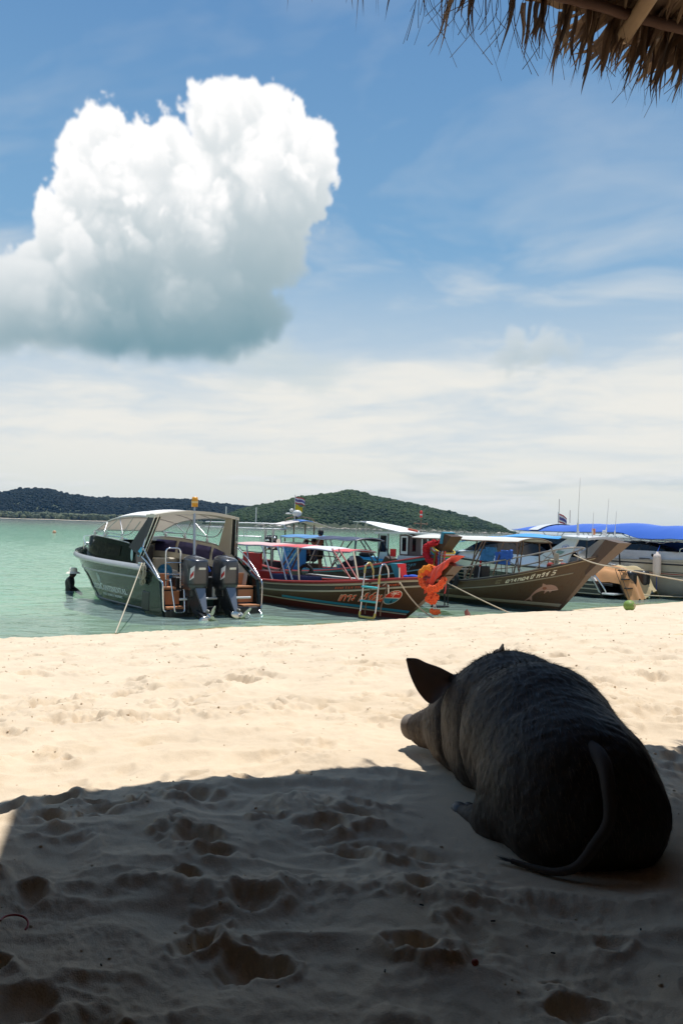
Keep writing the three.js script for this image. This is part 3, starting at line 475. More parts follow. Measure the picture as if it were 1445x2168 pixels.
  for (const s of [1, -1]) {
    const zz = (x) => s * lerp(1.2, 1.05, (x - 1.5) / 4.4), low = (x) => [x, top(x) + 0.02, s * (hw(x) - 0.1)];
    fr.push(tube([[1.5, 2.43, s * 1.2], [2.6, 2.45, zz(2.6)], [3.8, 2.40, zz(3.8)], [4.9, 2.27, zz(4.9)], [5.9, 2.01, zz(5.9)]], 0.015, 24));
    fr.push(tube([[1.95, 2.3, s * 1.24], [2.35, 2.02, s * 1.3], [2.9, 1.92, s * 1.32], [4.2, 1.97, s * 1.28], [5.6, 1.98, s * 1.1], [5.9, 2.01, zz(5.9)]], 0.014, 30));
    for (const [a, b] of [[2.6, 3.1], [3.8, 3.1], [3.8, 4.6], [4.9, 4.6], [5.9, 5.5]]) fr.push(bar([a, roofY(a, 1) - 0.03, zz(a)], [b, 1.94 + (b - 3) * 0.02, s * 1.28], 0.012));
    for (const x of [3.1, 4.6, 5.8]) fr.push(bar(low(x), [x, 1.95, s * lerp(1.3, 1.06, (x - 3.1) / 2.7)], 0.014));
  }
  part('canopy_frame', fr, M.steel, A);
  for (const s of [1, -1]) for (const x of [3.1, 4.6, 5.8]) part('frame_foot', lathe([[0, 0], [0.04, 0], [0.045, 0.06], [0.02, 0.13], [0, 0.13]], x, top(x) + 0.02, s * (hw(x) - 0.1), 10), M.white, A);
  // helm, seats
  part('console', [box(0.5, 0.9, 1.0, 4.9, 0.95, -0.55, 0.06), box(0.35, 0.75, 0.8, 5.0, 0.85, 0.8, 0.06)], M.cream, A);
  part('dashboard', [box(0.3, 0.16, 0.98, 4.72, 1.44, -0.55, 0.04, 0, 0, 0.4), ...[-0.85, -0.6, -0.35].map((z) => moved(new THREE.CylinderGeometry(0.07, 0.07, 0.03, 14), 4.63, 1.2, z, 0, 0, Math.PI / 2))], M.black, A);
  part('steering_wheel', [moved(new THREE.TorusGeometry(0.2, 0.018, 8, 24), 4.5, 1.34, -0.55, 0, Math.PI / 2, 0), bar([4.5, 1.34, -0.73], [4.5, 1.34, -0.37], 0.012), bar([4.5, 1.34, -0.55], [4.75, 1.3, -0.55], 0.02)], M.black, A);
  const seat = (x, z) => { const g = [box(0.5, 0.16, 0.55, x, 0.98, z, 0.06), box(0.16, 0.72, 0.58, x - 0.3, 1.32, z, 0.07, 0, 0, 0.12), box(0.14, 0.28, 0.10, x - 0.02, 1.16, z + 0.3, 0.04), box(0.14, 0.28, 0.10, x - 0.02, 1.16, z - 0.3, 0.04), bar([x, 0.45, z], [x, 0.92, z], 0.06)]; part('helm_seat', g, M.black, A); };
  seat(3.7, -0.55);
  part('seat_pod', [box(0.7, 0.55, 1.1, 2.7, 0.72, -0.45, 0.08)], M.cream, A); part('bench', [box(4.2, 0.4, 0.5, 3.4, 0.6, 1.0, 0.06), box(4.2, 0.4, 0.5, 3.4, 0.6, -1.0, 0.06)], std(0.10, 0.06, 0.04, 0.7), A);
  for (const s of [1, -1]) for (const [x0, x1] of [[1.75, 2.5], [2.6, 3.6], [3.7, 4.8], [4.9, 6.2]]) part('cushion', sheet((u, v) => { const x = lerp(x0 + 0.04, x1 - 0.04, u), taper = x0 < 2 ? lerp(0.15, 1, u) : 1, y1 = top(x) - 0.08; return [x, lerp(y1 - 0.36 * taper, y1, v), s * (hw(x) - 0.19 - 0.03 * Math.sin(v * Math.PI) - 0.05 * (1 - v))]; }, 8, 4, s > 0), M.purple, A);
  for (const [x, z, c] of [[1.6, 0.15, 0], [1.5, -0.75, 1]]) part('cushion_pack', [ball(0.3, x, 0.82, z, 1.1, 0.9, 0.9), ball(0.2, x + 0.2, 1.0, z + 0.15)], c ? std(0.02, 0.14, 0.22, 0.9) : std(0.45, 0.05, 0.015, 0.9), A, c ? 'teal cushion bundle' : 'orange life vest bundle');
  // stern: well, steps, rails
  part('stern_well', [box(0.3, 0.62, 1.75, 0.5, 0.62, 0, 0.04), box(0.5, 0.5, 2.9, 0.9, 0.3, 0, 0.04), box(0.5, 0.36, 2.5, 0.02, 0.0, 0, 0.05)], M.black, A);
  for (const s of [1, -1]) {
    part('quarter_panel', prism(s > 0 ? [[-0.12, -0.1, 1.28], [-0.12, -0.1, 1.40], [0.9, -0.1, 1.44], [0.9, -0.1, 1.30], [0.12, 0.86, 1.32], [0.12, 0.86, 1.42], [0.95, 1.16, 1.44], [0.95, 1.16, 1.30]] : [[-0.12, -0.1, -1.40], [-0.12, -0.1, -1.28], [0.9, -0.1, -1.30], [0.9, -0.1, -1.44], [0.12, 0.86, -1.42], [0.12, 0.86, -1.32], [0.95, 1.16, -1.30], [0.95, 1.16, -1.44]]), M.hullBlack, A);
    part('upper_step', [box(0.46, 0.05, s > 0 ? 0.74 : 0.40, 0.42, 0.66, s > 0 ? 0.92 : -1.12, 0.012), box(0.035, 0.34, s > 0 ? 0.7 : 0.38, 0.66, 0.84, s > 0 ? 0.92 : -1.12, 0.01)], M.teak, A);
    part('lower_step', [box(0.40, 0.05, 0.50, 0.02, 0.20, s * 1.06, 0.012), box(0.03, 0.36, 0.46, 0.20, 0.42, s * 1.06, 0.01)], M.teak, A);
    part('step_box', [box(0.5, 0.3, 0.56, 0.45, 0.47, s * 1.04, 0.03), box(0.46, 0.26, 0.58, 0.04, 0.03, s * 1.06, 0.04)], M.black, A);
    part('quarter_rail', tube([[1.35, 1.40, s * 1.40], [0.95, 1.28, s * 1.42], [0.45, 1.06, s * 1.43], [0.12, 0.90, s * 1.42], [-0.06, 0.82, s * 1.40], [-0.1, 0.6, s * 1.40], [-0.12, 0.2, s * 1.38], [-0.16, 0.12, s * 1.34]], 0.022, 40), M.chrome, A);
    part('side_rail', tube([[1.3, 2.2, s * 1.2], [1.33, 1.72, s * 1.37], [1.22, 1.6, s * 1.4], [0.75, 1.35, s * 1.43], [0.3, 1.06, s * 1.43], [0.1, 0.92, s * 1.42]], 0.016, 40), M.chrome, A);
  }
  part('boarding_ladder', [tube([[0.25, 0.66, -0.78], [0.3, 1.3, -0.78], [0.32, 1.62, -0.8], [0.32, 1.66, -0.98], [0.32, 1.62, -1.16], [0.3, 1.3, -1.18], [0.25, 0.66, -1.18]], 0.022, 40), tube([[-0.02, 0.9, -0.82], [-0.2, 0.3, -0.86], [-0.24, 0.12, -0.88], [-0.24, 0.1, -1.0], [-0.24, 0.12, -1.12], [-0.2, 0.3, -1.14], [-0.02, 0.9, -1.18]], 0.022, 40), bar([-0.02, 0.9, -0.82], [0.28, 0.86, -0.78], 0.018), bar([-0.02, 0.9, -1.18], [0.28, 0.86, -1.18], 0.018), bar([0.29, 1.0, -0.78], [0.29, 1.0, -1.18], 0.018), bar([0.27, 1.3, -0.78], [0.27, 1.3, -1.18], 0.014)], M.chrome, A);
  part('fold_ladder', [tube([[0.0, 0.2, 0.92], [-0.3, 0.0, 0.92], [-0.42, -0.1, 0.96], [-0.44, -0.11, 1.1], [-0.42, -0.1, 1.24], [-0.3, 0.0, 1.28], [0.0, 0.2, 1.28]], 0.024, 40)], M.chrome, A);
  part('light_pole', [bar([0.75, 0.9, -0.18], [1.0, 2.56, -0.12], 0.035, 10), bar([1.0, 2.56, -0.12], [1.04, 2.74, -0.1], 0.025, 8)], std(0.36, 0.40, 0.46, 0.35, 0.6), A);
  const bl = part('beacon', lathe([[0, 0], [0.085, 0], [0.085, 0.2], [0.07, 0.26], [0, 0.27]], 1.04, 2.74, -0.1, 18), phys(0.62, 0.27, 0.015, 0.25), A, 'amber beacon on the pole'); part('band', lathe([[0.089, 0.10], [0.091, 0.125], [0.089, 0.15]], 1.04, 2.74, -0.1, 18), std(0.7, 0.5, 0.2, 0.4), bl);
  part('blue_rag', [tube([[0.85, 1.2, -0.2], [0.7, 1.28, -0.1], [0.75, 1.15, 0.05], [0.6, 1.2, 0.1], [0.62, 1.05, 0.2]], 0.035, 20)], M.blueCloth, A, 'blue cloth tied at the pole foot');
  for (const s of [-1, 1]) {   // the two outboards
    const cx = -0.32, cz = s * 0.42 - 0.24;
    const cowl = (u, v) => { const a = u * 2 * Math.PI, ca = Math.cos(a), sa = Math.sin(a), e = 0.62, px = Math.sign(ca) * Math.pow(Math.abs(ca), e), pz = Math.sign(sa) * Math.pow(Math.abs(sa), e), y = lerp(0.66, 1.50, v), k = ip([[0, 0.80], [0.10, 0.96], [0.22, 1.0], [0.6, 0.97], [0.84, 0.88], [0.95, 0.72], [1, 0.0]])(v); return [cx + 0.40 * k * px - 0.10 * (v - 0.5) * (1 - px) * 0.4, y + 0.035 * px * v, cz + 0.27 * k * pz]; };
    const m = part('outboard_motor', [sheet(cowl, 40, 22, true)], phys(0.05, 0.053, 0.062, 0.30, { metalness: 0.5, clearcoat: 0.6, clearcoatRoughness: 0.15 }), A, 'metallic grey outboard motor');
    part('cowl_band', [sheet((u, v) => { const p = cowl(u, 0.16 + 0.05 * v); return [cx + (p[0] - cx) * 1.02, p[1], cz + (p[2] - cz) * 1.02]; }, 40, 1, true)], M.darkMetal, m);
    part('vent', [box(0.05, 0.07, 0.2, cx - 0.31, 1.395, cz, 0.015, 0, 0, -0.5)], M.black, m); part('rating_plate', [box(0.012, 0.05, 0.18, cx - 0.412, 1.2, cz, 0.004, 0, 0, 0.05)], std(0.7, 0.66, 0.55, 0.5), m);
    part('side_badge', [sheet((u, v) => { const p = cowl(lerp(0.595, 0.675, 1 - u), lerp(0.30, 0.66, v) + 0.10 * u); return [cx + (p[0] - cx) * 1.012, p[1], cz + (p[2] - cz) * 1.012]; }, 8, 6)], std(0.68, 0.66, 0.64, 0.4), m);
    part('badge_stripe', [sheet((u, v) => { const p = cowl(lerp(0.605, 0.665, 1 - u), lerp(0.34, 0.47, v) + 0.14 * u); return [cx + (p[0] - cx) * 1.022, p[1], cz + (p[2] - cz) * 1.022]; }, 8, 4)], std(0.42, 0.015, 0.015, 0.4), m);
    part('leg', [prism([[-0.86, 0.12, cz - 0.07], [-0.86, 0.12, cz + 0.07], [-0.50, 0.02, cz + 0.085], [-0.50, 0.02, cz - 0.085], [-0.72, 0.66, cz - 0.12], [-0.72, 0.66, cz + 0.12], [-0.08, 0.72, cz + 0.2], [-0.08, 0.72, cz - 0.2]].map((p) => [p[0] + 0.12 - (p[1] < 0.3 ? 0.2 : 0), p[1], p[2]])), box(0.5, 0.3, 0.36, cx + 0.06, 0.6, cz, 0.1)], M.darkMetal, m);
    part('exhaust_cover', [prism([[-0.99, 0.16, cz - 0.045], [-0.99, 0.16, cz + 0.045], [-0.90, 0.16, cz + 0.045], [-0.90, 0.16, cz - 0.045], [-0.66, 0.72, cz - 0.13], [-0.66, 0.72, cz + 0.13], [-0.5, 0.72, cz + 0.13], [-0.5, 0.72, cz - 0.13]])], std(0.20, 0.21, 0.23, 0.35, 0.6), m);
    part('clamp_bracket', [box(0.34, 0.6, 0.3, -0.12, 0.34, cz, 0.05), bar([-0.3, 0.5, cz - 0.16], [-0.3, 0.5, cz + 0.16], 0.05), bar([-0.2, 0.0, cz - 0.12], [-0.36, 0.46, cz - 0.12], 0.03), bar([-0.2, 0.0, cz + 0.12], [-0.36, 0.46, cz + 0.12], 0.03)], M.black, m);
    part('cavitation_plate', [box(0.46, 0.025, 0.26, -0.92, 0.13, cz, 0.01, 0, 0, 0.28)], M.darkMetal, m); part('trim_tab', [ball(0.06, -1.1, 0.20, cz, 1.6, 0.7, 0.5)], std(0.35, 0.33, 0.28, 0.4, 0.5), m);
    part('gearcase', [moved(new THREE.CapsuleGeometry(0.085, 0.42, 6, 14), -0.96, -0.04, cz, 0, 0, Math.PI / 2 + 0.3), prism([[-0.92, -0.40, cz - 0.015], [-0.92, -0.40, cz + 0.015], [-0.74, -0.36, cz + 0.015], [-0.74, -0.36, cz - 0.015], [-1.06, 0.12, cz - 0.06], [-1.06, 0.12, cz + 0.06], [-0.7, 0.12, cz + 0.06], [-0.7, 0.12, cz - 0.06]])], M.darkMetal, m);
    const blades = []; for (let k = 0; k < 3; k++) { const a = k * 2.094 + 0.5 + s * 0.3, b = new THREE.SphereGeometry(1, 12, 8).scale(0.018, 0.15, 0.09); b.rotateY(0.55); b.translate(0, 0.17, 0); b.rotateX(a); blades.push(moved(b, -1.28, 0.06, cz, 0, 0, 0.3)); }
    part('propeller', [...blades, moved(new THREE.CylinderGeometry(0.065, 0.075, 0.16, 14), -1.27, 0.07, cz, 0, 0, Math.PI / 2 + 0.3)], std(0.62, 0.58, 0.50, 0.22, 1), m);
  }
  part('tie_bar', [bar([-0.2, 0.42, -1.0], [-0.2, 0.42, 1.0], 0.03), box(0.06, 0.3, 0.16, -0.1, 0.56, 0.02, 0.02)], M.white, A);
  // lettering
  part('hull_lettering', H.decal(0.22, 0.575, (u) => H.wy(u, 0.17), (u) => H.wy(u, 0.55), -1), decalMat(textTex(1024, 200, (c, W, h) => { c.fillStyle = '#e6efe9'; c.textAlign = 'center'; c.font = 'bold 118px serif'; c.textAlign = 'left'; let X = 8; for (const [t, z, w] of [['I', 132, 40], ['NTER', 104, 222], ['C', 132, 88], ['ONTINENTAL', 104, 600]]) { c.font = 'bold ' + z + 'px serif'; c.fillText(t, X, 112, w); X += w + 5; } c.textAlign = 'center'; c.font = 'bold 48px serif'; c.fillText('KOH  SAMUI  RESORT', W * 0.55, 182); })), A, 'pale serif lettering on the hull side');
  part('hull_emblem', H.decal(0.45, 0.485, (u) => H.wy(u, 0.52), (u) => H.wy(u, 0.80), -1), decalMat(textTex(96, 256, (c, W, h) => { c.fillStyle = '#a9b6b0'; c.beginPath(); c.ellipse(W / 2, h / 2, W * 0.46, h * 0.48, 0, 0, 7); c.fill(); c.strokeStyle = '#41564f'; c.lineWidth = 7; c.beginPath(); c.ellipse(W / 2, h / 2, W * 0.3, h * 0.36, 0, 0, 7); c.moveTo(W / 2, h * 0.16); c.lineTo(W / 2, h * 0.84); c.stroke(); })), A, 'oval emblem above the lettering');
  part('side_vent_light', [ball(0.09, 2.05, 1.42, -1.40, 0.9, 1.9, 0.25)], std(0.35, 0.55, 0.55, 0.3), A, 'pale oval fitting on the coaming');
  part('sticker', [box(0.3, 0.14, 0.01, 1.5, 1.52, -1.40, 0.004, 0, 0, -0.5)], std(0.05, 0.40, 0.62, 0.5), A, 'light blue sticker');
  part('cleat', [box(0.22, 0.05, 0.06, 1.25, 1.24, -1.47, 0.02)], M.chrome, A);
}

// ---------------------------------------------------------------- wooden longtail boats, bows towards the beach
function longtail(name, label, pos, turn, o) {
  const B = thing(name, label, 'longtail boat', pos, turn);
  const H = new Hull({ xs: (w) => (o.stern ?? -5) - 0.3 * w, xb: (w) => 4.35 + (o.rake ?? 2.2) * Math.pow(clamp(w, 0, 1.2), 0.9), yk: ip([[0, -0.35], [0.6, -0.38], [0.9, -0.3], [1, -0.24]]), ys: ip(o.sheer), hb: ip(o.beam ?? [[0, 0.72], [0.2, 0.94], [0.45, 1.02], [0.68, 0.9], [0.84, 0.62], [0.94, 0.33], [1, 0.15]]),
    sec: (u, w) => lerp(Math.pow(Math.sin(clamp(w) * Math.PI / 2), 0.6), Math.pow(clamp(w), 0.9) * 0.85 + 0.15, sstep(0.5, 1, u)) });
  const nb = o.bands.length;
  for (let i = 0; i < nb; i++) { const [nm, mat, y0, y1] = o.bands[i], a = fnOf(y0), b = fnOf(y1); part(nm, [H.band((u) => i === 0 ? 0 : H.wy(u, a(u)), (u) => i === nb - 1 ? 1 : H.wy(u, b(u)), 0, 1, 60, 7), sheet((u, v) => { const w = Math.min(1, H.wy(1, lerp(i ? a(1) : -0.24, Math.min(b(1), H.ys(1)), v))), p = H.P(1, w, 1); return [p[0] + 0.004, p[1], p[2] * (1 - 2 * u)]; }, 2, 8), sheet((u, v) => { const w = H.wy(0, lerp(i ? a(0) : -0.35, Math.min(b(0), H.ys(0)), v)), p = H.P(0, Math.min(1, w), 1); return [p[0], p[1], p[2] * (2 * u - 1)]; }, 2, 8)], mat, B); }
  for (const [nm, mat, y, h, pr, u0, u1] of o.strakes) part(nm, H.strake((u) => H.wy(u, fnOf(y)(u)), h, pr, u0 ?? 0, u1 ?? 0.995, 60), mat, B);
  part('gunwale', H.cap(0.1, 0.05, 0.035, 0, 0.995, 60), o.gunwale, B);
  part('inner_lining', [1, -1].map((s) => sheet((u, v) => { const t = lerp(0.01, 0.97, u), p = H.P(t, lerp(0.99, 0.62, v), 1); return [p[0], p[1], Math.max(0.01, p[2] - 0.05) * s]; }, 40, 3, s > 0)), o.inner ?? M.brown, B);
  part('deck', H.deck(0.66, 0.01, 0.80, 30), o.inner ?? M.brown, B);
  part('foredeck', H.deck(0.93, 0.78, 0.985, 14), o.inner ?? M.brown, B);
  for (const u of o.thwarts ?? [0.3, 0.45, 0.58, 0.7]) { const p = H.P(u, 0.86, 1); part('bench', box(0.28, 0.04, p[2] * 1.9, p[0], p[1], 0, 0.01), o.inner ?? M.brown, B); }
  // the prow post: a broad plank that goes on up and forward from the stem
  const a = H.P(1, 0.70, 1), b = H.P(1, 1, 1), z = b[2] + 0.02, T = o.prow;
  part('prow', [prism([[b[0] - 0.55, b[1] - 0.22, -z * 0.7], [a[0] + 0.03, a[1], -z], [a[0] + 0.03, a[1], z], [b[0] - 0.55, b[1] - 0.22, z * 0.7], [T.x - T.t, T.y + 0.02, -T.w * 0.9], [T.x, T.y - 0.06, -T.w], [T.x, T.y - 0.06, T.w], [T.x - T.t, T.y + 0.02, T.w * 0.9]])], T.mat, B);
  if (T.capMat) part('prow_cap', [prism([[T.x - T.t - 0.12, T.y - 0.28, -T.w * 0.93], [T.x - T.t + 0.03, T.y - 0.28, -T.w * 0.95], [T.x - T.t + 0.03, T.y - 0.28, T.w * 0.97], [T.x - T.t - 0.12, T.y - 0.28, T.w * 0.95], [T.x - T.t - 0.03, T.y + 0.06, -T.w * 0.95], [T.x - T.t + 0.10, T.y + 0.04, -T.w * 0.96], [T.x - T.t + 0.10, T.y + 0.04, T.w * 0.98], [T.x - T.t - 0.03, T.y + 0.06, T.w * 0.97]])], T.capMat, B);
  B.updateMatrixWorld(); return { B, H, w: (x, y, z) => B.localToWorld(V(x, y, z)).toArray() };
}
function awning(B, x0, x1, y, hw0, segs, frameMat, posts, sag = 0.03, crown = 0.08, hl = null, hw1 = hw0) {
  const HW = (x) => lerp(hw0, hw1, (x - x0) / (x1 - x0));
  // cloth pieces [share of the length from, to, material]; posts are pairs of points
  const Y = (x, k) => y + crown * (1 - k * k) + (hl ? hl((x - x0) / (x1 - x0)) : 0) - sag * Math.sin(((x - x0) / (x1 - x0)) * Math.PI * 4) ** 2 * 0.6;
  for (const [a, b, mat, label] of segs) part('awning', slab((u, v) => { const x = lerp(lerp(x0, x1, a), lerp(x0, x1, b), u), k = v * 2 - 1; return [x, Y(x, k), HW(x) * k]; }, 16, 10, 0.012), mat, B, label);
  const f = [];
  for (const s of [1, -1]) f.push(tube(Array.from({ length: 9 }, (_, i) => { const x = lerp(x0, x1, i / 8); return [x, Y(x, 1) - 0.025, s * HW(x)]; }), 0.018, 30));
  for (let i = 0; i <= 4; i++) { const x = lerp(x0, x1, i / 4); f.push(tube(Array.from({ length: 7 }, (_, j) => [x, Y(x, j / 3 - 1) - 0.025, HW(x) * (j / 3 - 1)]), 0.014, 16)); }
  part('awning_frame', f, frameMat, B);
  for (const [p, q, mat] of posts) for (const s of [1, -1]) part('post', bar([p[0], p[1], p[2] * s], [q[0], q[1], q[2] * s], 0.022), mat ?? frameMat, B);
  return Y;
}
const brownRust = std(0.105, 0.062, 0.030, 0.5, 0, { map: rusty }), creamRust = std(0.42, 0.37, 0.25, 0.6, 0, { map: rusty });
// red-trimmed boat
const redLo = ip([[0, 0.44], [0.43, 0.43], [0.6, 0.50], [0.76, 0.63], [0.88, 0.79], [1, 0.94]]), redUp = ip([[0, 0.60], [0.43, 0.61], [0.6, 0.68], [0.76, 0.81], [0.88, 0.96], [1, 1.08]]), redTeal = ip([[0, 0.28], [0.43, 0.22], [0.62, 0.18], [0.76, 0.15], [1, 0.11]]);
const redBoat = longtail('longtail_boat', 'brown longtail boat with red and white awning, orange lettering and chrome ladder', [-1.42, 0, -25.0], -Math.atan2(0.75, 0.66), {
  stern: -4, rake: 1.9, sheer: [[0, 0.72], [0.43, 0.74], [0.6, 0.82], [0.76, 0.95], [0.88, 1.09], [1, 1.20]],
  bands: [['bottom_paint', M.antifoul, 0, redTeal], ['hull_planking', M.brown, redTeal, 9]],
  strakes: [['waterline_stripe', M.creamPaint, redTeal, 0.04, 0.012], ['teal_stripe', M.teal, (u) => redTeal(u) + 0.045, 0.10, 0.006, 0.5], ['lower_strake', M.creamPaint, redLo, 0.05, 0.035, 0, 0.985], ['upper_strake', M.creamPaint, redUp, 0.055, 0.03], ['red_strake', M.redPaint, (u) => redUp(u) + 0.06, 0.05, 0.02]],
  gunwale: M.redPaint, prow: { x: 6.5, y: 1.52, t: 0.34, w: 0.2, mat: M.brown },
});
{
  const { B, H } = redBoat, dk = (f) => H.decal(0.70, 0.90, (u) => H.wy(u, f[0](u)), (u) => H.wy(u, f[1](u)), 1, 0.012), lo = redLo, up = redUp;
  part('name_panel', pair([1, -1].map((q) => H.band((u) => H.wy(u, lo(u) + 0.05), (u) => H.wy(u, up(u) - 0.005), 0, 0.97, 50, 2, 0.004, [q]))), std(0.035, 0.016, 0.014, 0.4, 0, { map: planks }), B, 'dark band between the cream battens');
  part('hull_lettering', dk([(u) => lo(u) + 0.055, (u) => up(u) - 0.01]), decalMat(textTex(1024, 96, (c, W, h) => { c.fillStyle = '#c8552c'; c.font = 'bold 74px serif'; c.textAlign = 'center'; c.fillText('KOH TAN TOUR & TRANSPORT', W / 2, 74, W * 0.98); })), B, 'orange capital lettering on the dark band');
  part('name_lettering', H.decal(0.72, 0.885, (u) => H.wy(u, 0.27 + 0.45 * (u - 0.72)), (u) => H.wy(u, 0.59 + 0.9 * (u - 0.72)), 1, 0.012), decalMat(textTex(1024, 200, (c, W) => { thai(c, 'e.k.a.u. .e.w.r.t.n', 20, 30, 130, 34, '#e8d8b8', 0.2); thai(c, 'e.k.a.u. .e.w.r.t.n', 24, 32, 130, 24, '#e0471c', 0.2); })), B, 'slanted orange script with pale edges');
  part('round_emblem', H.decal(0.875, 0.928, (u) => H.wy(u, 0.35 + 0.3 * (u - 0.9)), (u) => H.wy(u, 0.77 + 0.6 * (u - 0.9)), 1, 0.014), decalMat(textTex(256, 256, (c) => { c.save(); c.beginPath(); c.arc(128, 128, 122, 0, 7); c.fillStyle = '#d9cdb8'; c.fill(); c.beginPath(); c.arc(128, 128, 112, 0, 7); c.clip(); c.fillStyle = '#cf3018'; c.fillRect(0, 0, 256, 140); c.fillStyle = '#2f7f92'; c.fillRect(0, 140, 256, 120); c.fillStyle = '#e6dccb'; c.fillRect(20, 132, 216, 12); c.strokeStyle = '#eadfcd'; c.lineWidth = 9; c.lineCap = 'round'; c.beginPath(); c.moveTo(128, 134); c.quadraticCurveTo(122, 100, 130, 70); for (const [x, y] of [[70, 62], [84, 38], [128, 30], [176, 42], [188, 72], [90, 92]]) { c.moveTo(130, 70); c.quadraticCurveTo((130 + x) / 2, Math.min(70, y) - 8, x, y); } c.stroke(); c.fillStyle = '#123a44'; c.beginPath(); c.moveTo(150, 160); c.lineTo(182, 230); c.lineTo(128, 214); c.fill(); c.restore(); })), B, 'round red and blue palm emblem');
  const rd = fabric(0.62, 0.02, 0.02, 0.25), pk = fabric(0.62, 0.36, 0.33, 0.25), wh = fabric(0.66, 0.64, 0.66, 0.3);
  awning(B, -2.0, 3.1, 1.72, 0.82, [[0, 0.36, pk, 'faded pink end of the awning'], [0.36, 0.62, rd, 'red middle of the awning'], [0.62, 0.86, wh, 'white part of the awning'], [0.86, 1, rd, 'red end of the awning']], M.steel, [], 0.03, 0.06, (t) => -0.05 * sstep(0.6, 1, t), 0.5);
  for (const [p, q, m] of [[[0.9, 0.76, 0.92], [0.24, 1.70, 0.78], M.chrome], [[1.18, 0.78, 0.92], [0.51, 1.70, 0.78], M.chrome], [[1.48, 0.8, 0.92], [1.17, 1.72, 0.76], M.rope], [[3.55, 0.93, 0.8], [2.5, 1.72, 0.6], M.redPaint], [[3.77, 0.95, 0.78], [2.75, 1.72, 0.58], M.redPaint], [[3.72, 0.95, 0.72], [3.2, 1.68, 0.45], M.rope], [[-1.98, 0.7, -0.9], [-0.87, 1.68, -0.78], M.rusted], [[-1.36, 0.7, -0.9], [-0.56, 1.68, -0.78], M.rusted], [[-1.7, 0.72, 0.86], [-1.95, 1.66, 0.8], M.steel], [[-0.9, 0.72, 0.9], [-1.3, 1.68, 0.8], M.steel], [[0.2, 0.74, 0.9], [-0.5, 1.68, 0.8], M.steel], [[-0.4, 0.74, -0.9], [0.3, 1.68, -0.76], M.darkMetal]]) part('post', bar(p, q, 0.024), m, B);
  part('hanging_rail', [tube([[1.4, 1.7, 0.5], [1.42, 1.5, 0.5], [2.5, 1.5, 0.5], [2.9, 1.2, 0.6], [3.3, 1.05, 0.7]], 0.014, 30, 6, 0.1), tube([[-1.8, 1.6, 0.7], [-1.6, 1.5, 0.7], [-0.2, 1.48, 0.7]], 0.014, 20)], M.rusted, B);
  part('steering_box', [box(1.0, 0.85, 0.08, -2.1, 1.0, 0.0, 0.02), box(1.2, 0.34, 0.5, -1.0, 0.74, 0.1, 0.03)], M.red, B, 'red upright panel and locker near the stern');
  part('fender_rope', [moved(new THREE.TorusGeometry(0.2, 0.05, 10, 24), -0.1, 0.92, -0.6, 0, 0.5, 0)], M.rubber, B, 'black tyre hanging on the far side');
  part('bow_post', [prism([[4.5, 0.98, -0.1], [4.7, 0.98, -0.1], [4.7, 0.98, 0.1], [4.5, 0.98, 0.1], [4.32, 1.42, -0.17], [4.56, 1.42, -0.17], [4.56, 1.42, 0.17], [4.32, 1.42, 0.17]])], M.teal, B, 'blue and red mooring post');
  part('post_face', [prism([[4.705, 1.0, -0.085], [4.715, 1.0, -0.085], [4.715, 1.0, 0.085], [4.705, 1.0, 0.085], [4.565, 1.42, -0.16], [4.58, 1.42, -0.16], [4.58, 1.42, 0.16], [4.565, 1.42, 0.16]])], M.red, B);
  part('small_bundle', [ball(0.1, 5.2, 1.13, 0.2, 1.6, 0.5, 1), ball(0.07, 5.05, 1.12, 0.3, 1.2, 0.6, 1)], M.blueCloth, B);
  part('deck_clutter', [box(0.9, 0.2, 0.6, 0.6, 0.75, 0.0, 0.04), box(0.5, 0.25, 0.4, -0.1, 0.75, 0.4, 0.04)], std(0.05, 0.06, 0.16, 0.8), B, 'dark blue locker');
  part('white_ledge', [box(2.8, 0.03, 0.2, 1.4, 0.86, -0.6, 0.01)], M.white, B);
}
// the chrome ladder hooked over the red boat's side
{
  const { B, H } = redBoat, at = (x, y, z) => redBoat.w(x, y, z);
  const L = thing('boarding_ladder', 'chrome ladder with turquoise rungs and yellow tape hooked on the brown boat', 'ladder', at(4.35, 0.05, 0.80), B.rotation.y);
  for (const x of [-0.28, 0.28]) part('rail', tube([[x, 0.62, -0.30], [x, 1.16, -0.28], [x, 1.34, -0.18], [x, 1.36, -0.1], [x, 1.28, 0.0], [x, 0.9, 0.05], [x, 0.3, 0.12], [x, 0.02, 0.16]], 0.022, 50), M.chrome, L);
  for (const x of [-0.20, 0.36]) part('rear_rail', tube([[x, 0.82, -0.02], [x, 0.86, -0.1], [x, 0.8, -0.16], [x, 0.3, 0.02], [x, 0.06, 0.05]], 0.016, 30), M.rusted, L);
  part('foot_bar', tube([[-0.28, 0.12, 0.15], [-0.27, 0.03, 0.17], [-0.2, 0.0, 0.18], [0.2, 0.0, 0.18], [0.27, 0.03, 0.17], [0.28, 0.12, 0.15]], 0.03, 30), std(0.55, 0.42, 0.10, 0.7), L, 'yellow taped foot bar');
  for (const x of [-0.28]) part('tape', tube([[x, 1.05, -0.27], [x, 1.16, -0.278], [x, 1.34, -0.18], [x, 1.36, -0.1], [x, 1.28, 0.0], [x, 1.1, 0.03]], 0.027, 30), std(0.50, 0.40, 0.14, 0.8), L); part('tape', tube([[0.28, 0.85, 0.055], [0.28, 1.1, 0.028]], 0.03, 8), std(0.50, 0.40, 0.14, 0.8), L);
  for (const y of [0.76, 0.40]) part('rung', box(0.58, 0.05, 0.12, 0, y, 0.08 + (0.76 - y) * 0.12, 0.02), std(0.06, 0.40, 0.42, 0.5), L);
  L.position.z += 0.0;
}
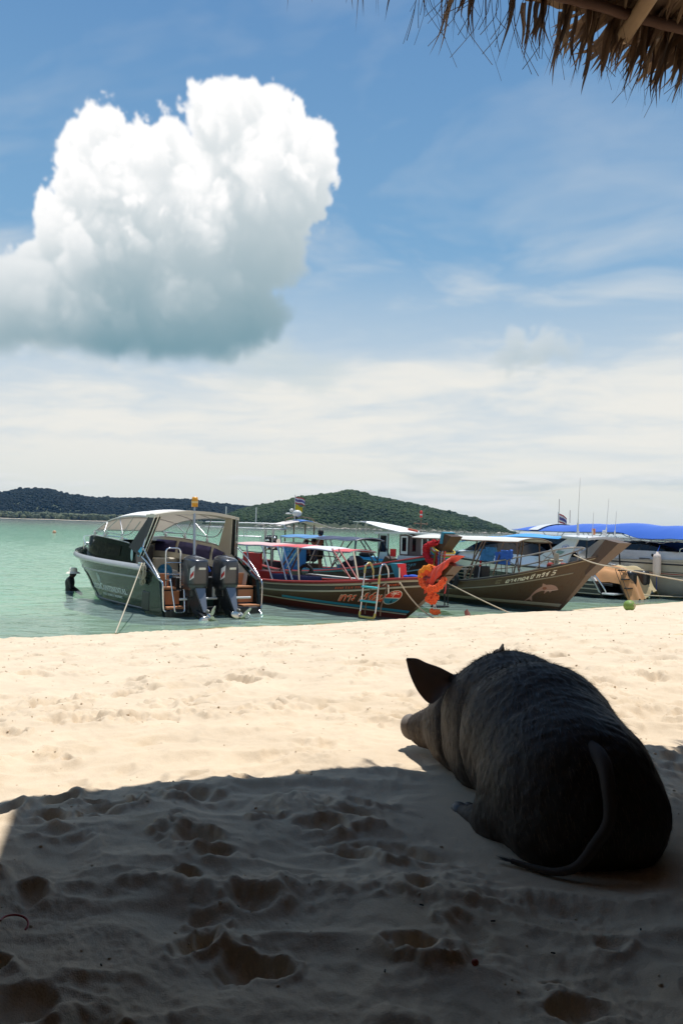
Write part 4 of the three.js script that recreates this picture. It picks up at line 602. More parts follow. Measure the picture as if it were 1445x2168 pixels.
// maroon and blue boat behind
const blueBoat = longtail('longtail_boat', 'dark maroon longtail boat with blue gunwale and blue awning behind the brown one', [-0.44, 0, -29.26], -Math.atan2(0.854, 0.52), {
  stern: -4.4, rake: 2.2, sheer: [[0, 0.86], [0.25, 0.74], [0.5, 0.86], [0.72, 1.12], [0.88, 1.42], [1, 1.66]],
  bands: [['bottom_paint', M.antifoul, 0, 0.08], ['hull_planking', M.maroon, 0.08, 9]],
  strakes: [['blue_strake', M.teal, ip([[0, 0.78], [0.25, 0.66], [0.5, 0.78], [0.72, 0.99], [0.88, 1.29], [1, 1.52]]), 0.14, 0.02, 0.42], ['light_batten', std(0.18, 0.36, 0.42, 0.5), ip([[0, 0.55], [0.25, 0.5], [0.5, 0.58], [0.72, 0.72], [0.88, 0.98], [1, 1.2]]), 0.04, 0.03, 0.45, 0.985], ['red_batten', M.redPaint, ip([[0, 0.60], [0.25, 0.55], [0.5, 0.64], [0.72, 0.9], [1, 1.3]]), 0.03, 0.03, 0, 0.6], ['lower_batten', M.creamPaint, ip([[0, 0.3], [0.5, 0.34], [1, 0.8]]), 0.03, 0.03, 0, 0.9]],
  gunwale: M.redPaint, inner: std(0.13, 0.03, 0.025, 0.6, 0, { map: planks }), prow: { x: 7.1, y: 2.22, t: 0.42, w: 0.21, mat: M.brown, capMat: M.teal },
});
{
  const { B, H } = blueBoat, bl = fabric(0.01, 0.17, 0.40, 0.2), nv = fabric(0.008, 0.022, 0.075, 0.1);
  awning(B, -2.1, 2.7, 1.94, 0.85, [[0, 0.5, bl, 'bright blue part of the awning'], [0.5, 1, nv, 'navy blue part of the awning']], M.steel, [[[-1.6, 0.8, 0.92], [-2.05, 1.9, 0.83]], [[-1.3, 0.8, -0.92], [-0.2, 1.9, -0.8]], [[0.2, 0.82, 0.95], [0.7, 1.9, 0.74]], [[1.9, 0.92, 0.9], [1.0, 1.9, 0.7], M.darkMetal], [[2.2, 0.95, 0.9], [1.3, 1.9, 0.68], M.darkMetal], [[1.7, 0.9, 0.92], [2.5, 1.9, 0.56], M.darkMetal], [[3.0, 1.02, 0.8], [2.66, 1.9, 0.54], M.darkMetal]], 0.05, 0.08, null, 0.55);
  part('hull_lettering', H.decal(0.69, 0.80, (u) => H.wy(u, 0.84 + 0.9 * (u - 0.69)), (u) => H.wy(u, 1.02 + 0.9 * (u - 0.69)), 1, 0.01), decalMat(textTex(512, 96, (c, W) => { c.fillStyle = '#5d5470'; c.font = 'bold 70px serif'; c.fillText('KOH SAMUI', 10, 76, W - 20); })), B);
  part('bow_lettering', H.decal(0.895, 0.95, (u) => H.wy(u, 1.06 + 1.2 * (u - 0.89)), (u) => H.wy(u, 1.30 + 1.2 * (u - 0.89)), 1, 0.01), decalMat(textTex(256, 128, (c) => { thai(c, 'o.a.ng.th', 10, 0, 56, 8, '#4f8fb0'); thai(c, 's.w.r', 10, 64, 50, 7, '#4f8fb0'); })), B);
  part('bow_bundle', [ball(0.28, 2.0, 1.15, 0.1, 1.3, 0.9, 1), ball(0.2, 1.65, 1.05, 0.2, 1.2, 0.8, 1)], M.rubber, B, 'black bag on the deck'); part('white_cap', [ball(0.13, 2.05, 1.28, 0.28, 1, 0.9, 0.6)], M.white, B);
  part('cabin_block', [box(1.1, 0.35, 1.0, 1.5, 0.88, -0.3, 0.03)], std(0.03, 0.22, 0.38, 0.6), B);
  // long-shaft engine on its stern post
  const E = part('engine', [box(0.55, 0.42, 0.4, -4.4, 1.55, 0, 0.06), box(0.4, 0.2, 0.3, -4.4, 1.83, 0, 0.05), ...[-0.2, 0, 0.2].flatMap((x) => [moved(new THREE.CylinderGeometry(0.07, 0.07, 0.5, 10), -4.4 + x, 1.62, 0, Math.PI / 2), ball(0.09, -4.4 + x, 1.8, 0.16)]), bar([-4.4, 0.7, 0], [-4.4, 1.4, 0], 0.06)], M.darkMetal, B, 'black long-shaft engine');
  part('pulley', [moved(new THREE.CylinderGeometry(0.13, 0.13, 0.05, 16), -4.1, 1.52, 0.12, 0, 0, Math.PI / 2), moved(new THREE.CylinderGeometry(0.10, 0.10, 0.05, 16), -4.1, 1.7, -0.12, 0, 0, Math.PI / 2), ball(0.06, -4.08, 1.82, 0.05), ball(0.07, -4.25, 1.42, 0.25), bar([-4.6, 1.7, 0.26], [-4.2, 1.74, 0.26], 0.04)], M.chrome, E); part('shaft', [bar([-4.7, 1.4, 0], [-7.8, 0.3, 0], 0.035), bar([-4.1, 1.6, 0], [-3.1, 1.4, 0.1], 0.02)], M.rusted, E);
}
// its blue notice board, tyre
{
  const p = blueBoat.w(-1.9, 0.66, 0.3), S = thing('sign_board', 'blue notice board with pale writing standing on the maroon boat', 'sign', p, -0.55);
  part('board', box(1.02, 0.92, 0.04, 0, 0.5, 0, 0.01), std(0.01, 0.19, 0.50, 0.5), S); part('top_strip', box(1.04, 0.13, 0.05, 0, 1.0, 0, 0.01), M.white, S);
  part('lettering', moved(new THREE.PlaneGeometry(0.96, 0.8), 0, 0.5, 0.024), decalMat(textTex(256, 224, (c) => { c.strokeStyle = '#7fb8dd'; c.fillStyle = '#8cc0e0'; thai(c, 'o.a.ng. .th.o', 30, 14, 34, 5, '#8cc0e0'); thai(c, 's. .th.w.r', 44, 66, 34, 5, '#8cc0e0'); thai(c, 'k.a.u.t.n.r', 20, 116, 30, 5, '#8cc0e0'); c.font = '30px sans-serif'; c.fillText('TOUR', 88, 208); })), S);
  const t = blueBoat.w(-3.6, 0.62, 1.0); single('tyre', moved(new THREE.TorusGeometry(0.2, 0.07, 12, 26).scale(1, 1.15, 1), 0, 0, 0, 0, 0, 0), M.rubber, 'black tyre fender hanging from the stern of the maroon boat', 'tyre', t, blueBoat.B.rotation.y);
}
// rusty brown boat with a dolphin
const dolphinBoat = longtail('longtail_boat', 'weathered brown longtail boat with a pink dolphin and the number 5 on its bow', [4.08, 0, -28.31], -Math.atan2(0.87, 0.49), {
  rake: 2.1, sheer: [[0, 0.62], [0.25, 0.52], [0.5, 0.66], [0.72, 1.0], [0.88, 1.40], [1, 1.78]],
  bands: [['bottom_paint', std(0.055, 0.062, 0.045, 0.7, 0, { map: rusty }), 0, 0.12], ['hull_planking', brownRust, 0.12, 9]],
  strakes: [['waterline_stripe', creamRust, ip([[0, 0.10], [0.6, 0.13], [1, 0.2]]), 0.12, 0.010], ['lower_batten', creamRust, ip([[0, 0.30], [0.25, 0.26], [0.5, 0.38], [0.72, 0.66], [0.88, 1.02], [1, 1.34]]), 0.035, 0.03, 0, 0.955], ['upper_strake', creamRust, ip([[0, 0.55], [0.25, 0.46], [0.5, 0.6], [0.72, 0.93], [0.88, 1.32], [1, 1.69]]), 0.10, 0.03]],
  gunwale: brownRust, inner: std(0.10, 0.10, 0.08, 0.8), prow: { x: 7.15, y: 2.19, t: 0.5, w: 0.24, mat: std(0.13, 0.078, 0.048, 0.55, 0, { map: planks }) },
});
{
  const { B, H } = dolphinBoat, wht = fabric(0.62, 0.60, 0.52, 0.3);
  awning(B, -1.6, 3.7, 2.06, 0.9, [[0, 1, wht, 'dirty cream awning']], M.rusted, [[[-0.6, 0.55, 0.9], [-0.1, 2.02, 0.82]], [[1.58, 0.82, 1.0], [2.17, 2.02, 0.78]], [[1.85, 0.86, 1.0], [2.3, 2.02, 0.78]], [[2.9, 1.02, 0.94], [3.1, 2.02, 0.72]], [[3.9, 1.2, 0.82], [3.62, 2.02, 0.66]]], 0.02, 0.12, null, 0.68);
  const rail = [tube([[-3.5, 0.84, 0.9], [-1, 0.94, 1.0], [1, 1.10, 1.0], [3.3, 1.49, 0.85], [5.2, 1.90, 0.4], [5.5, 1.95, 0.0], [5.2, 1.90, -0.4], [3.3, 1.49, -0.85], [1, 1.10, -1.0], [-2, 0.9, -0.98]], 0.022, 80)];
  for (const [x, y, z] of [[-3, 0.85, 0.9], [-1, 0.94, 1.0], [1.6, 1.2, 0.97], [3.4, 1.51, 0.83], [5.0, 1.86, 0.45]]) for (const s of [1, -1]) rail.push(bar([x, H.ys(0.5) * 0.8 + (x > 0 ? x * 0.14 : 0), z * s], [x, y, z * s], 0.02));
  rail.push(bar([3.4, 1.51, 0.83], [4.0, 1.22, 0.8], 0.012), bar([5.0, 1.86, 0.45], [4.5, 1.3, 0.7], 0.012), tube([[-4.5, 0.66, 0.86], [-1, 0.74, 1.0], [1.2, 0.86, 0.96]], 0.014, 24));
  part('hand_rail', rail, std(0.33, 0.30, 0.26, 0.5, 0.5), B);
  part('mast_pole', [bar([1.5, 0.6, 0.4], [1.65, 1.5, 0.4], 0.016)], M.white, B); part('mast_flag', [bar([1.6, 1.2, 0.4], [1.68, 1.75, 0.4], 0.03)], M.red, B);
  part('samson_post', [bar([4.6, 1.1, 0], [4.6, 1.75, 0], 0.08, 12), bar([4.6, 1.55, -0.25], [4.6, 1.55, 0.25], 0.035), tube([[4.52, 1.4, 0.08], [4.68, 1.42, 0.08], [4.68, 1.46, -0.08], [4.52, 1.48, -0.08], [4.52, 1.5, 0.08], [4.68, 1.52, 0.08]], 0.03, 30)], M.creamPaint, B, 'cream mooring post with coiled rope');
  part('deck_bundle', [box(0.8, 0.34, 0.5, 4.5, 1.3, -0.3, 0.1)], std(0.26, 0.03, 0.02, 0.8), B, 'red bundle on the foredeck');
  part('engine_box', [box(0.4, 0.7, 0.4, 1.2, 0.85, 0, 0.05)], M.black, B);
  part('hull_lettering', H.decal(0.71, 0.905, (u) => H.wy(u, ip([[0, 0.30], [0.5, 0.42], [0.72, 0.70], [0.88, 1.07], [1, 1.4]])(u)), (u) => H.wy(u, ip([[0, 0.5], [0.5, 0.59], [0.72, 0.91], [0.88, 1.30], [1, 1.6]])(u)), 1, 0.01), decalMat(textTex(1024, 128, (c, W, h) => { c.fillStyle = '#a89878'; c.font = 'bold 46px serif'; c.fillText('ANG', 8, 56); c.fillText('SEA', 16, 104); thai(c, 'o.a.ng.th.o.ng', 190, 30, 78, 15, '#e6dfc8'); thai(c, 's', 600, 34, 74, 15, '#e6dfc8'); thai(c, 'th.w.r', 700, 34, 74, 15, '#e6dfc8'); c.fillStyle = '#ddd6c0'; c.font = 'bold 124px sans-serif'; c.fillText('5', 930, 112); })), B, 'pale worn lettering ending in 5');
  part('dolphin_painting', H.decal(0.845, 0.945, (u) => H.wy(u, 0.22 + 1.5 * (u - 0.845)), (u) => H.wy(u, 0.84 + 1.2 * (u - 0.845)), 1, 0.01), decalMat(textTex(512, 320, (c) => { c.fillStyle = '#b08a78'; c.beginPath(); c.moveTo(500, 128); c.bezierCurveTo(440, 60, 330, 20, 250, 36); c.lineTo(170, 4); c.lineTo(190, 58); c.bezierCurveTo(120, 100, 90, 160, 84, 222); c.lineTo(10, 306); c.lineTo(96, 268); c.lineTo(176, 312); c.lineTo(116, 222); c.bezierCurveTo(130, 160, 200, 128, 280, 134); c.lineTo(300, 190); c.lineTo(340, 136); c.lineTo(392, 176); c.lineTo(410, 140); c.closePath(); c.fill(); c.fillStyle = '#8f5b44'; c.beginPath(); c.ellipse(250, 92, 40, 22, 0.3, 0, 7); c.fill(); c.strokeStyle = '#d9c3b2'; c.lineWidth = 7; c.beginPath(); c.moveTo(500, 130); c.lineTo(410, 140); c.lineTo(280, 136); c.stroke(); })), B, 'faded pink dolphin painting');
}
// the low boat behind with the little striped roof
{
  const D = longtail('longtail_boat', 'farthest longtail boat with a striped blue and white wheelhouse roof', [-1.65, 0, -36.0], -Math.atan2(0.854, 0.52), { sheer: [[0, 0.66], [0.5, 0.6], [1, 0.95]], bands: [['bottom_paint', M.antifoul, 0, 0.05], ['hull_planking', M.maroon, 0.05, 9]], strakes: [['upper_strake', M.creamPaint, 0.42, 0.05, 0.03]], gunwale: M.redPaint, prow: { x: 6.9, y: 1.3, t: 0.3, w: 0.18, mat: M.brown } });
  const wt = fabric(0.68, 0.60, 0.55, 0.2), bl = fabric(0.01, 0.15, 0.48, 0.2);
  const seg = (a, b, m, l) => part('wheelhouse_roof', slab((u, v) => { const k = lerp(a, b, u), q = v * 2 - 1; return [-0.3 + q * 0.6, 2.36 + 0.26 * (1 - Math.abs(k) ** 1.4) - 0.05 * q * q, 1.3 * k]; }, 8, 6, 0.03), m, D.B, l);
  D.B.rotation.y -= 0; seg(-1, -0.28, wt, 'white half of the little roof'); seg(-0.28, 0.26, bl, 'blue middle of the little roof'); seg(0.26, 1, wt, 'white half of the little roof');
  for (const [x, z] of [[-0.7, 0.5], [-0.7, -0.5], [0.1, 0.5], [0.1, -0.5]]) part('post', bar([x, 0.5, z], [x, 2.4, z], 0.03), M.rusted, D.B);
  part('roof_rail', tube([[-0.3, 2.45, -0.75], [-0.3, 2.66, -0.6], [-0.3, 2.72, 0], [-0.3, 2.66, 0.6], [-0.3, 2.45, 0.75]], 0.02, 30), M.rusted, D.B);
}
// steel rack at the stern of the maroon boat
{
  const g = []; const w = 1.55, d = 0.75;
  for (const z of [-d, d]) { g.push(tube([[-w, 2.28, z], [w * 0.9, 2.28, z], [w, 2.1, z]], 0.025, 20, 7, 0.1), bar([-w, 2.08, z], [w, 2.08, z], 0.02)); for (const x of [-0.75, -0.45, 0.75, 1.05]) g.push(bar([x, 0.3, z], [x, 2.1, z], 0.028)); g.push(tube([[-0.4, 1.3, z], [-0.4, 1.75, z], [0.55, 1.75, z], [0.6, 1.55, z]], 0.018, 20, 6, 0.1), tube([[-0.05, 1.75, z], [-0.05, 2.0, z], [0.6, 2.02, z]], 0.014, 14, 6, 0.1)); }
  for (const x of [-w, -0.6, 0.4, w]) g.push(bar([x, 2.28, -d], [x, 2.28, d], 0.018));
  single('steel_rack', g, M.steel, 'tall chrome pipe rack standing behind the black speedboat', 'rack', [-3.75, 0.1, -33.0], 0.05);
  single('rack_pole', [bar([0, 0, 0], [0, 0.62, 0], 0.025)], M.white, 'thin white pole on the chrome rack, left one', 'pole', [-4.6, 2.4, -33.0]);
  single('rack_pole', [bar([0, 0, 0], [0, 0.62, 0], 0.025)], M.white, 'thin white pole on the chrome rack, right one', 'pole', [-3.4, 2.4, -33.0]);
}
// white-roofed cabin boat
{
  const B = thing('cabin_boat', 'cabin boat with white roof, blue stern and red beacon mast', 'boat', [2.9, 0, -38], -0.30); B.scale.set(0.57, 1, 0.8);
  const H = new Hull({ xs: () => -4, xb: (w) => 4.4 + 1.8 * w, yk: ip([[0, -0.3], [1, -0.2]]), ys: ip([[0, 1.02], [0.5, 1.0], [1, 1.7]]), hb: ip([[0, 1.2], [0.5, 1.35], [0.8, 0.9], [1, 0.06]]), sec: (u, w) => Math.pow(clamp(w), 0.4) });
  part('hull', [H.band(0, 1), H.transom(0, 1)], std(0.05, 0.12, 0.16, 0.4), B); part('gunwale', H.cap(0.2, 0.1, 0.04), std(0.02, 0.27, 0.50, 0.5), B, 'bright blue gunwale'); part('white_batten', H.strake(0.8, 0.1, 0.03), M.white, B); part('deck', H.deck(0.8, 0.02, 0.95), std(0.03, 0.25, 0.45, 0.6), B);
  const wall = std(0.12, 0.075, 0.075, 0.6);
  part('cabin_wall', [box(0.07, 1.25, 0.07, -1.75, 1.5, 0.95), box(0.07, 1.25, 0.07, -0.95, 1.5, 0.95), box(1.6, 1.2, 0.05, 1.55, 1.5, 0.92, 0.01, 0, 0, 0), box(0.05, 1.2, 1.8, 2.4, 1.5, 0), box(2.6, 1.2, 0.05, 1.0, 1.5, -0.95), box(0.7, 1.2, 0.05, 0.3, 1.5, 0.92)], wall, B, 'dull purple cabin wall');
  part('cabin_door', [box(0.75, 1.2, 0.04, -1.35, 1.5, 0.94)], std(0.45, 0.56, 0.56, 0.4), B, 'pale door'); part('door_pane', [box(0.5, 0.75, 0.05, -1.35, 1.65, 0.945)], M.glass, B);
  for (const [x, w] of [[0.35, 0.55], [1.15, 0.5], [2.0, 0.55]]) { const f = part('window', [box(w, 0.82, 0.05, x, 1.62, 0.955)], x === 1.15 ? std(0.1, 0.07, 0.07, 0.5) : M.white, B, x === 1.15 ? 'open window' : 'white framed window'); part('pane', [box(w - 0.2, 0.62, 0.06, x, 1.65, 0.957)], M.glass, f); }
  part('red_seat', [box(0.42, 0.36, 0.08, -0.5, 1.25, 0.97), box(0.06, 0.38, 0.1, -0.74, 1.25, 0.97)], M.red, B);
  part('white_sill', [box(2.4, 0.16, 0.1, 1.3, 1.06, 0.95), box(0.5, 0.3, 0.08, 0.1, 1.0, 0.98)], M.white, B);
  part('cabin_roof', slab((u, v) => [lerp(-2.0, 2.9, u), 2.16 + 0.05 * Math.sin(u * 3.1), lerp(-1.1, 1.1, v)], 8, 4, 0.07), M.white, B);
  part('sun_roof', slab((u, v) => [lerp(-3.9, 1.0, u), ip([[0, 2.62], [0.12, 2.66], [0.4, 2.58], [0.75, 2.42], [1, 2.24]])(u) - 0.18 * sstep(0.2, 1, v) * sstep(0, 0.6, u), lerp(-1.0, 1.05, v)], 16, 6, 0.03), fabric(0.78, 0.77, 0.74, 0.15), B, 'white sun roof'); part('roof_pole', [tube([[-3.6, 1.0, 1.0], [-3.6, 2.4, 1.0], [-3.4, 2.58, 1.0], [-2.8, 2.62, 1.0]], 0.028, 20), bar([-3.6, 1.0, -1], [-3.6, 2.6, -1], 0.028)], M.steel, B);
  part('roof_roll', [bar([0.5, 2.34, 0.6], [1.3, 2.26, 0.6], 0.05, 12)], std(0.5, 0.09, 0.05, 0.8), B, 'orange roll on the roof');
  part('front_awning', slab((u, v) => [lerp(1.0, 4.6, u), 2.02 - 0.02 * u, lerp(-1, 1.15, v)], 6, 4, 0.04), M.white, B);
  part('mast', [bar([1.35, 2.2, 0], [1.35, 2.95, 0], 0.035), bar([0.85, 2.62, 0], [1.85, 2.6, 0], 0.02), ball(0.06, 1.85, 2.6, 0), ball(0.05, 0.85, 2.62, 0)], M.rusted, B);
  const b = part('beacon', lathe([[0, 0], [0.10, 0], [0.10, 0.24], [0.08, 0.3], [0, 0.31]], 1.35, 2.9, 0), M.red, B, 'red beacon'); part('band', lathe([[0.105, 0.09], [0.107, 0.12], [0.105, 0.15]], 1.35, 2.9, 0), M.white, b);
  part('side_windows', [box(1.7, 0.4, 0.04, -2.9, 0.62, 1.28), box(0.1, 0.5, 0.06, -2.9, 0.62, 1.29)], M.glass, B);
  part('dark_net', [ball(0.4, -2.9, 1.12, 0.6, 1.5, 0.3, 0.8)], M.rubber, B);
}

// ---------------------------------------------------------------- white speedboat with the tarpaulins, stern to the beach
{
  const G = thing('speedboat', 'white speedboat with sloping arch and orange tarpaulins over its outboards', 'speedboat', [10.75, 0, -31.4], Math.atan2(0.757, -0.653));
  const H = new Hull({ xs: (w) => 0.0 + 0.9 * w * w, xb: (w) => 8.0 + 1.6 * w, yk: ip([[0, -0.4], [1, -0.2]]), ys: ip([[0, 1.0], [0.5, 1.12], [1, 1.38]]), hb: ip([[0, 1.45], [0.45, 1.5], [0.75, 1.2], [0.92, 0.6], [1, 0.05]]), sec: (u, w) => lerp(w < 0.3 ? 0.9 * Math.sqrt(w / 0.3) : 0.9 + 0.1 * (w - 0.3) / 0.7, Math.pow(w, 0.7), sstep(0.5, 1, u) * 0.8) });
  part('hull', [H.band(0, 0.72, 0, 1, 50, 10), H.transom(0, 0.72)], phys(0.018, 0.018, 0.02, 0.2), G, 'dark lower hull');
  part('topsides', [H.band(0.72, 1, 0, 1, 50, 5), H.transom(0.72, 1)], M.white, G, 'white upper hull'); part('rub_rail', H.strake(0.93, 0.08, 0.05), M.black, G);
  for (const y of [0.12, 0.3, 0.46]) part('hull_stripe', H.strake((u) => H.wy(u, y), 0.05, 0.015, 0, 0.98), M.creamPaint, G);
  const top = ip([[0.4, 0.95], [1.2, 1.12], [2.2, 1.36], [3.4, 1.42], [7, 1.5], [8.6, 1.42]]), hw = (x) => H.hb(clamp(x / 9.4)) * 0.93;
  part('coaming', [1, -1].map((s) => sheet((u, v) => { const x = lerp(0.4, 8.8, u); return [x, lerp(0.95, top(x), v), s * (hw(x) - 0.32 * v)]; }, 30, 4, s < 0)), std(0.86, 0.87, 0.86, 0.35), G, 'bright white deck side');
  part('window_band', [1, -1].map((s) => sheet((u, v) => { const x = lerp(2.6, 7.4, u), y1 = ip([[2.6, 1.5], [3.2, 1.86], [6.2, 1.92], [7.4, 1.52]])(x); return [x, lerp(top(x) - 0.02, y1, v), s * (hw(x) - 0.315 - 0.14 * v)]; }, 24, 4, s < 0)), phys(0.012, 0.009, 0.011, 0.08), G, 'dark wrap-round window');
  part('deck', [H.deck(0.99, 0.05, 0.98, 30, 0.05), sheet((u, v) => { const x = lerp(6.0, 9.2, u), k = v * 2 - 1; return [x, lerp(1.56, 1.4, u) - 0.05 * k * k, k * hw(x) * 0.95]; }, 12, 6, true)], M.white, G);
  for (const s of [1, -1]) {
    const l = (dz) => [[1.7, 1.05, s * (1.38 + dz)], [3.1, 1.3, s * (1.38 + dz)], [1.65, 2.2, s * (1.16 + dz)], [1.25, 2.16, s * (1.16 + dz)]].map((p) => p), o = l(0), i = l(-0.1);
    const arch = part('arch_leg', prism(s > 0 ? [...i, ...o] : [...o, ...i]), M.white, G, 'white sloping arch leg');
    const on = (a, b) => { const p = o.map((q) => V(...q)), A = p[0].clone().lerp(p[1], a), Bq = p[3].clone().lerp(p[2], a); const r = A.lerp(Bq, b); return [r.x, r.y, r.z + s * 0.008]; };
    if (s < 0) { part('shield_mark', sheet((u, v) => on(lerp(0.68, 0.3, u), lerp(0.32, 0.52, v)), 2, 2), decalMat(textTex(64, 64, (c) => { c.fillStyle = '#7d9489'; c.beginPath(); c.moveTo(4, 4); c.lineTo(60, 4); c.quadraticCurveTo(58, 44, 32, 62); c.quadraticCurveTo(6, 44, 4, 4); c.fill(); })), arch); part('round_mark', sheet((u, v) => on(lerp(0.7, 0.25, u), lerp(0.58, 0.76, v)), 2, 2), decalMat(textTex(64, 64, (c) => { c.strokeStyle = '#8f93c0'; c.lineWidth = 6; c.beginPath(); c.arc(32, 32, 24, 0, 7); c.stroke(); c.fillStyle = '#7a7fb8'; c.beginPath(); c.moveTo(16, 40); c.lineTo(36, 18); c.lineTo(46, 44); c.fill(); })), arch); part('swoosh', sheet((u, v) => on(lerp(0.95, 0.15, u), lerp(0.12, 0.24, v)), 2, 2), decalMat(textTex(96, 40, (c) => { c.strokeStyle = '#4a3a3c'; c.lineWidth = 4; c.beginPath(); c.moveTo(4, 10); c.quadraticCurveTo(40, 34, 92, 20); c.moveTo(20, 24); c.lineTo(60, 8); c.stroke(); })), arch); }
  }
  part('hard_top', slab((u, v) => { const k = v * 2 - 1; return [lerp(0.75, 1.95, u), 2.32 - 0.06 * k * k - 0.05 * (1 - u), 1.25 * k]; }, 10, 10, 0.09), M.white, G, 'white hard top over the arch');
  part('canopy', slab((u, v) => { const k = v * 2 - 1, x = lerp(2.1, 7.2, u); return [x, ip([[2.1, 2.24], [4, 2.28], [6, 2.16], [7.2, 1.95]])(x) + 0.05 * Math.cos(u * 14) * (1 - k * k) - 0.1 * k * k, 1.2 * k]; }, 22, 8, 0.02), fabric(0.01, 0.27, 0.62, 0.15), G, 'bright light blue canopy');
  const fr = []; for (const s of [1, -1]) { for (const [a, b] of [[2.6, 3.2], [3.6, 3.2], [3.6, 4.4], [4.8, 4.4], [5.8, 5.6]]) fr.push(bar([a, 2.15, 1.18 * s], [b, 1.85, 1.24 * s], 0.014)); fr.push(tube([[2.0, 2.1, s * 1.18], [4, 2.14, s * 1.2], [7.1, 1.9, s * 1.1]], 0.016, 20)); fr.push(bar([0.85, 1.05, s * 1.2], [0.9, 2.25, s * 1.1], 0.03)); }
  part('canopy_frame', fr, M.darkMetal, G);
  for (const [x, z, h, c] of [[1.2, -0.2, 0.24, 1], [1.1, 0.4, 0.2, 0]]) part('lamp', lathe([[0, 0], [0.07, 0], [0.075, h * 0.3], [0.07, h], [0, h]], x, 2.34, z, 12), c ? std(0.55, 0.2, 0.08, 0.4) : M.white, G, c ? 'orange top lamp' : 'white top lamp');
  for (const [x, z, dx, h] of [[1.4, -1.0, -0.2, 2.2], [1.4, 1.0, -0.25, 1.5], [0.95, 0.9, -0.15, 1.0], [1.0, -0.6, -0.1, 0.9], [1.6, -0.6, 0.1, 0.8]]) part('aerial', [bar([x, 2.3, z], [x + dx, 2.3 + h, z + dx], 0.013, 6, 0.006), bar([x, 2.3, z], [x + dx * 0.22, 2.3 + h * 0.22, z + dx * 0.22], 0.03, 6)], M.white, G);
  part('cockpit', [box(0.5, 0.5, 2.2, 1.6, 0.9, 0, 0.06), box(1.6, 0.1, 2.2, 0.6, 0.5, 0, 0.03)], M.black, G);
  for (const s of [1, -1]) { part('quarter_rail', tube([[1.7, 1.25, s * 1.35], [0.9, 1.12, s * 1.42], [0.35, 0.85, s * 1.44], [0.0, 0.45, s * 1.4], [-0.12, 0.2, s * 1.34]], 0.028, 30), M.chrome, G); part('quarter_panel', sheet((u, v) => { const t = [[1.2, 1.14], [0.75, 0.95], [0.35, 0.66], [0.05, 0.2]], k = u * 2.999, i = Math.floor(k), f = k - i; return [lerp(t[i][0], t[i + 1][0], f) + 0.16 * v, lerp(t[i][1], t[i + 1][1], f) + 0.02 * v, s * (1.44 - 0.1 * v)]; }, 12, 2), M.white, G, 'white sloping quarter'); part('swim_step', box(0.5, 0.06, 0.7, -0.2, 0.18, s * 1.05, 0.02), M.white, G); }
  for (const z of [-0.45, 0.5]) { const m = part('outboard_motor', [box(0.7, 0.6, 0.46, -0.4, 0.75, z, 0.16), prism([[-0.75, 0.0, z - 0.07], [-0.75, 0.0, z + 0.07], [-0.4, -0.05, z + 0.08], [-0.4, -0.05, z - 0.08], [-0.6, 0.55, z - 0.12], [-0.6, 0.55, z + 0.12], [-0.15, 0.55, z + 0.14], [-0.15, 0.55, z - 0.14]])], M.darkMetal, G, 'black outboard under the tarpaulin'); part('propeller', [ball(0.16, -0.78, 0.12, z, 0.25, 1, 0.55), ball(0.16, -0.78, 0.12, z, 0.25, 0.5, 1)], M.chrome, m); }
  const tarp = (cz, hwz, x0, x1, seed, low) => slab((u, v) => { const k = v * 2 - 1, x = lerp(x1, x0, u), base = ip([[x0, low], [x0 + 0.25, 0.62], [x0 + 0.5, 1.06], [lerp(x0, x1, 0.6), 1.16], [x1, 1.12]])(x), dr = 0.55 * Math.pow(Math.abs(k), 2.4) * sstep(1, 0.2, u * 0.4); return [x + 0.05 * noise(v * 5, u * 4, seed), base - dr + 0.06 * noise(u * 5, v * 6, seed) + 0.05 * Math.sin(k * 9 + u * 4) * u, cz + hwz * k * (1 - 0.15 * Math.abs(noise(u * 3, 2, seed)))]; }, 26, 22, 0.012);
  const put = (name, g, mat, label) => { const m = single(name, g, mat, label, 'tarpaulin', [10.75, 0, -31.4], G.rotation.y); };
  put('tarpaulin', tarp(-0.42, 0.62, -1.0, 1.3, 3, 0.05), fabric(0.58, 0.29, 0.12, 0.12), 'orange brown tarpaulin over the left outboard of the white speedboat');
  put('tarpaulin', tarp(0.62, 0.60, -0.9, 1.4, 8, 0.30), fabric(0.50, 0.40, 0.22, 0.12), 'khaki tarpaulin over the right outboard of the white speedboat');
  const L = thing('boarding_ladder', 'thin steel ladder with dark treads leaning on the orange tarpaulin', 'ladder', G.localToWorld(V(-0.75, 0.0, -0.9)).toArray(), G.rotation.y);
  for (const z of [-0.2, 0.2]) part('rail', [tube([[-0.15, 0.1, z], [0.25, 1.0, z], [0.3, 1.1, z], [0.42, 1.05, z], [0.0, 0.12, z]], 0.014, 30)], M.rusted, L); for (const [x, y] of [[0.0, 0.42], [0.14, 0.74], [0.28, 1.06]]) part('tread', box(0.12, 0.04, 0.44, x, y, 0, 0.01), M.black, L);
}
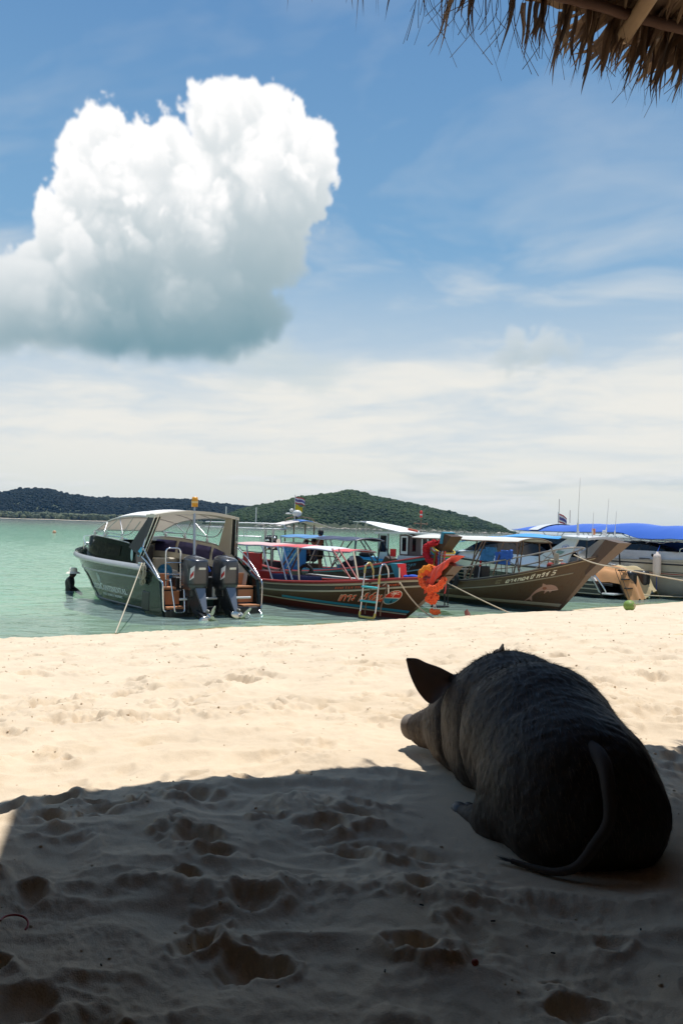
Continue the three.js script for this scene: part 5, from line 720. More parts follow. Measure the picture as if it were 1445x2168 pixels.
// ---------------------------------------------------------------- big white boat with the long blue canopy, at the right edge
{
  const Hb = thing('ferry_boat', 'large white boat with long royal blue canopy and red hull stripes', 'boat', [11.1, 0, -36.7], -Math.atan2(0.866, 0.5));
  const H = new Hull({ xs: () => -7, xb: (w) => 8.4 + 1.6 * w, yk: ip([[0, -0.5], [1, -0.3]]), ys: ip([[0, 1.42], [0.6, 1.42], [1, 1.7]]), hb: ip([[0, 1.55], [0.4, 1.65], [0.7, 1.5], [0.88, 0.95], [1, 0.05]]), sec: (u, w) => lerp(w < 0.3 ? 0.88 * Math.sqrt(w / 0.3) : 0.88 + 0.12 * (w - 0.3) / 0.7, Math.pow(w, 0.7), sstep(0.55, 1, u) * 0.8) });
  const gel = std(0.46, 0.46, 0.42, 0.4, 0, { map: weather });
  part('hull', [H.band(0, 1, 0, 1, 50, 12), H.transom(0, 1)], gel, Hb, 'dull white hull'); part('bottom_growth', H.band(0, (u) => H.wy(u, 0.08), 0, 0.97, 50, 4, 0.006), std(0.18, 0.18, 0.08, 0.8), Hb, 'greenish band at the waterline');
  part('rub_rail', H.strake((u) => H.wy(u, 1.28), 0.05, 0.05), M.black, Hb);
  for (const [y, h, m] of [[0.98, 0.035, M.black], [0.91, 0.04, std(0.32, 0.04, 0.03, 0.5)], [0.84, 0.035, M.black]]) part('hull_stripe', H.strake((u) => H.wy(u, y), h, 0.01, 0, 0.97), m, Hb);
  const hw = (x) => H.hb(clamp((x + 7) / 16.5)) * 0.97;
  part('topsides', [1, -1].map((s) => sheet((u, v) => { const x = lerp(-5.4, 8.2, u), y = ip([[-5.4, 1.78], [5.5, 1.78], [6.2, 1.74], [6.3, 1.5], [8.2, 1.6]])(x); return [x, lerp(1.38, y, v), s * (hw(x) - 0.16 * v)]; }, 50, 5, s < 0)), M.white, Hb, 'white upper side'); part('seam', H.strake((u) => H.wy(u, 1.40), 0.02, 0.012, 0, 0.8), std(0.3, 0.28, 0.25, 0.6), Hb);
  part('cabin_window', [1, -1].map((s) => sheet((u, v) => { const x = lerp(-5, 5.6, u), y1 = ip([[-5, 2.12], [3.6, 2.14], [4.4, 2.1], [5.6, 1.80]])(x); return [x, lerp(1.77, y1, v), s * (hw(x) - 0.155 - 0.14 * v)]; }, 40, 4, s < 0)), M.glass, Hb, 'long black cabin window'); part('windscreen', sheet((u, v) => { const k = v * 2 - 1; return [lerp(4.2, 5.7, u) - 0.25 * k * k, lerp(2.13, 1.78, u), k * 1.3]; }, 8, 10, true), M.glass, Hb);
  part('bow_rail', [tube([[5.6, 1.75, 1.3], [5.8, 1.95, 1.28], [7.4, 2.0, 0.95], [9.2, 2.05, 0.3]], 0.02, 24), bar([6.6, 1.5, 1.15], [6.6, 1.98, 1.12], 0.018)], M.chrome, Hb);
  part('bow_seats', [box(0.5, 0.42, 0.5, 6.3, 1.72, 0.85, 0.1), box(0.5, 0.42, 0.5, 7.0, 1.72, 0.7, 0.1), box(1.8, 0.3, 1.2, 6.8, 1.5, 0, 0.06)], M.black, Hb, 'black bow seats'); part('deck', H.deck(0.96, 0.02, 0.97), M.white, Hb);
  const cy = ip([[-3.6, 2.58], [-3.0, 2.70], [-0.5, 2.79], [2.4, 2.86], [4.7, 2.77], [6.5, 2.62], [8.8, 2.42]]), low = ip([[-3.6, 2.50], [-2.4, 2.45], [0.86, 2.46], [2.9, 2.47], [3.8, 2.27], [5.9, 2.28], [8.8, 2.2]]);
  part('canopy', [slab((u, v) => { const x = lerp(-3.6, 8.8, u), k = v * 2 - 1; return [x, cy(x) - (cy(x) - low(x)) * Math.pow(Math.abs(k), 2.2) + 0.03 * Math.cos(x * 2.6) * (1 - k * k) + 0.02 * noise(x * 2, v * 5, 3), 1.45 * k]; }, 60, 22, 0.015)], fabric(0.011, 0.10, 0.46, 0.12), Hb, 'long royal blue canopy');
  part('white_strap', slab((u, v) => { const x = lerp(-2.4, -1.8, u), k = v * 2 - 1; return [x, cy(x) - (cy(x) - low(x)) * Math.pow(Math.abs(k), 2.2) + 0.05, 1.49 * k]; }, 3, 22, 0.01), M.white, Hb);
  const fr = []; for (const s of [1, -1]) { fr.push(tube([[-3.5, 2.42, s * 1.42], [0.5, 2.43, s * 1.44], [2.9, 2.43, s * 1.44], [3.8, 2.23, s * 1.44], [8.7, 2.16, s * 1.3]], 0.02, 40)); for (const [a, b] of [[-3, -3.4], [-1.6, -1.2], [-0.2, -0.6], [0.8, 1.1], [2.0, 1.4], [2.4, 2.9], [3.6, 3.0], [4.4, 4.1], [5.4, 4.7], [6.8, 6.4], [8.2, 8.0]]) fr.push(bar([a, a > 3 ? 2.18 : 2.46, s * 1.42], [b, 2.08, s * 1.36], 0.016)); fr.push(tube([[-5, 2.2, s * 1.42], [2.2, 2.22, s * 1.43], [5, 2.1, s * 1.4]], 0.012, 30)); }
  part('canopy_frame', fr, M.steel, Hb); part('porthole', [ball(0.06, 4.5, 1.62, 1.46, 1, 1, 0.2)], M.black, Hb); part('name_plate', [box(0.5, 0.14, 0.015, 4.15, 1.43, hw(4.15) + 0.002, 0.005)], std(0.16, 0.16, 0.16, 0.5), Hb);
  part('side_lettering', sheet((u, v) => { const x = lerp(0.6, 2.2, u); return [x, lerp(1.58, 1.76, v), hw(x) - lerp(0.08, 0.152, v) + 0.012]; }, 8, 2), decalMat(textTex(512, 96, (c, W) => { c.fillStyle = '#8e8f96'; c.font = 'italic bold 72px serif'; c.fillText('Paradise', 20, 74, W - 40); })), Hb);
  Hb.updateMatrixWorld(); const at = (x, y, z) => Hb.localToWorld(V(x, y, z)).toArray();
  const fd = thing('boat_fender', 'long white fender hanging on the side of the large white boat', 'fender', at(4.85, 0.82, 1.62), 0.1);
  part('body', lathe([[0, 0], [0.05, 0.01], [0.14, 0.07], [0.155, 0.2], [0.155, 0.72], [0.12, 0.84], [0.05, 0.88], [0.04, 0.94], [0, 0.95]], 0, 0, 0, 20), std(0.72, 0.62, 0.55, 0.5), fd); part('cord', [bar([0, 0.92, 0], [0.15, 1.18, -0.1], 0.015), bar([0, 0, 0], [0, -0.62, 0], 0.012)], M.blueCloth, fd);
  single('flag', [bar([0, 0, 0], [0, 1.1, 0], 0.018), bar([0.55, 0.0, 0], [0.55, 0.6, 0], 0.02)], M.steel, 'two thin flag poles above the far end of the blue canopy', 'pole', at(-1.8, 2.85, 0.2), 0.2);
}
// flags, the bird ornament, buoy
function flag(pos, turn, w, h, stripes, label, droop) {
  const F = thing('flag', label, 'flag', pos, turn);
  let v0 = 0; for (const [share, mat, nm] of stripes) { const a = v0, b = v0 + share; part(nm, sheet((u, v) => { const q = lerp(a, b, v); return [u * w, h * (1 - q) - droop * u * u * w - 0.03 * Math.sin(u * 6) , 0.05 * Math.sin(u * 7 + q * 2)]; }, 12, 2), mat, F); v0 = b; }
  part('pole', bar([0, -0.9, 0], [0, h + 0.06, 0], 0.02), M.white, F); return F;
}
{
  const fr = std(0.42, 0.05, 0.06, 0.9), fw = std(0.66, 0.63, 0.64, 0.9), fb = std(0.10, 0.09, 0.28, 0.9), st = [[1 / 6, fr, 'red_stripe'], [1 / 6, fw, 'white_stripe'], [1 / 3, fb, 'blue_stripe'], [1 / 6, fw, 'white_stripe'], [1 / 6, fr, 'red_stripe']];
  flag([-2.03, 3.32, -36], 0.2, 0.42, 0.30, st, 'small striped flag above the little striped wheelhouse roof', 0.35);
  flag([11.0, 2.95, -42.0], 0.2, 0.45, 0.45, st, 'small striped flag above the long blue canopy', 0.6);
  single('cloth_pennant', [sheet((u, v) => [0.04 + u * 0.32, 0.26 * v - 0.12 * u + 0.02 * Math.sin(u * 7), 0.06 * Math.sin(u * 5 + v)], 8, 6)], std(0.50, 0.40, 0.015, 0.9), 'yellow cloth pennant under the striped flag', 'pennant', [-2.05, 3.0, -35.95], 0.2);
  const b = thing('bird_ornament', 'white bird figure standing on the striped wheelhouse roof', 'ornament', [-1.98, 2.60, -35.9], 0.1);
  part('body', [ball(0.17, 0.05, 0.28, 0, 1.25, 0.85, 0.8), ball(0.09, -0.18, 0.40, 0, 1.0, 0.9, 0.8), ball(0.1, -0.28, 0.26, 0, 1.7, 0.35, 0.7)], M.white, b); part('leg', [bar([0, 0, 0.04], [0.02, 0.2, 0.04], 0.02), bar([0.05, 0, -0.04], [0.05, 0.2, -0.04], 0.02)], M.black, b);
  single('buoy', [ball(0.3, 0, 0.1, 0)], std(0.55, 0.28, 0.16, 0.6), 'small pale orange buoy afloat far out on the left', 'buoy', [-48.2, 0, -139.4]);
  // small floats of the marker line
  for (const [x, z, l] of [[-3.5, -130, 'tiny float behind the chrome rack'], [9.0, -120, 'tiny float left of the white roofed cabin boat']]) single('float', [ball(0.3, 0, 0.08, 0)], std(0.5, 0.3, 0.2, 0.6), l, 'float', [x, 0, z]);
}
// ---------------------------------------------------------------- ropes
function rope(label, pts, r = 0.016, sag = 0.1) { const P = []; for (let i = 0; i < pts.length - 1; i++) { const a = pts[i], b = pts[i + 1]; for (let k = 0; k < 8; k++) { const t = k / 8; P.push([lerp(a[0], b[0], t), lerp(a[1], b[1], t) - sag * 4 * t * (1 - t), lerp(a[2], b[2], t)]); } } P.push(pts[pts.length - 1]); single('mooring_rope', tube(P, r, 60, 6), M.rope, label, 'rope'); }
{
  rope('pale mooring rope from the black speedboat down to the sand', [[-5.0, 1.26, -20.95], [-4.35, 0.10, -16.25]], 0.013, 0.03);
  rope('slack rope from the brown boat with the ladder down to the sand', [redBoat.w(4.72, 1.32, 0.22), redBoat.w(5.15, 0.98, 0.62), [2.55, 0.06, -20.7]], 0.018, 0.16);
  rope('straight rope from the maroon boat down to the sand', [blueBoat.w(6.3, 1.0, 0.12), [4.78, 0.08, -22.7]], 0.016, 0.03);
  rope('taut rope from the dolphin boat off to the right edge', [dolphinBoat.w(5.6, 1.75, 0.3), dolphinBoat.w(7.0, 1.5, 0.4), [14.5, 0.55, -29.0]], 0.018, 0.05);
  rope('low rope from the tarpaulin boat towards the right edge', [[10.3, 0.2, -30.6], [14.6, 0.12, -31.0]], 0.016, 0.03);
  const k = []; for (let i = 0; i <= 44; i++) { const a = i * 0.9; k.push([0.10 * Math.sin(a) * (1 + 0.3 * Math.sin(i)), -0.28 + 0.30 * Math.cos(a) * (0.8 + 0.2 * Math.sin(i * 1.7)), 0.05 * Math.sin(i * 2.3)]); }
  single('rope_coil', tube(k, 0.017, 160, 6), std(0.36, 0.33, 0.25, 0.95), 'coiled rope hanging on the side of the black speedboat', 'rope', [-4.98, 1.26, -20.98], 2.2);
}
// ---------------------------------------------------------------- cloths and garlands on the prows
{
  const r = rng(31);
  const flowers = (pts, R, n, mat, name, label, pos, turn) => { const c = new THREE.CatmullRomCurve3(pts.map((p) => V(...p))), g = [], b = new THREE.IcosahedronGeometry(1, 0); for (let i = 0; i < n; i++) { const p = c.getPoint(i / (n - 1)), a = r() * 6.28, e = Math.acos(2 * r() - 1), q = R * (0.75 + 0.35 * r()); g.push(moved(b.clone().scale(0.036, 0.036, 0.03), p.x + q * Math.sin(e) * Math.cos(a), p.y + q * Math.cos(e), p.z + q * Math.sin(e) * Math.sin(a), r() * 3, r() * 3, 0)); } return single(name, [new THREE.TubeGeometry(c, 40, R * 0.95, 8), ...g], mat, label, 'garland', pos, turn); };
  const T = redBoat.B.rotation.y, p = redBoat.w(6.05, 1.24, 0.0);
  const orange = std(0.72, 0.10, 0.025, 0.9), cloth = fabric(0.72, 0.075, 0.04, 0.2);
  single('prow_cloth', [slab((u, v) => { const x = lerp(-0.28, 0.46, u), ty = 0.09 + 0.42 * (u - 0.1), len = 0.10 + 0.46 * Math.pow(1 - u, 0.9), fold = 0.02 * Math.sin(u * 24 + v * 3) + 0.02 * noise(u * 7, v * 3, 4); if (v < 0.4) { const k = v / 0.4; return [x, ty + 0.02 * Math.sin(k * 3.1) + fold * 0.3, lerp(-0.22, 0.25, k)]; } const k = (v - 0.4) / 0.6; return [x - 0.10 * k * (1 - u) + 0.03 * noise(u * 5, v * 6, 2), ty - len * k, 0.25 + 0.05 * Math.sin(k * 2.5) + fold * 1.6 * k]; }, 40, 24, 0.008, [0, -0.7, -0.7])], cloth, 'bright orange cloth draped over the prow of the brown ladder boat', 'cloth', p, T);
  flowers([[-0.20, 0.12, 0.2], [-0.44, -0.02, 0.28], [-0.40, -0.24, 0.33], [-0.12, -0.36, 0.34], [0.12, -0.30, 0.32], [0.26, -0.12, 0.30]], 0.075, 420, orange, 'garland', 'thick orange garland looped under the orange prow cloth', p, T);
  flowers([[-0.22, 0.16, 0.24], [-0.44, 0.06, 0.29], [-0.47, -0.1, 0.32]], 0.07, 150, std(0.72, 0.24, 0.02, 0.9), 'garland', 'yellow orange garland at the left of the orange prow cloth', p, T);
  flowers([[-0.16, -0.34, 0.36], [-0.10, -0.50, 0.34], [-0.2, -0.62, 0.33], [-0.04, -0.66, 0.32], [0.06, -0.5, 0.33]], 0.065, 240, orange, 'garland', 'orange garland tail hanging lowest from the prow', p, T);
  flowers([[-0.10, -0.90, 0.30], [0.0, -0.93, 0.30], [0.11, -0.90, 0.30]], 0.05, 90, std(0.72, 0.13, 0.03, 0.9), 'garland', 'small orange flower tassel hung on white cords below the prow', p, T);
  single('tassel_cord', [bar([-0.02, -0.66, 0.31], [-0.05, -0.9, 0.3], 0.010), bar([0.0, -0.66, 0.31], [0.05, -0.9, 0.3], 0.010)], M.white, 'pair of white cords holding the small orange tassel', 'cord', p, T);
  const C2 = blueBoat.B.rotation.y, q = blueBoat.w(6.45, 1.72, 0.0);
  flowers([[0.05, 0.26, 0.24], [-0.3, 0.14, 0.30], [-0.34, -0.06, 0.32], [-0.1, -0.28, 0.34], [0.16, -0.32, 0.3]], 0.085, 260, std(0.50, 0.012, 0.02, 0.9), 'garland', 'dark red garland on the prow of the maroon boat', q, C2);
  const band = (h0, w0, mat, label) => { const h = h0 * 0.55 - 0.06, w = w0 * 0.55; single('prow_ribbon', [tube([[-0.12 + h * 0.5, 0.02 + h, -0.26], [-0.16 + h * 0.5, 0.06 + h, 0], [-0.12 + h * 0.5, 0.02 + h, 0.27], [0.22 + h * 0.5, -0.12 + h, 0.27], [0.26 + h * 0.5, -0.14 + h, 0], [0.22 + h * 0.5, -0.12 + h, -0.26]], w, 30, 8, 0.5, true)], mat, label, 'ribbon', q, C2); };
  band(0.22, 0.05, std(0.5, 0.5, 0.48, 0.9), 'white ribbon wrapped highest round the maroon prow'); band(0.16, 0.045, std(0.50, 0.03, 0.02, 0.9), 'red ribbon wrapped below the white one'); band(0.09, 0.045, std(0.12, 0.36, 0.06, 0.9), 'green ribbon wrapped round the maroon prow'); band(0.02, 0.045, std(0.03, 0.12, 0.30, 0.9), 'blue ribbon wrapped lowest round the maroon prow'); band(0.29, 0.035, std(0.6, 0.42, 0.05, 0.9), 'yellow ribbon tied at the top of the maroon prow');
  for (const [dx, dz, len, mat, label] of [[0.22, 0.30, 1.05, std(0.50, 0.03, 0.03, 0.9), 'long red ribbon hanging from the maroon prow'], [0.30, 0.27, 1.15, std(0.10, 0.12, 0.34, 0.9), 'blue ribbon hanging from the maroon prow'], [0.34, 0.2, 1.0, std(0.45, 0.38, 0.42, 0.9), 'grey pink ribbon hanging from the maroon prow'], [0.38, 0.14, 1.2, std(0.52, 0.05, 0.05, 0.9), 'red ribbon hanging farthest right from the maroon prow'], [0.15, 0.3, 1.25, std(0.30, 0.42, 0.08, 0.9), 'green ribbon hanging from the maroon prow']]) single('hanging_ribbon', slab((u, v) => [dx + 0.05 * (v - 0.5) + 0.05 * Math.sin(u * 4 + dx * 30) * u, 0.02 - u * len, dz + 0.09 * v + 0.03 * Math.sin(u * 6)], 14, 2, 0.004, [1, 0, 0]), mat, label, 'ribbon', q, C2);
  const s = [2.78, 0.02, -23.9], L = thing('bow_ladder', 'black iron step ladder hanging under the maroon bow near the water', 'ladder', s, C2); for (const z of [-0.22, 0.22]) part('rail', [bar([0.1, 1.1, z], [0.16, 0.12, z], 0.02), bar([0.26, 1.1, z], [0.3, 0.16, z], 0.016)], M.black, L); part('tread', box(0.24, 0.05, 0.5, 0.22, 0.12, 0, 0.015), M.black, L);
  // blue life vests and a tyre on the dolphin boat
  const vest = (pos, mat, label, sd) => { const v = thing('life_vest', label, 'life vest', pos, dolphinBoat.B.rotation.y); part('body', [slab((a, b) => [lerp(-0.3, 0.3, a), lerp(0.05, -0.32, b) + 0.05 * noise(a * 4, b * 3, sd), 0.10 + 0.06 * noise(a * 5, b * 4, sd + 2)], 14, 10, 0.1, [0, 0, -1]), slab((a, b) => [lerp(0.05, 0.5, a), lerp(0.12, -0.14, b) + 0.06 * noise(a * 4, b * 3, sd + 5), 0.16 + 0.05 * noise(a * 5, b * 4, sd)], 10, 8, 0.08, [0, 0, -1])], mat, v); part('strap', [bar([-0.2, -0.3, 0.1], [-0.24, -0.75, 0.08], 0.009), bar([0.0, -0.3, 0.1], [0.02, -0.62, 0.08], 0.009), bar([0.2, -0.3, 0.1], [0.18, -0.7, 0.08], 0.009)], M.black, v); };
  vest(dolphinBoat.w(3.1, 1.66, 0.7), std(0.03, 0.12, 0.46, 0.85), 'dark blue life vest hung on the rail under the cream awning', 3); vest(dolphinBoat.w(2.0, 1.72, 0.4), std(0.06, 0.24, 0.50, 0.85), 'lighter blue life vest left of the dark blue one', 7);
  const tw = dolphinBoat.w(1.15, 0.75, 1.12), ty = thing('tyre', 'black tyre fender roped to the side of the dolphin boat', 'tyre', tw, dolphinBoat.B.rotation.y); part('ring', moved(new THREE.TorusGeometry(0.19, 0.075, 12, 26).scale(0.95, 1.15, 1), 0, 0, 0), M.rubber, ty); part('lashing', [tube([[0.02, 0.2, 0.06], [0.05, 0.3, 0.02], [0.1, 0.42, -0.08]], 0.035, 12)], M.rope, ty);
  single('rope_knot', [ball(0.09, 0, 0, 0, 0.8, 1.4, 0.8), ball(0.07, 0.05, -0.14, 0.03, 1, 1.3, 0.8)], std(0.45, 0.33, 0.22, 0.95), 'knotted rope fender on the dolphin boat near the orange cloth', 'rope', dolphinBoat.w(-0.05, 0.78, 1.03));
}

// ---------------------------------------------------------------- bodies: a field of tapered capsules joined smoothly, meshed by surface nets
const cap = (a, b, ra, rb, k = 0.04) => ({ a, b, ra, rb: rb ?? ra, k });
function capDist(p, c) {
  const ax = c.a[0], ay = c.a[1], az = c.a[2], bx = c.b[0] - ax, by = c.b[1] - ay, bz = c.b[2] - az, px = p[0] - ax, py = p[1] - ay, pz = p[2] - az, L = bx * bx + by * by + bz * bz;
  const t = L > 1e-9 ? clamp((px * bx + py * by + pz * bz) / L) : 0, dx = px - bx * t, dy = py - by * t, dz = pz - bz * t;
  return Math.sqrt(dx * dx + dy * dy + dz * dz) - (c.ra + (c.rb - c.ra) * t);
}
function field(caps) { return (p) => { let d = 9; for (const c of caps) { const e = c.e ? (() => { const q = [(p[0] - c.e[0]) / c.s[0], (p[1] - c.e[1]) / c.s[1], (p[2] - c.e[2]) / c.s[2]]; const m = Math.hypot(...q); return (m - 1) * Math.min(...c.s) * (0.5 + 0.5 * m); })() : capDist(p, c); const k = c.k, h = clamp(0.5 + 0.5 * (d - e) / k); d = d + (e - d) * h - k * h * (1 - h); } return d; }; }
const ell = (e, s, k = 0.03) => ({ e, s, k });
function netMesh(f, lo, hi, h, keep = null) {
  const n = [0, 1, 2].map((i) => Math.ceil((hi[i] - lo[i]) / h) + 1), [nx, ny, nz] = n, F = new Float32Array(nx * ny * nz);
  for (let k = 0; k < nz; k++) for (let j = 0; j < ny; j++) for (let i = 0; i < nx; i++) F[(k * ny + j) * nx + i] = f([lo[0] + i * h, lo[1] + j * h, lo[2] + k * h]);
  const id = new Int32Array(nx * ny * nz).fill(-1), pos = [], idx = [];
  const E = [[0, 1], [2, 3], [4, 5], [6, 7], [0, 2], [1, 3], [4, 6], [5, 7], [0, 4], [1, 5], [2, 6], [3, 7]];
  for (let k = 0; k < nz - 1; k++) for (let j = 0; j < ny - 1; j++) for (let i = 0; i < nx - 1; i++) {
    const q = (k * ny + j) * nx + i, v = []; let m = 0;
    for (let c = 0; c < 8; c++) { v[c] = F[q + (c & 1) + ((c >> 1) & 1) * nx + (c >> 2) * nx * ny]; if (v[c] < 0) m |= 1 << c; }
    if (m === 0 || m === 255) continue;
    let x = 0, y = 0, z = 0, t = 0;
    for (const [a, b] of E) if ((v[a] < 0) !== (v[b] < 0)) { const w = v[a] / (v[a] - v[b]); x += (a & 1) + w * ((b & 1) - (a & 1)); y += ((a >> 1) & 1) + w * (((b >> 1) & 1) - ((a >> 1) & 1)); z += (a >> 2) + w * ((b >> 2) - (a >> 2)); t++; }
    id[q] = pos.length / 3; pos.push(lo[0] + (i + x / t) * h, lo[1] + (j + y / t) * h, lo[2] + (k + z / t) * h);
  }
  const quad = (a, b, c, d, flip) => { if (a < 0 || b < 0 || c < 0 || d < 0) return; if (flip) idx.push(a, c, b, a, d, c); else idx.push(a, b, c, a, c, d); };
  const X = 1, Y = nx, Z = nx * ny;
  for (let k = 1; k < nz - 1; k++) for (let j = 1; j < ny - 1; j++) for (let i = 1; i < nx - 1; i++) {
    const q = (k * ny + j) * nx + i, s = F[q] < 0;
    if (s !== F[q + X] < 0) quad(id[q - Y - Z], id[q - Z], id[q], id[q - Y], !s);
    if (s !== F[q + Y] < 0) quad(id[q - X - Z], id[q - X], id[q], id[q - Z], !s);
    if (s !== F[q + Z] < 0) quad(id[q - X - Y], id[q - Y], id[q], id[q - X], !s);
  }
  const g = new THREE.BufferGeometry(); g.setAttribute('position', new THREE.Float32BufferAttribute(pos, 3)); g.setIndex(idx);
  const nor = new Float32Array(pos.length), e = h * 0.6;
  for (let i = 0; i < pos.length; i += 3) { const p = [pos[i], pos[i + 1], pos[i + 2]], d = [0, 1, 2].map((a) => { const u = p.slice(), v = p.slice(); u[a] += e; v[a] -= e; return f(u) - f(v); }), l = Math.hypot(...d) || 1; nor[i] = d[0] / l; nor[i + 1] = d[1] / l; nor[i + 2] = d[2] / l; }
  g.setAttribute('normal', new THREE.BufferAttribute(nor, 3)); return g;
}
function boundsOf(caps, pad) { const lo = [9, 9, 9], hi = [-9, -9, -9]; for (const c of caps) for (let i = 0; i < 3; i++) { if (c.e) { lo[i] = Math.min(lo[i], c.e[i] - c.s[i] - pad); hi[i] = Math.max(hi[i], c.e[i] + c.s[i] + pad); } else { lo[i] = Math.min(lo[i], c.a[i] - c.ra - pad, c.b[i] - c.rb - pad); hi[i] = Math.max(hi[i], c.a[i] + c.ra + pad, c.b[i] + c.rb + pad); } } return [lo, hi]; }
function bodyMesh(caps, h) { const f = field(caps), [lo, hi] = boundsOf(caps, h * 3); return netMesh(f, lo, hi, h); }
// a person from joints; x is where the figure faces, z its right hand side
function person(label, pos, turn, J, look) {
  const P = thing('person', label, 'person', pos, turn), s = look.size ?? 1, r = (v) => v * s;
  const head = (c, tilt = 0) => [ell(c, [r(0.095), r(0.12), r(0.078)], r(0.02)), ell([c[0] + r(0.03), c[1] - r(0.07), c[2]], [r(0.06), r(0.055), r(0.052)], r(0.03)), ell([c[0] + r(0.10), c[1] - r(0.015), c[2]], [r(0.022), r(0.022), r(0.014)], r(0.02)), ell([c[0] + r(0.087), c[1] - r(0.065), c[2]], [r(0.016), r(0.012), r(0.022)], r(0.012)), ...[1, -1].map((k) => ell([c[0] - r(0.005), c[1] - r(0.015), c[2] + k * r(0.08)], [r(0.022), r(0.032), r(0.010)], r(0.012)))];
  const limb = (a, b, c, ra, rb, rc) => [cap(a, b, r(ra), r(rb), r(0.02)), cap(b, c, r(rb), r(rc), r(0.02))];
  const hand = (a, b) => { const d = V(...b).sub(V(...a)).normalize(), side = V(0, 0, 1).addScaledVector(d, -d.z).normalize(), up = d.clone().cross(side), at = (f, w, u) => V(...b).addScaledVector(d, r(f)).addScaledVector(side, r(w)).addScaledVector(up, r(u)).toArray(), o = [cap(b, at(0.08, 0, 0), r(0.028), r(0.034), r(0.015))]; [[-0.03, 0.15], [-0.011, 0.17], [0.009, 0.165], [0.028, 0.14]].forEach(([w, l]) => { o.push(cap(at(0.08, w, 0), at(0.08 + (l - 0.07) * 0.6, w * 1.2, 0.006), r(0.0095), r(0.009), r(0.008)), cap(at(0.08 + (l - 0.07) * 0.6, w * 1.2, 0.006), at(l, w * 1.2, 0.022), r(0.009), r(0.008), r(0.004))); }); o.push(cap(at(0.025, -0.03, 0), at(0.09, -0.062, 0.015), r(0.012), r(0.009), r(0.01))); return o; };
  const caps = [...head(J.head), cap([J.head[0] - r(0.02), J.head[1] - r(0.07), J.head[2]], J.neck, r(0.05), r(0.056), r(0.03)), cap([J.shR[0], J.shR[1] - r(0.02), J.shR[2]], [J.shL[0], J.shL[1] - r(0.02), J.shL[2]], r(0.065), r(0.065), r(0.05)), cap(J.neck, J.chest, r(0.07), r(0.125), r(0.06)), cap(J.chest, J.hips, r(0.125), r(0.115), r(0.06)), ...[1, -1].map((k) => cap([J.chest[0], J.chest[1], J.chest[2] + k * r(0.05)], [J.hips[0], J.hips[1], J.hips[2] + k * r(0.045)], r(0.10), r(0.105), r(0.05)))];
  for (const k of ['R', 'L']) { if (J['el' + k]) caps.push(...limb(J['sh' + k], J['el' + k], J['ha' + k], 0.05, 0.038, 0.027), ...hand(J['el' + k], J['ha' + k])); if (J['kn' + k]) caps.push(...limb(J['hi' + k], J['kn' + k], J['an' + k], 0.082, 0.055, 0.038), cap(J['an' + k], [J['an' + k][0] + r(0.16), J['an' + k][1] - r(0.045), J['an' + k][2]], r(0.042), r(0.025), r(0.03))); }
  part('body', bodyMesh(caps, look.cell ?? 0.016), look.skin, P);
  const worn = (name, list, grow, mat, cut, lab) => { const f0 = field(list.map((c) => c.e ? ell(c.e, c.s.map((v) => v + grow), c.k) : cap(c.a, c.b, c.ra + grow, c.rb + grow, c.k))), f = (p) => Math.max(f0(p) + 0.006 * noise(p[0] * 16, p[1] * 9, p[2] * 16), cut ? cut(p) : -1), [lo, hi] = boundsOf(list, grow + 0.05); part(name, netMesh(f, lo, hi, look.cell ?? 0.016), mat, P, lab); };
  const tors = caps.slice(head(J.head).length + 1);
  if (look.shirt) worn('shirt', [...tors.slice(0, 5), ...(look.sleeves ? ['R', 'L'].flatMap((k) => J['el' + k] ? limb(J['sh' + k], J['el' + k], J['ha' + k], 0.05, 0.038, 0.027) : []) : ['R', 'L'].filter((k) => J['el' + k]).map((k) => cap(J['sh' + k], V(...J['sh' + k]).lerp(V(...J['el' + k]), 0.5).toArray(), r(0.05), r(0.045), r(0.02))))], 0.014, look.shirt, (p) => p[1] - (J.neck[1] + r(0.01)), look.shirtLabel);
  if (look.shorts) worn('shorts', [cap(V(...J.chest).lerp(V(...J.hips), 0.55).toArray(), J.hips, r(0.118), r(0.12), r(0.05)), ...['R', 'L'].filter((k) => J['kn' + k]).map((k) => cap(J['hi' + k], V(...J['hi' + k]).lerp(V(...J['kn' + k]), 0.8).toArray(), r(0.085), r(0.075), r(0.05)))], 0.018, look.shorts, null, look.shortsLabel);
  if (look.hair) { const c = J.head, g = bodyMesh([ell([c[0] - r(0.022), c[1] + r(0.035), c[2]], [r(look.bush ? 0.125 : 0.100), r(look.bush ? 0.125 : 0.102), r(look.bush ? 0.115 : 0.088)], 0.01), ell([c[0] - r(0.06), c[1] - r(0.03), c[2]], [r(0.055), r(0.08), r(0.075)], 0.03)], look.cell ?? 0.016); part('hair', g, look.hair, P); }
  if (look.hat) { const c = J.head; part('hat', lathe([[r(0.235), r(-0.05)], [r(0.19), r(-0.01)], [r(0.132), 0.01], [r(0.125), r(0.09)], [r(0.095), r(0.135)], [0, r(0.145)]], c[0], c[1] + r(0.035), c[2], 22), look.hat, P, 'cream bucket hat'); }
  for (const k of [1, -1]) part('eye', ball(r(0.011), J.head[0] + r(0.086), J.head[1] + r(0.008), J.head[2] + k * r(0.032)), M.white, P);
  return P;
}
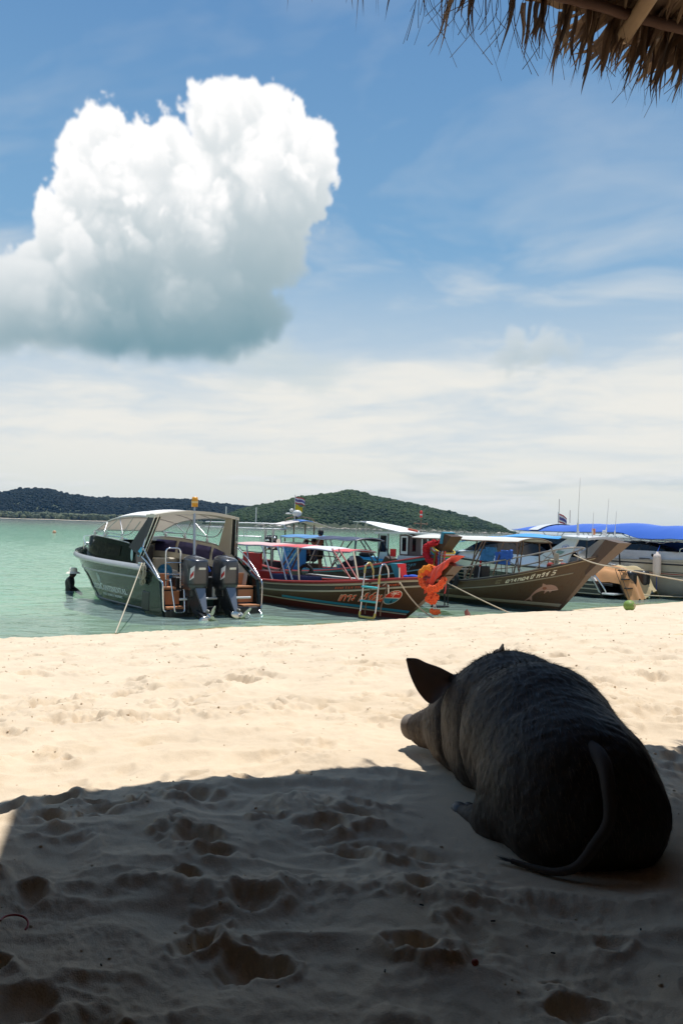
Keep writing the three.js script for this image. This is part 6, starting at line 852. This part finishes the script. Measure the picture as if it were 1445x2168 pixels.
const stand = (h) => { const s = h / 1.7; return { head: [0.03 * s, 1.58 * s, 0], neck: [0, 1.42 * s, 0], chest: [0, 1.25 * s, 0], hips: [0, 0.93 * s, 0], shR: [0, 1.37 * s, 0.17 * s], shL: [0, 1.37 * s, -0.17 * s], hiR: [0, 0.88 * s, 0.09 * s], hiL: [0, 0.88 * s, -0.09 * s], knR: [0.02 * s, 0.48 * s, 0.09 * s], knL: [0.02 * s, 0.48 * s, -0.09 * s], anR: [-0.02 * s, 0.07 * s, 0.09 * s], anL: [-0.02 * s, 0.07 * s, -0.09 * s], elR: [0.02 * s, 1.10 * s, 0.22 * s], haR: [0.16 * s, 0.92 * s, 0.2 * s], elL: [0.02 * s, 1.10 * s, -0.22 * s], haL: [0.16 * s, 0.92 * s, -0.2 * s] }; };
const sit = (h) => { const s = h / 1.7, J = stand(h); const d = 0.48 * s; for (const k of Object.keys(J)) J[k] = [J[k][0], J[k][1] - d, J[k][2]]; for (const [k, z] of [['R', 0.1], ['L', -0.1]]) { J['hi' + k] = [0.02 * s, 0.42 * s, z * s]; J['kn' + k] = [0.42 * s, 0.46 * s, z * 1.2 * s]; J['an' + k] = [0.44 * s, 0.07 * s, z * 1.2 * s]; J['el' + k] = [0.1 * s, 0.64 * s, z * 2.2 * s]; J['ha' + k] = [0.32 * s, 0.56 * s, z * 1.4 * s]; } return J; };
{
  const J = stand(1.42), s = 1.42 / 1.7; J.elL = [0.16 * s, 1.12 * s, -0.2 * s]; J.haL = [0.40 * s, 1.20 * s, -0.14 * s]; J.elR = [0.14 * s, 1.10 * s, 0.2 * s]; J.haR = [0.36 * s, 1.17 * s, 0.1 * s];
  const c = blueBoat.w(0.0, 0.78, 0.3);
  const printed = std(0.10, 0.075, 0.055, 0.9, 0, { map: canvas(128, 128, (x) => { x.fillStyle = '#3b322c'; x.fillRect(0, 0, 128, 128); const r = rng(4); for (let i = 0; i < 60; i++) { x.fillStyle = ['#b09a6a', '#5a4a3a', '#8a7a60', '#241d1a'][i % 4]; x.beginPath(); x.arc(r() * 128, r() * 128, 4 + 9 * r(), 0, 7); x.fill(); } }) });
  const ch = person('standing child with bushy dark hair and patterned shorts holding the awning of the maroon boat', c, Math.PI - 0.35, J, { size: s, skin: std(0.30, 0.125, 0.062, 0.5), hair: M.hair, bush: true, shorts: printed, shortsLabel: 'dark patterned shorts', cell: 0.014 });
  const K = stand(1.7); K.elR = [0.05, 1.10, 0.24]; K.haR = [0.28, 0.92, 0.12]; K.elL = [0.05, 1.1, -0.24]; K.haL = [0.30, 0.93, -0.1]; K.head = [0.09, 1.55, 0]; K.neck = [0.04, 1.40, 0];
  person('man in a cream hat and black wet shirt standing waist deep in the water', [-8.75, -0.98, -26.95], 0.25, K, { skin: std(0.05, 0.024, 0.016, 0.55), shirt: std(0.010, 0.010, 0.012, 0.5), sleeves: true, shorts: std(0.012, 0.012, 0.015, 0.8), hat: std(0.84, 0.76, 0.62, 0.9), hair: M.hair });
  const a = blueBoat.w(-2.3, 0.62, -0.4), b = blueBoat.w(-1.6, 0.62, -0.35), d = redBoat.w(-3.25, 0.62, 0.1);
  single('locker', [box(0.7, 0.42, 0.7, 0, 0.21, 0, 0.03)], M.brown, 'brown locker that the two sitting passengers use on the maroon boat', 'box', blueBoat.w(-1.95, 0.52, -0.4), blueBoat.B.rotation.y);
  person('passenger with brown hair sitting under the blue awning, left one of two', [a[0], 0.66, a[2]], 2.6, sit(1.66), { size: 0.97, skin: M.skin, shirt: std(0.12, 0.06, 0.05, 0.9), shorts: M.blueCloth, hair: std(0.05, 0.022, 0.012, 0.7) });
  person('passenger with black hair sitting under the blue awning, right one of two', [b[0], 0.70, b[2]], 2.9, sit(1.68), { size: 0.98, skin: M.skin, shirt: std(0.02, 0.03, 0.08, 0.9), shorts: M.rubber, hair: M.hair });
  person('person in a blue shirt sitting at the stern of the brown ladder boat', [d[0], 0.46, d[2]], 0.4, sit(1.62), { size: 0.95, skin: M.skin, shirt: std(0.03, 0.09, 0.42, 0.9), shorts: std(0.02, 0.03, 0.1, 0.9), hair: M.hair });
}

// ---------------------------------------------------------------- the black pig asleep on the sand, rump towards the camera
{
  const pos = [0.62, 1.48, -2.4], L = (p) => [p[0] - pos[0], p[1] - pos[1], p[2] - pos[2]];
  const pig = thing('pig', 'big black pig lying on the shaded sand with its snout in the sunlight', 'pig', pos);
  const B = [
    ell(L([0.640, 1.62, -2.24]), [0.226, 0.218, 0.24], 0.05), ell(L([0.615, 1.672, -2.50]), [0.236, 0.240, 0.28], 0.10), ell(L([0.585, 1.685, -2.74]), [0.225, 0.225, 0.24], 0.055), ell(L([0.52, 1.64, -2.86]), [0.16, 0.185, 0.15], 0.06),
    ell(L([0.66, 1.56, -2.2]), [0.205, 0.12, 0.20], 0.08),
    ell(L([0.45, 1.645, -2.93]), [0.115, 0.135, 0.12], 0.05), ell(L([0.408, 1.605, -2.93]), [0.098, 0.105, 0.10], 0.04), ell(L([0.425, 1.575, -2.87]), [0.085, 0.10, 0.10], 0.05), cap(L([0.42, 1.63, -2.96]), L([0.315, 1.575, -3.07]), 0.085, 0.052, 0.02), cap(L([0.42, 1.575, -2.94]), L([0.33, 1.545, -3.05]), 0.07, 0.042, 0.03),
    ell(L([0.455, 1.60, -2.78]), [0.075, 0.12, 0.085], 0.04),
    ell(L([0.565, 1.605, -2.28]), [0.165, 0.155, 0.165], 0.018), cap(L([0.53, 1.55, -2.30]), L([0.455, 1.515, -2.27]), 0.095, 0.075, 0.04), cap(L([0.455, 1.50, -2.26]), L([0.41, 1.49, -2.36]), 0.055, 0.036, 0.03), cap(L([0.41, 1.49, -2.36]), L([0.385, 1.482, -2.41]), 0.034, 0.03, 0.02),
    ell(L([0.465, 1.575, -2.70]), [0.085, 0.115, 0.12], 0.05),
    ell(L([0.58, 1.54, -2.10]), [0.125, 0.10, 0.10], 0.03), ell(L([0.725, 1.56, -2.12]), [0.112, 0.11, 0.10], 0.03),
    cap(L([0.46, 1.735, -2.91]), L([0.40, 1.785, -2.88]), 0.035, 0.02, 0.03), cap(L([0.55, 1.80, -2.98]), L([0.585, 1.86, -3.0]), 0.035, 0.022, 0.03),
  ];
  const f0 = field(B);
  const crease = (p, c, n, w, d) => { const t = (p[0] - c[0]) * n[0] + (p[1] - c[1]) * n[1] + (p[2] - c[2]) * n[2]; return d * Math.exp(-t * t / (w * w)); };
  const f = (p) => {
    let d = f0(p); if (Math.abs(d) > 0.06) return d;
    const x = p[0] + pos[0], y = p[1] + pos[1], z = p[2] + pos[2];
    d += 0.020 * Math.exp(-(((z + 2.60 + 0.25 * (y - 1.65) + 0.04 * noise(x * 9, y * 9, 3)) / 0.022) ** 2)) * sstep(1.86, 1.7, y) + 0.013 * Math.exp(-(((z + 2.82 + 0.3 * (y - 1.65) + 0.02 * noise(x * 9, y * 9, 7)) / 0.014) ** 2)) * sstep(1.86, 1.72, y);
    d += 0.005 * sstep(1.72, 1.82, y) * Math.abs(noise(x * 8, y * 8, z * 34)) + 0.004 * noise(x * 15, y * 15, z * 15) + 0.0022 * noise(x * 44, y * 36, z * 44) + 0.0014 * Math.abs(noise(x * 80, y * 30, z * 60)) + 0.0012 * noise(x * 110, y * 80, z * 110);
    return d;
  };
  const [lo, hi] = boundsOf(B, 0.03), hide = phys(0.060, 0.047, 0.038, 0.62, { specularIntensity: 0.5 });
  const g = netMesh(f, lo, hi, 0.0085); part('body', g, hide, pig);
  // ears
  const crv = (pts) => { const c = new THREE.CatmullRomCurve3(pts.map((p) => V(...L(p)))); return (t) => c.getPoint(t); };
  const tp = crv([[0.412, 1.80, -2.88], [0.356, 1.829, -2.86], [0.308, 1.845, -2.855], [0.275, 1.859, -2.85], [0.239, 1.861, -2.845]]), bt = crv([[0.41, 1.785, -2.87], [0.377, 1.762, -2.83], [0.35, 1.733, -2.815], [0.321, 1.715, -2.81], [0.283, 1.746, -2.82], [0.250, 1.808, -2.835], [0.237, 1.855, -2.845]]);
  const ear = part('ear', slab((u, v) => { const a = tp(u), b = bt(u), p = a.lerp(b, v), k = Math.sin(v * Math.PI) * Math.sin(Math.PI * (0.15 + 0.8 * u)); return [p.x + 0.008 * k, p.y, p.z - 0.035 * k]; }, 30, 14, 0.007, [0, 0, -1]), new THREE.MeshPhysicalMaterial({ color: C(0.20, 0.16, 0.14), roughness: 0.8, transmission: 0.5, thickness: 0, side: THREE.DoubleSide }), pig, 'large pricked ear, paler inside');
  part('ear', slab((u, v) => { const w = 0.055 * (1 - u) * (v - 0.5); const p = L([0.588 + 0.010 * u + w, 1.83 + 0.07 * Math.pow(u, 0.8), -3.0 + 0.02 * Math.sin(v * 3.1)]); return p; }, 10, 6, 0.008, [0, 0, -1]), hide, pig, 'tip of the far ear showing above the back');
  // snout disc with two nostrils, sandy
  const sn = L([0.283, 1.566, -3.10]), sd = V(-0.55, -0.10, -0.62).normalize(), q = new THREE.Quaternion().setFromUnitVectors(V(0, 1, 0), sd);
  const disc = lathe([[0, 0.018], [0.030, 0.017], [0.042, 0.010], [0.045, 0], [0.040, -0.018], [0.03, -0.03]], 0, 0, 0, 24).applyMatrix4(new THREE.Matrix4().compose(V(...sn), q, V(1, 1, 1.15)));
  const snout = part('snout', disc, std(0.17, 0.145, 0.125, 0.85), pig, 'grey sandy snout disc'); part('nostril', [1, -1].map((k) => ball(0.009, sn[0] + sd.x * 0.016 + k * 0.012, sn[1] + 0.004, sn[2] + sd.z * 0.016 - k * 0.012, 1, 1.2, 1)), M.black, snout);
  part('snout_sand', (() => { const r = rng(8), g = []; const b = new THREE.IcosahedronGeometry(1, 0); for (let i = 0; i < 60; i++) { const a = r() * 6.28, s = 0.0025 + 0.004 * r(); g.push(moved(b.clone().scale(s, s, s), sn[0] + 0.03 + 0.05 * r() , sn[1] - 0.035 + 0.03 * Math.abs(Math.sin(a)), sn[2] + 0.02 + 0.06 * r())); } return g; })(), std(0.5, 0.4, 0.28, 1), snout).userData.kind = 'stuff';
  part('eye', ball(0.010, ...L([0.385, 1.70, -2.985])), M.black, pig);
  // tail
  const tc = new THREE.CatmullRomCurve3([[0.640, 1.77, -2.12], [0.656, 1.75, -2.035], [0.656, 1.70, -1.985], [0.650, 1.63, -1.955], [0.615, 1.575, -1.95], [0.575, 1.525, -1.95], [0.532, 1.505, -1.965], [0.477, 1.50, -2.005], [0.44, 1.502, -2.03]].map((p) => V(...L(p))));
  const tg = sheet((u, v) => { const p = tc.getPoint(u), t = tc.getTangent(u), n = V(0, 0, 1).cross(t).normalize(), b = t.clone().cross(n), a = v * 2 * Math.PI, r = lerp(0.023, 0.006, Math.pow(u, 0.8)) * (1 + 0.06 * noise(u * 40, v * 3)); return [p.x + r * (Math.cos(a) * n.x + Math.sin(a) * b.x), p.y + r * (Math.cos(a) * n.y + Math.sin(a) * b.y), p.z + r * (Math.cos(a) * n.z + Math.sin(a) * b.z)]; }, 60, 12);
  const tail = part('tail', tg, phys(0.085, 0.066, 0.054, 0.7, { specularIntensity: 0.5 }), pig);
  const r = rng(99), hairs = (name, n, pick, len, mat, parent, w = 0.0011) => {
    const pos2 = new Float32Array(n * 9), nor2 = new Float32Array(n * 9); let m = 0;
    for (let tries = 0; m < n && tries < n * 12; tries++) { const h = pick(); if (!h) continue; const [p, d, nn] = h, l = len() , s = V(...d).cross(V(...nn)).normalize().multiplyScalar(w * (0.7 + 0.6 * r())), tip = [p[0] + d[0] * l, p[1] + d[1] * l, p[2] + d[2] * l]; pos2.set([p[0] - s.x, p[1] - s.y, p[2] - s.z, p[0] + s.x, p[1] + s.y, p[2] + s.z, ...tip], m * 9); nor2.set([...nn, ...nn, ...nn], m * 9); m++; }
    const hg = new THREE.BufferGeometry(); hg.setAttribute('position', new THREE.BufferAttribute(pos2.slice(0, m * 9), 3)); hg.setAttribute('normal', new THREE.BufferAttribute(nor2.slice(0, m * 9), 3)); const o = part(name, hg, mat, parent); o.userData.kind = 'stuff'; return o;
  };
  const gp = g.attributes.position, gn = g.attributes.normal, N = gp.count;
  const pick = (test, lift) => () => { const i = Math.floor(r() * N), p = [gp.getX(i), gp.getY(i), gp.getZ(i)], n = V(gn.getX(i), gn.getY(i), gn.getZ(i)); if (!test(p, n)) return null; const fl = V(0.10 + 0.25 * (r() - 0.5), -0.75, 0.62 + 0.3 * (r() - 0.5)); fl.addScaledVector(n, -fl.dot(n)).normalize().addScaledVector(n, lift * (0.5 + r())).normalize(); return [p, fl.toArray(), n.toArray()]; };
  hairs('bristles', 20000, pick((p, n) => p[1] > 0.03, 0.16), () => 0.007 + 0.009 * r(), phys(0.050, 0.039, 0.031, 0.5, { specularIntensity: 0.5 }), pig, 0.0009);
  hairs('pale_bristles', 5000, pick((p, n) => p[1] > 0.05, 0.35), () => 0.012 + 0.016 * r(), std(0.16, 0.115, 0.08, 0.6), pig, 0.0008);
  hairs('mane', 2600, pick((p, n) => n.y > 0.72 && p[1] > 0.30, 0.16), () => 0.025 + 0.03 * r(), std(0.022, 0.018, 0.016, 0.4), pig, 0.0009);
  hairs('tail_tuft', 260, () => { const u = 0.82 + 0.18 * r(), p = tc.getPoint(u), t = tc.getTangent(u), d = V(t.x + 0.5 * (r() - 0.5), 0.1 * r(), t.z + 0.5 * (r() - 0.5)).normalize(); return [p.toArray(), d.toArray(), [0, 1, 0]]; }, () => 0.03 + 0.03 * r(), std(0.03, 0.025, 0.02, 0.5), tail);
  for (const [x, z] of [[0.372, -2.435]]) part('hoof', [ball(0.026, ...L([x, 1.487, z]), 1.0, 0.8, 1.5), ball(0.024, ...L([x + 0.03, 1.485, z - 0.01]), 0.9, 0.8, 1.5)], std(0.07, 0.065, 0.065, 0.5), pig);
}

// ---------------------------------------------------------------- the palm thatch shelter overhead
{
  const S = thing('thatched_shelter', 'palm thatch roof edge with hanging dry leaves above the camera', 'shelter', [0.94, 4.6, -3.51], 0.3263);   // local x along the eave, local z inwards under the roof
  const r = rng(555), slope = Math.tan(27 / DEG);
  const leafTex = grainTex(256, tileNoise(256, (i, j) => { const a = fbm(i / 7, j / 90, 2.2, 4), b = fbm(i / 40, j / 60, 7, 3); return [0.78 + 0.30 * a + 0.12 * b, 0.76 + 0.30 * a + 0.08 * b, 0.74 + 0.28 * a]; }));
  const tone = [[0.21, 0.125, 0.07], [0.14, 0.082, 0.048], [0.34, 0.225, 0.13], [0.09, 0.054, 0.034], [0.17, 0.10, 0.056]].map(([a, b, c]) => { const m = new THREE.MeshPhysicalMaterial({ color: C(a, b, c), roughness: 0.75, transmission: 0.22, thickness: 0, map: leafTex, side: THREE.DoubleSide }); return m; });
  const shapes = []; for (let k = 0; k < 12; k++) {
    const w = 0.008 + 0.010 * r(), cur = (r() - 0.5) * 0.5, split = r() < 0.6 ? 0.45 + 0.4 * r() : 2, tw = (r() - 0.5) * 1.2, d1 = 0.5 + r(), d2 = 0.5 + r(), cut = [1, 0.78 + 0.22 * r()];
    const half = (sg, ln, dv) => sheet((u0, v) => { const u = u0 * ln, free = u > split ? (u - split) / (ln - split + 1e-3) : 0, tip = split > 1 ? Math.pow(1 - u0, 0.7) : Math.pow(1 - free, 0.75), base = w * (u < 0.12 ? 0.7 + 2.5 * u : 1) * (1 - 0.35 * u); const inner = free > 0 ? 0.12 * base * free : 0, q = inner + (base - inner) * tip * v, x = sg * (q + (free > 0 ? 0.05 * dv * (u - split) + base * 0.3 * (1 - tip) : 0)) + 0.004 * Math.sin(u * 8 + k), a = tw * u; const f = q * 0.55 * (1 - 0.5 * u); return [x * Math.cos(a) + cur * u * u * 0.14, -u, f + x * Math.sin(a) + 0.07 * cur * u * u]; }, 12, 2, sg < 0);
    shapes.push(mg([half(1, cut[0], d1), half(-1, cut[1], d2)]));
  }
  const leaf = (x, y, z, len, swing, out, wide, parent, ti) => { const m = new THREE.Mesh(shapes[Math.floor(r() * shapes.length)], tone[ti ?? Math.floor(r() * tone.length)]); m.name = 'leaf'; m.castShadow = m.receiveShadow = true; m.position.set(x, y, z); m.rotation.set(out, (r() - 0.5) * 1.6, swing, 'ZXY'); m.scale.set(wide, len, wide); parent.add(m); return m; };
  // fringe in view: thin and gappy to the left, thick to the right
  const dens = ip([[-1.5, 0.12], [-1.05, 0.16], [-0.75, 0.30], [-0.4, 0.42], [0.0, 0.5], [0.35, 0.8], [0.8, 0.9]]);
  const longest = ip([[-1.5, 0.30], [-1.2, 0.31], [-0.9, 0.32], [-0.6, 0.33], [-0.3, 0.31], [0.0, 0.29], [0.2, 0.31], [0.45, 0.34], [0.7, 0.33]]);
  for (let i = 0; i < 250; i++) {
    let x = -1.5 + 2.3 * r(); if (r() > dens(x) / 1.2) continue;
    const clump = Math.round(x / 0.135 + 0.3 * noise(x * 3, 2)) * 0.135; if (r() < 0.55) x = clump + (x - clump) * 0.45;
    const wide = r() < 0.3 ? 0.22 : 0.6 + 0.75 * r();
    leaf(x, 0.03 - 0.03 * r() + (x < -0.9 ? 0.04 : 0), -0.02 - 0.10 * r(), longest(x) * (0.62 + 0.42 * r() - (r() < 0.3 ? 0.2 : 0)), (r() - 0.5) * 0.42, 0.12 + 0.5 * r() * r(), wide, S);
  }
  // broad dry leaflets laid over the eave beyond the pole, seen from below
  for (let i = 0; i < 40; i++) leaf(0.12 + 0.85 * r(), 0.05 + 0.03 * r(), 0.02 - 0.05 * r(), 0.22 + 0.12 * r(), -0.6 + 0.35 * r(), 0.75 + 0.35 * r(), 1.7 + 1.0 * r(), S, r() < 0.7 ? (r() < 0.5 ? 0 : 2) : 4);
  // loose fibres
  const fib = []; for (let i = 0; i < 80; i++) { const x = -0.75 + 1.6 * r(), l = longest(x) * (0.4 + 0.75 * r()), a = (r() - 0.5) * 1.1; fib.push(tube([[x, 0, -0.04 * r()], [x + a * l * 0.2 + 0.05 * (r() - 0.5), -l * 0.55, -0.08 * r()], [x + a * l + 0.05 * (r() - 0.5), -l, -0.1 * r()]], 0.0008 + 0.0008 * r(), 5, 4)); } part('loose_fibres', fib, tone[1], S).userData.kind = 'stuff';
  // pole, rafters
  const bark = std(0.13, 0.062, 0.038, 0.8, 0, { map: rep(woodTex, 1, 3), bumpMap: rep(woodTex, 1, 3), bumpScale: 0.004 }), pale = std(0.46, 0.31, 0.18, 0.7, 0, { map: rep(woodTex, 1, 1) });
  part('eave_pole', sheet((u, v) => { const x = lerp(-4.2, 5.9, u), a = v * 2 * Math.PI, q = 0.023 * (1 + 0.18 * noise(x * 14, v * 4)); return [x, q * Math.cos(a) + 0.01 * noise(x * 2, 4), q * Math.sin(a) + 0.01 * noise(x * 2, 9)]; }, 300, 10), bark, S, 'dark rough eave pole');
  for (const x of [-4.1, -2.1, -0.95, 0.315, 1.6, 2.9, 4.4, 5.7]) part('rafter', [bar([x - 0.02, -0.055, -0.06], [x + 0.10, -0.055 + 3.4 * slope, 3.4], 0.034, 12, 0.04), ball(0.034, x - 0.02, -0.055, -0.06)], pale, S, x === 0.315 ? 'pale peeled rafter end resting under the pole' : undefined);
  part('cross_batten', [bar([-4.2, 0.34, 0.62], [5.9, 0.34, 0.62], 0.02), bar([-4.2, 0.68, 1.28], [5.9, 0.68, 1.28], 0.02), bar([-4.2, 1.2, 2.3], [5.9, 1.2, 2.3], 0.02)], bark, S);
  // thatch courses: each a thick mat of leaf, laid like big shingles; a torn place lets a patch of sun through on the left
  const under = (x, z) => 0.055 + z * slope + 0.02 * noise(x * 5, z * 5, 1);
  const mat = (x0, x1, z0, z1) => { const g = slab((u, v) => { const x = lerp(x0, x1, u), z = lerp(z0, z1, v); return [x, under(x, z) + 0.10 - 0.05 * v + 0.012 * noise(x * 30, z * 4, 2), z]; }, Math.max(4, Math.round((x1 - x0) * 26)), 8, 0.09); part('thatch_mat', g, tone[Math.floor(r() * 3)], S); };
  const tear = [-2.4, -1.62, 0.06, 0.46];
  for (let row = 0; row < 6; row++) { const z0 = row * 0.6 - 0.10, z1 = z0 + 0.68; for (let c = -1; c < 6; c++) { const x0 = -2.75 + c * 1.45, x1 = x0 + 1.5; if (row === 0 && c === 0) { mat(x0, tear[0], z0, z1); mat(tear[1], x1, z0, z1); mat(tear[0], tear[1], z0, tear[2]); mat(tear[0], tear[1], tear[3], z1); } else mat(x0, x1, z0, z1); } }
  // leaflets of the underside in view, above the pole
  for (let i = 0; i < 34; i++) { const x = 0.1 + 0.9 * r(), z = 0.03 + 0.4 * r(), m = leaf(x, under(x, z + 0.25) - 0.012 - 0.012 * r(), z + 0.25, 0.4 + 0.2 * r(), 0, 0, 2.2 + 1.2 * r(), S, r() < 0.6 ? 2 : 0); m.rotation.set(Math.PI / 2 - 0.47 + 0.05 * r(), (r() - 0.5) * 0.5, -0.5 + 0.25 * r(), 'ZXY'); }
  // the back slope, posts and a low wall behind the camera, which keep the sky off the sand
  const bz = 3.5, by = 0.055 + bz * slope;
  part('back_thatch', slab((u, v) => [lerp(-4.3, 6.0, u), by + 0.1 - v * 3.0 * slope, lerp(bz - 0.1, bz + 3.0, v)], 20, 10, 0.1), tone[1], S);
    const loc = (wx, wz, y) => { const dx = wx - 0.94, dz = wz + 3.51, c = Math.cos(0.3263), n = Math.sin(0.3263); return [dx * c - dz * n, y - 4.6, dx * n + dz * c]; };
  for (const [x, z0, h0, label] of [[-1.15, -2.2, 4.9, 'added unseen wall blocking the sky, left'], [1.2, -2.6, 4.9, 'added unseen wall blocking the sky, right']]) part('added_side_wall', prism([loc(x - 0.03, z0, 1.35), loc(x - 0.03, 4.5, 1.35), loc(x + 0.03, 4.5, 1.35), loc(x + 0.03, z0, 1.35), loc(x - 0.03, z0, h0), loc(x - 0.03, 4.5, 6.2), loc(x + 0.03, 4.5, 6.2), loc(x + 0.03, z0, h0)]), tone[3], S, label);  // walls added out of view to block side sky and darken the foreground sand
  part('back_wall', [box(10.2, 3.4, 0.06, 0.8, -1.4, 6.3)], tone[3], S, 'woven palm back wall');
  for (const [x, z, h] of [[-4.1, 3.4, 1.6], [5.8, 3.4, 1.6], [-4.1, 6.2, 0.3], [5.8, 6.2, 0.3], [1.0, 6.2, 0.3]]) part('post', bar([x, -3.3, z], [x, h, z], 0.06, 12), bark, S);
}
// ---------------------------------------------------------------- small things on the sand
{
  const at = (x, z, d = 0) => [x, sandHeight(x, z) + d, z];
  const coco = thing('coconut', 'green coconut husk lying on the far sunlit sand', 'coconut', at(6.75, -19.25, 0.0), 0.4);
  part('husk', sheet((u, v) => { const a = u * 2 * Math.PI, b = v * Math.PI, q = 0.135 * (1 + 0.06 * Math.cos(a * 3) * Math.sin(b) + 0.03 * noise(Math.cos(a) * 3, Math.sin(a) * 3, v * 4)); return [q * Math.sin(b) * Math.cos(a), 0.11 - q * 0.95 * Math.cos(b), q * Math.sin(b) * Math.sin(a)]; }, 30, 20), std(0.20, 0.32, 0.06, 0.6, 0, { map: rep(rustTex, 1, 1) }), coco);
  part('cut_face', [moved(new THREE.CircleGeometry(0.05, 16), 0.02, 0.12, 0.131), moved(new THREE.CircleGeometry(0.03, 14), -0.05, 0.18, 0.105, -0.5, -0.4)], std(0.5, 0.42, 0.25, 0.8), coco);
  single('dry_leaf', [slab((u, v) => [lerp(-0.09, 0.09, u), 0.17 * v * (1 - Math.abs(u - 0.4)), 0.03 * Math.sin(u * 5) - 0.05 * v], 8, 6, 0.004)], std(0.20, 0.075, 0.06, 0.9), 'curled red brown leaf at the top of the beach near the water', 'leaf', at(3.27, -20.9), 0.4);
  single('dry_leaf', [slab((u, v) => [lerp(-0.14, 0.14, u), 0.02 + 0.03 * Math.sin(u * 3.1), lerp(-0.03, 0.03, v)], 10, 4, 0.004)], std(0.52, 0.40, 0.20, 0.9), 'yellow straw lying on the sunlit sand at the right edge', 'leaf', at(3.55, -8.55), 0.4);
  single('rubber_band', tube(Array.from({ length: 14 }, (_, i) => { const a = -0.6 + i * 0.29; return [0.025 * Math.cos(a), 0.008 + 0.012 * Math.sin(a * 0.5), 0.026 * -Math.sin(a)]; }), 0.0022, 40, 6), std(0.38, 0.035, 0.025, 0.5), 'open red rubber ring on the shaded sand at the left edge', 'rubber ring', at(-0.605, -1.61, 0.004), 0.3);
  single('red_seed', ball(0.0065, 0, 0.005, 0), std(0.45, 0.07, 0.02, 0.5), 'single small red seed on the shaded sand below the pig', 'seed', at(0.262, -1.485));
  const r = rng(17), bits = [[0.10, -1.45, 'largest dark twig bit at the bottom of the shaded sand'], [0.42, -1.56, 'dark twig bit right of the red seed'], [0.19, -1.72, 'dark twig bit above the deep footprint'], [0.33, -1.68, 'dark twig bit beside a sand ridge below the pig'], [-0.40, -1.48, 'dark pebble on the left shaded sand'], [0.62, -1.66, 'dark twig bit lowest right below the pig']];
  for (const [x, z, l] of bits) single('twig_bit', [moved(new THREE.CapsuleGeometry(0.0016, 0.005 + 0.005 * r(), 4, 7), 0, 0.004, 0, Math.PI / 2, r() * 3, 0.2)], std(0.02, 0.016, 0.013, 0.8), l, 'twig', at(x, z), r() * 6);
  const clods = []; const b = new THREE.IcosahedronGeometry(1, 1), bp = b.attributes.position; for (let i = 0; i < bp.count; i++) { const k = 1 + 0.5 * noise(bp.getX(i) * 2, bp.getY(i) * 2, bp.getZ(i) * 2 + 4); bp.setXYZ(i, bp.getX(i) * k, bp.getY(i) * k, bp.getZ(i) * k); } b.computeVertexNormals();
  const im = new THREE.InstancedMesh(b, std(0.62, 0.49, 0.35, 1), 2600), m4 = new THREE.Matrix4(); im.name = 'sand_crumbs';
  for (let i = 0; i < 2600; i++) { const near = i < 900; let x, z; if (r() < 0.75) { const D = dents[Math.floor(r() * dents.length)]; x = D.x + (r() - 0.5) * D.a * 3.4; z = D.z + (r() - 0.5) * D.a * 3.4; } else { z = -1 - 15 * r(); x = (r() * 2 - 1) * 0.55 * -z; } const d = Math.hypot(x, z), s = (0.0015 + 0.006 * r() * r() * r()) * clamp(0.6 + d * 0.25, 0.8, 2.6); m4.makeRotationY(r() * 6).scale(V(s, s * 0.7, s)).setPosition(x, sandHeight(x, z) + s * 0.3, z); im.setMatrixAt(i, m4); }
  im.userData = { kind: 'stuff', label: 'loose sand crumbs scattered around the footprints', category: 'sand' }; im.castShadow = im.receiveShadow = true; scene.add(im);
}

renderer.render(scene, camera);
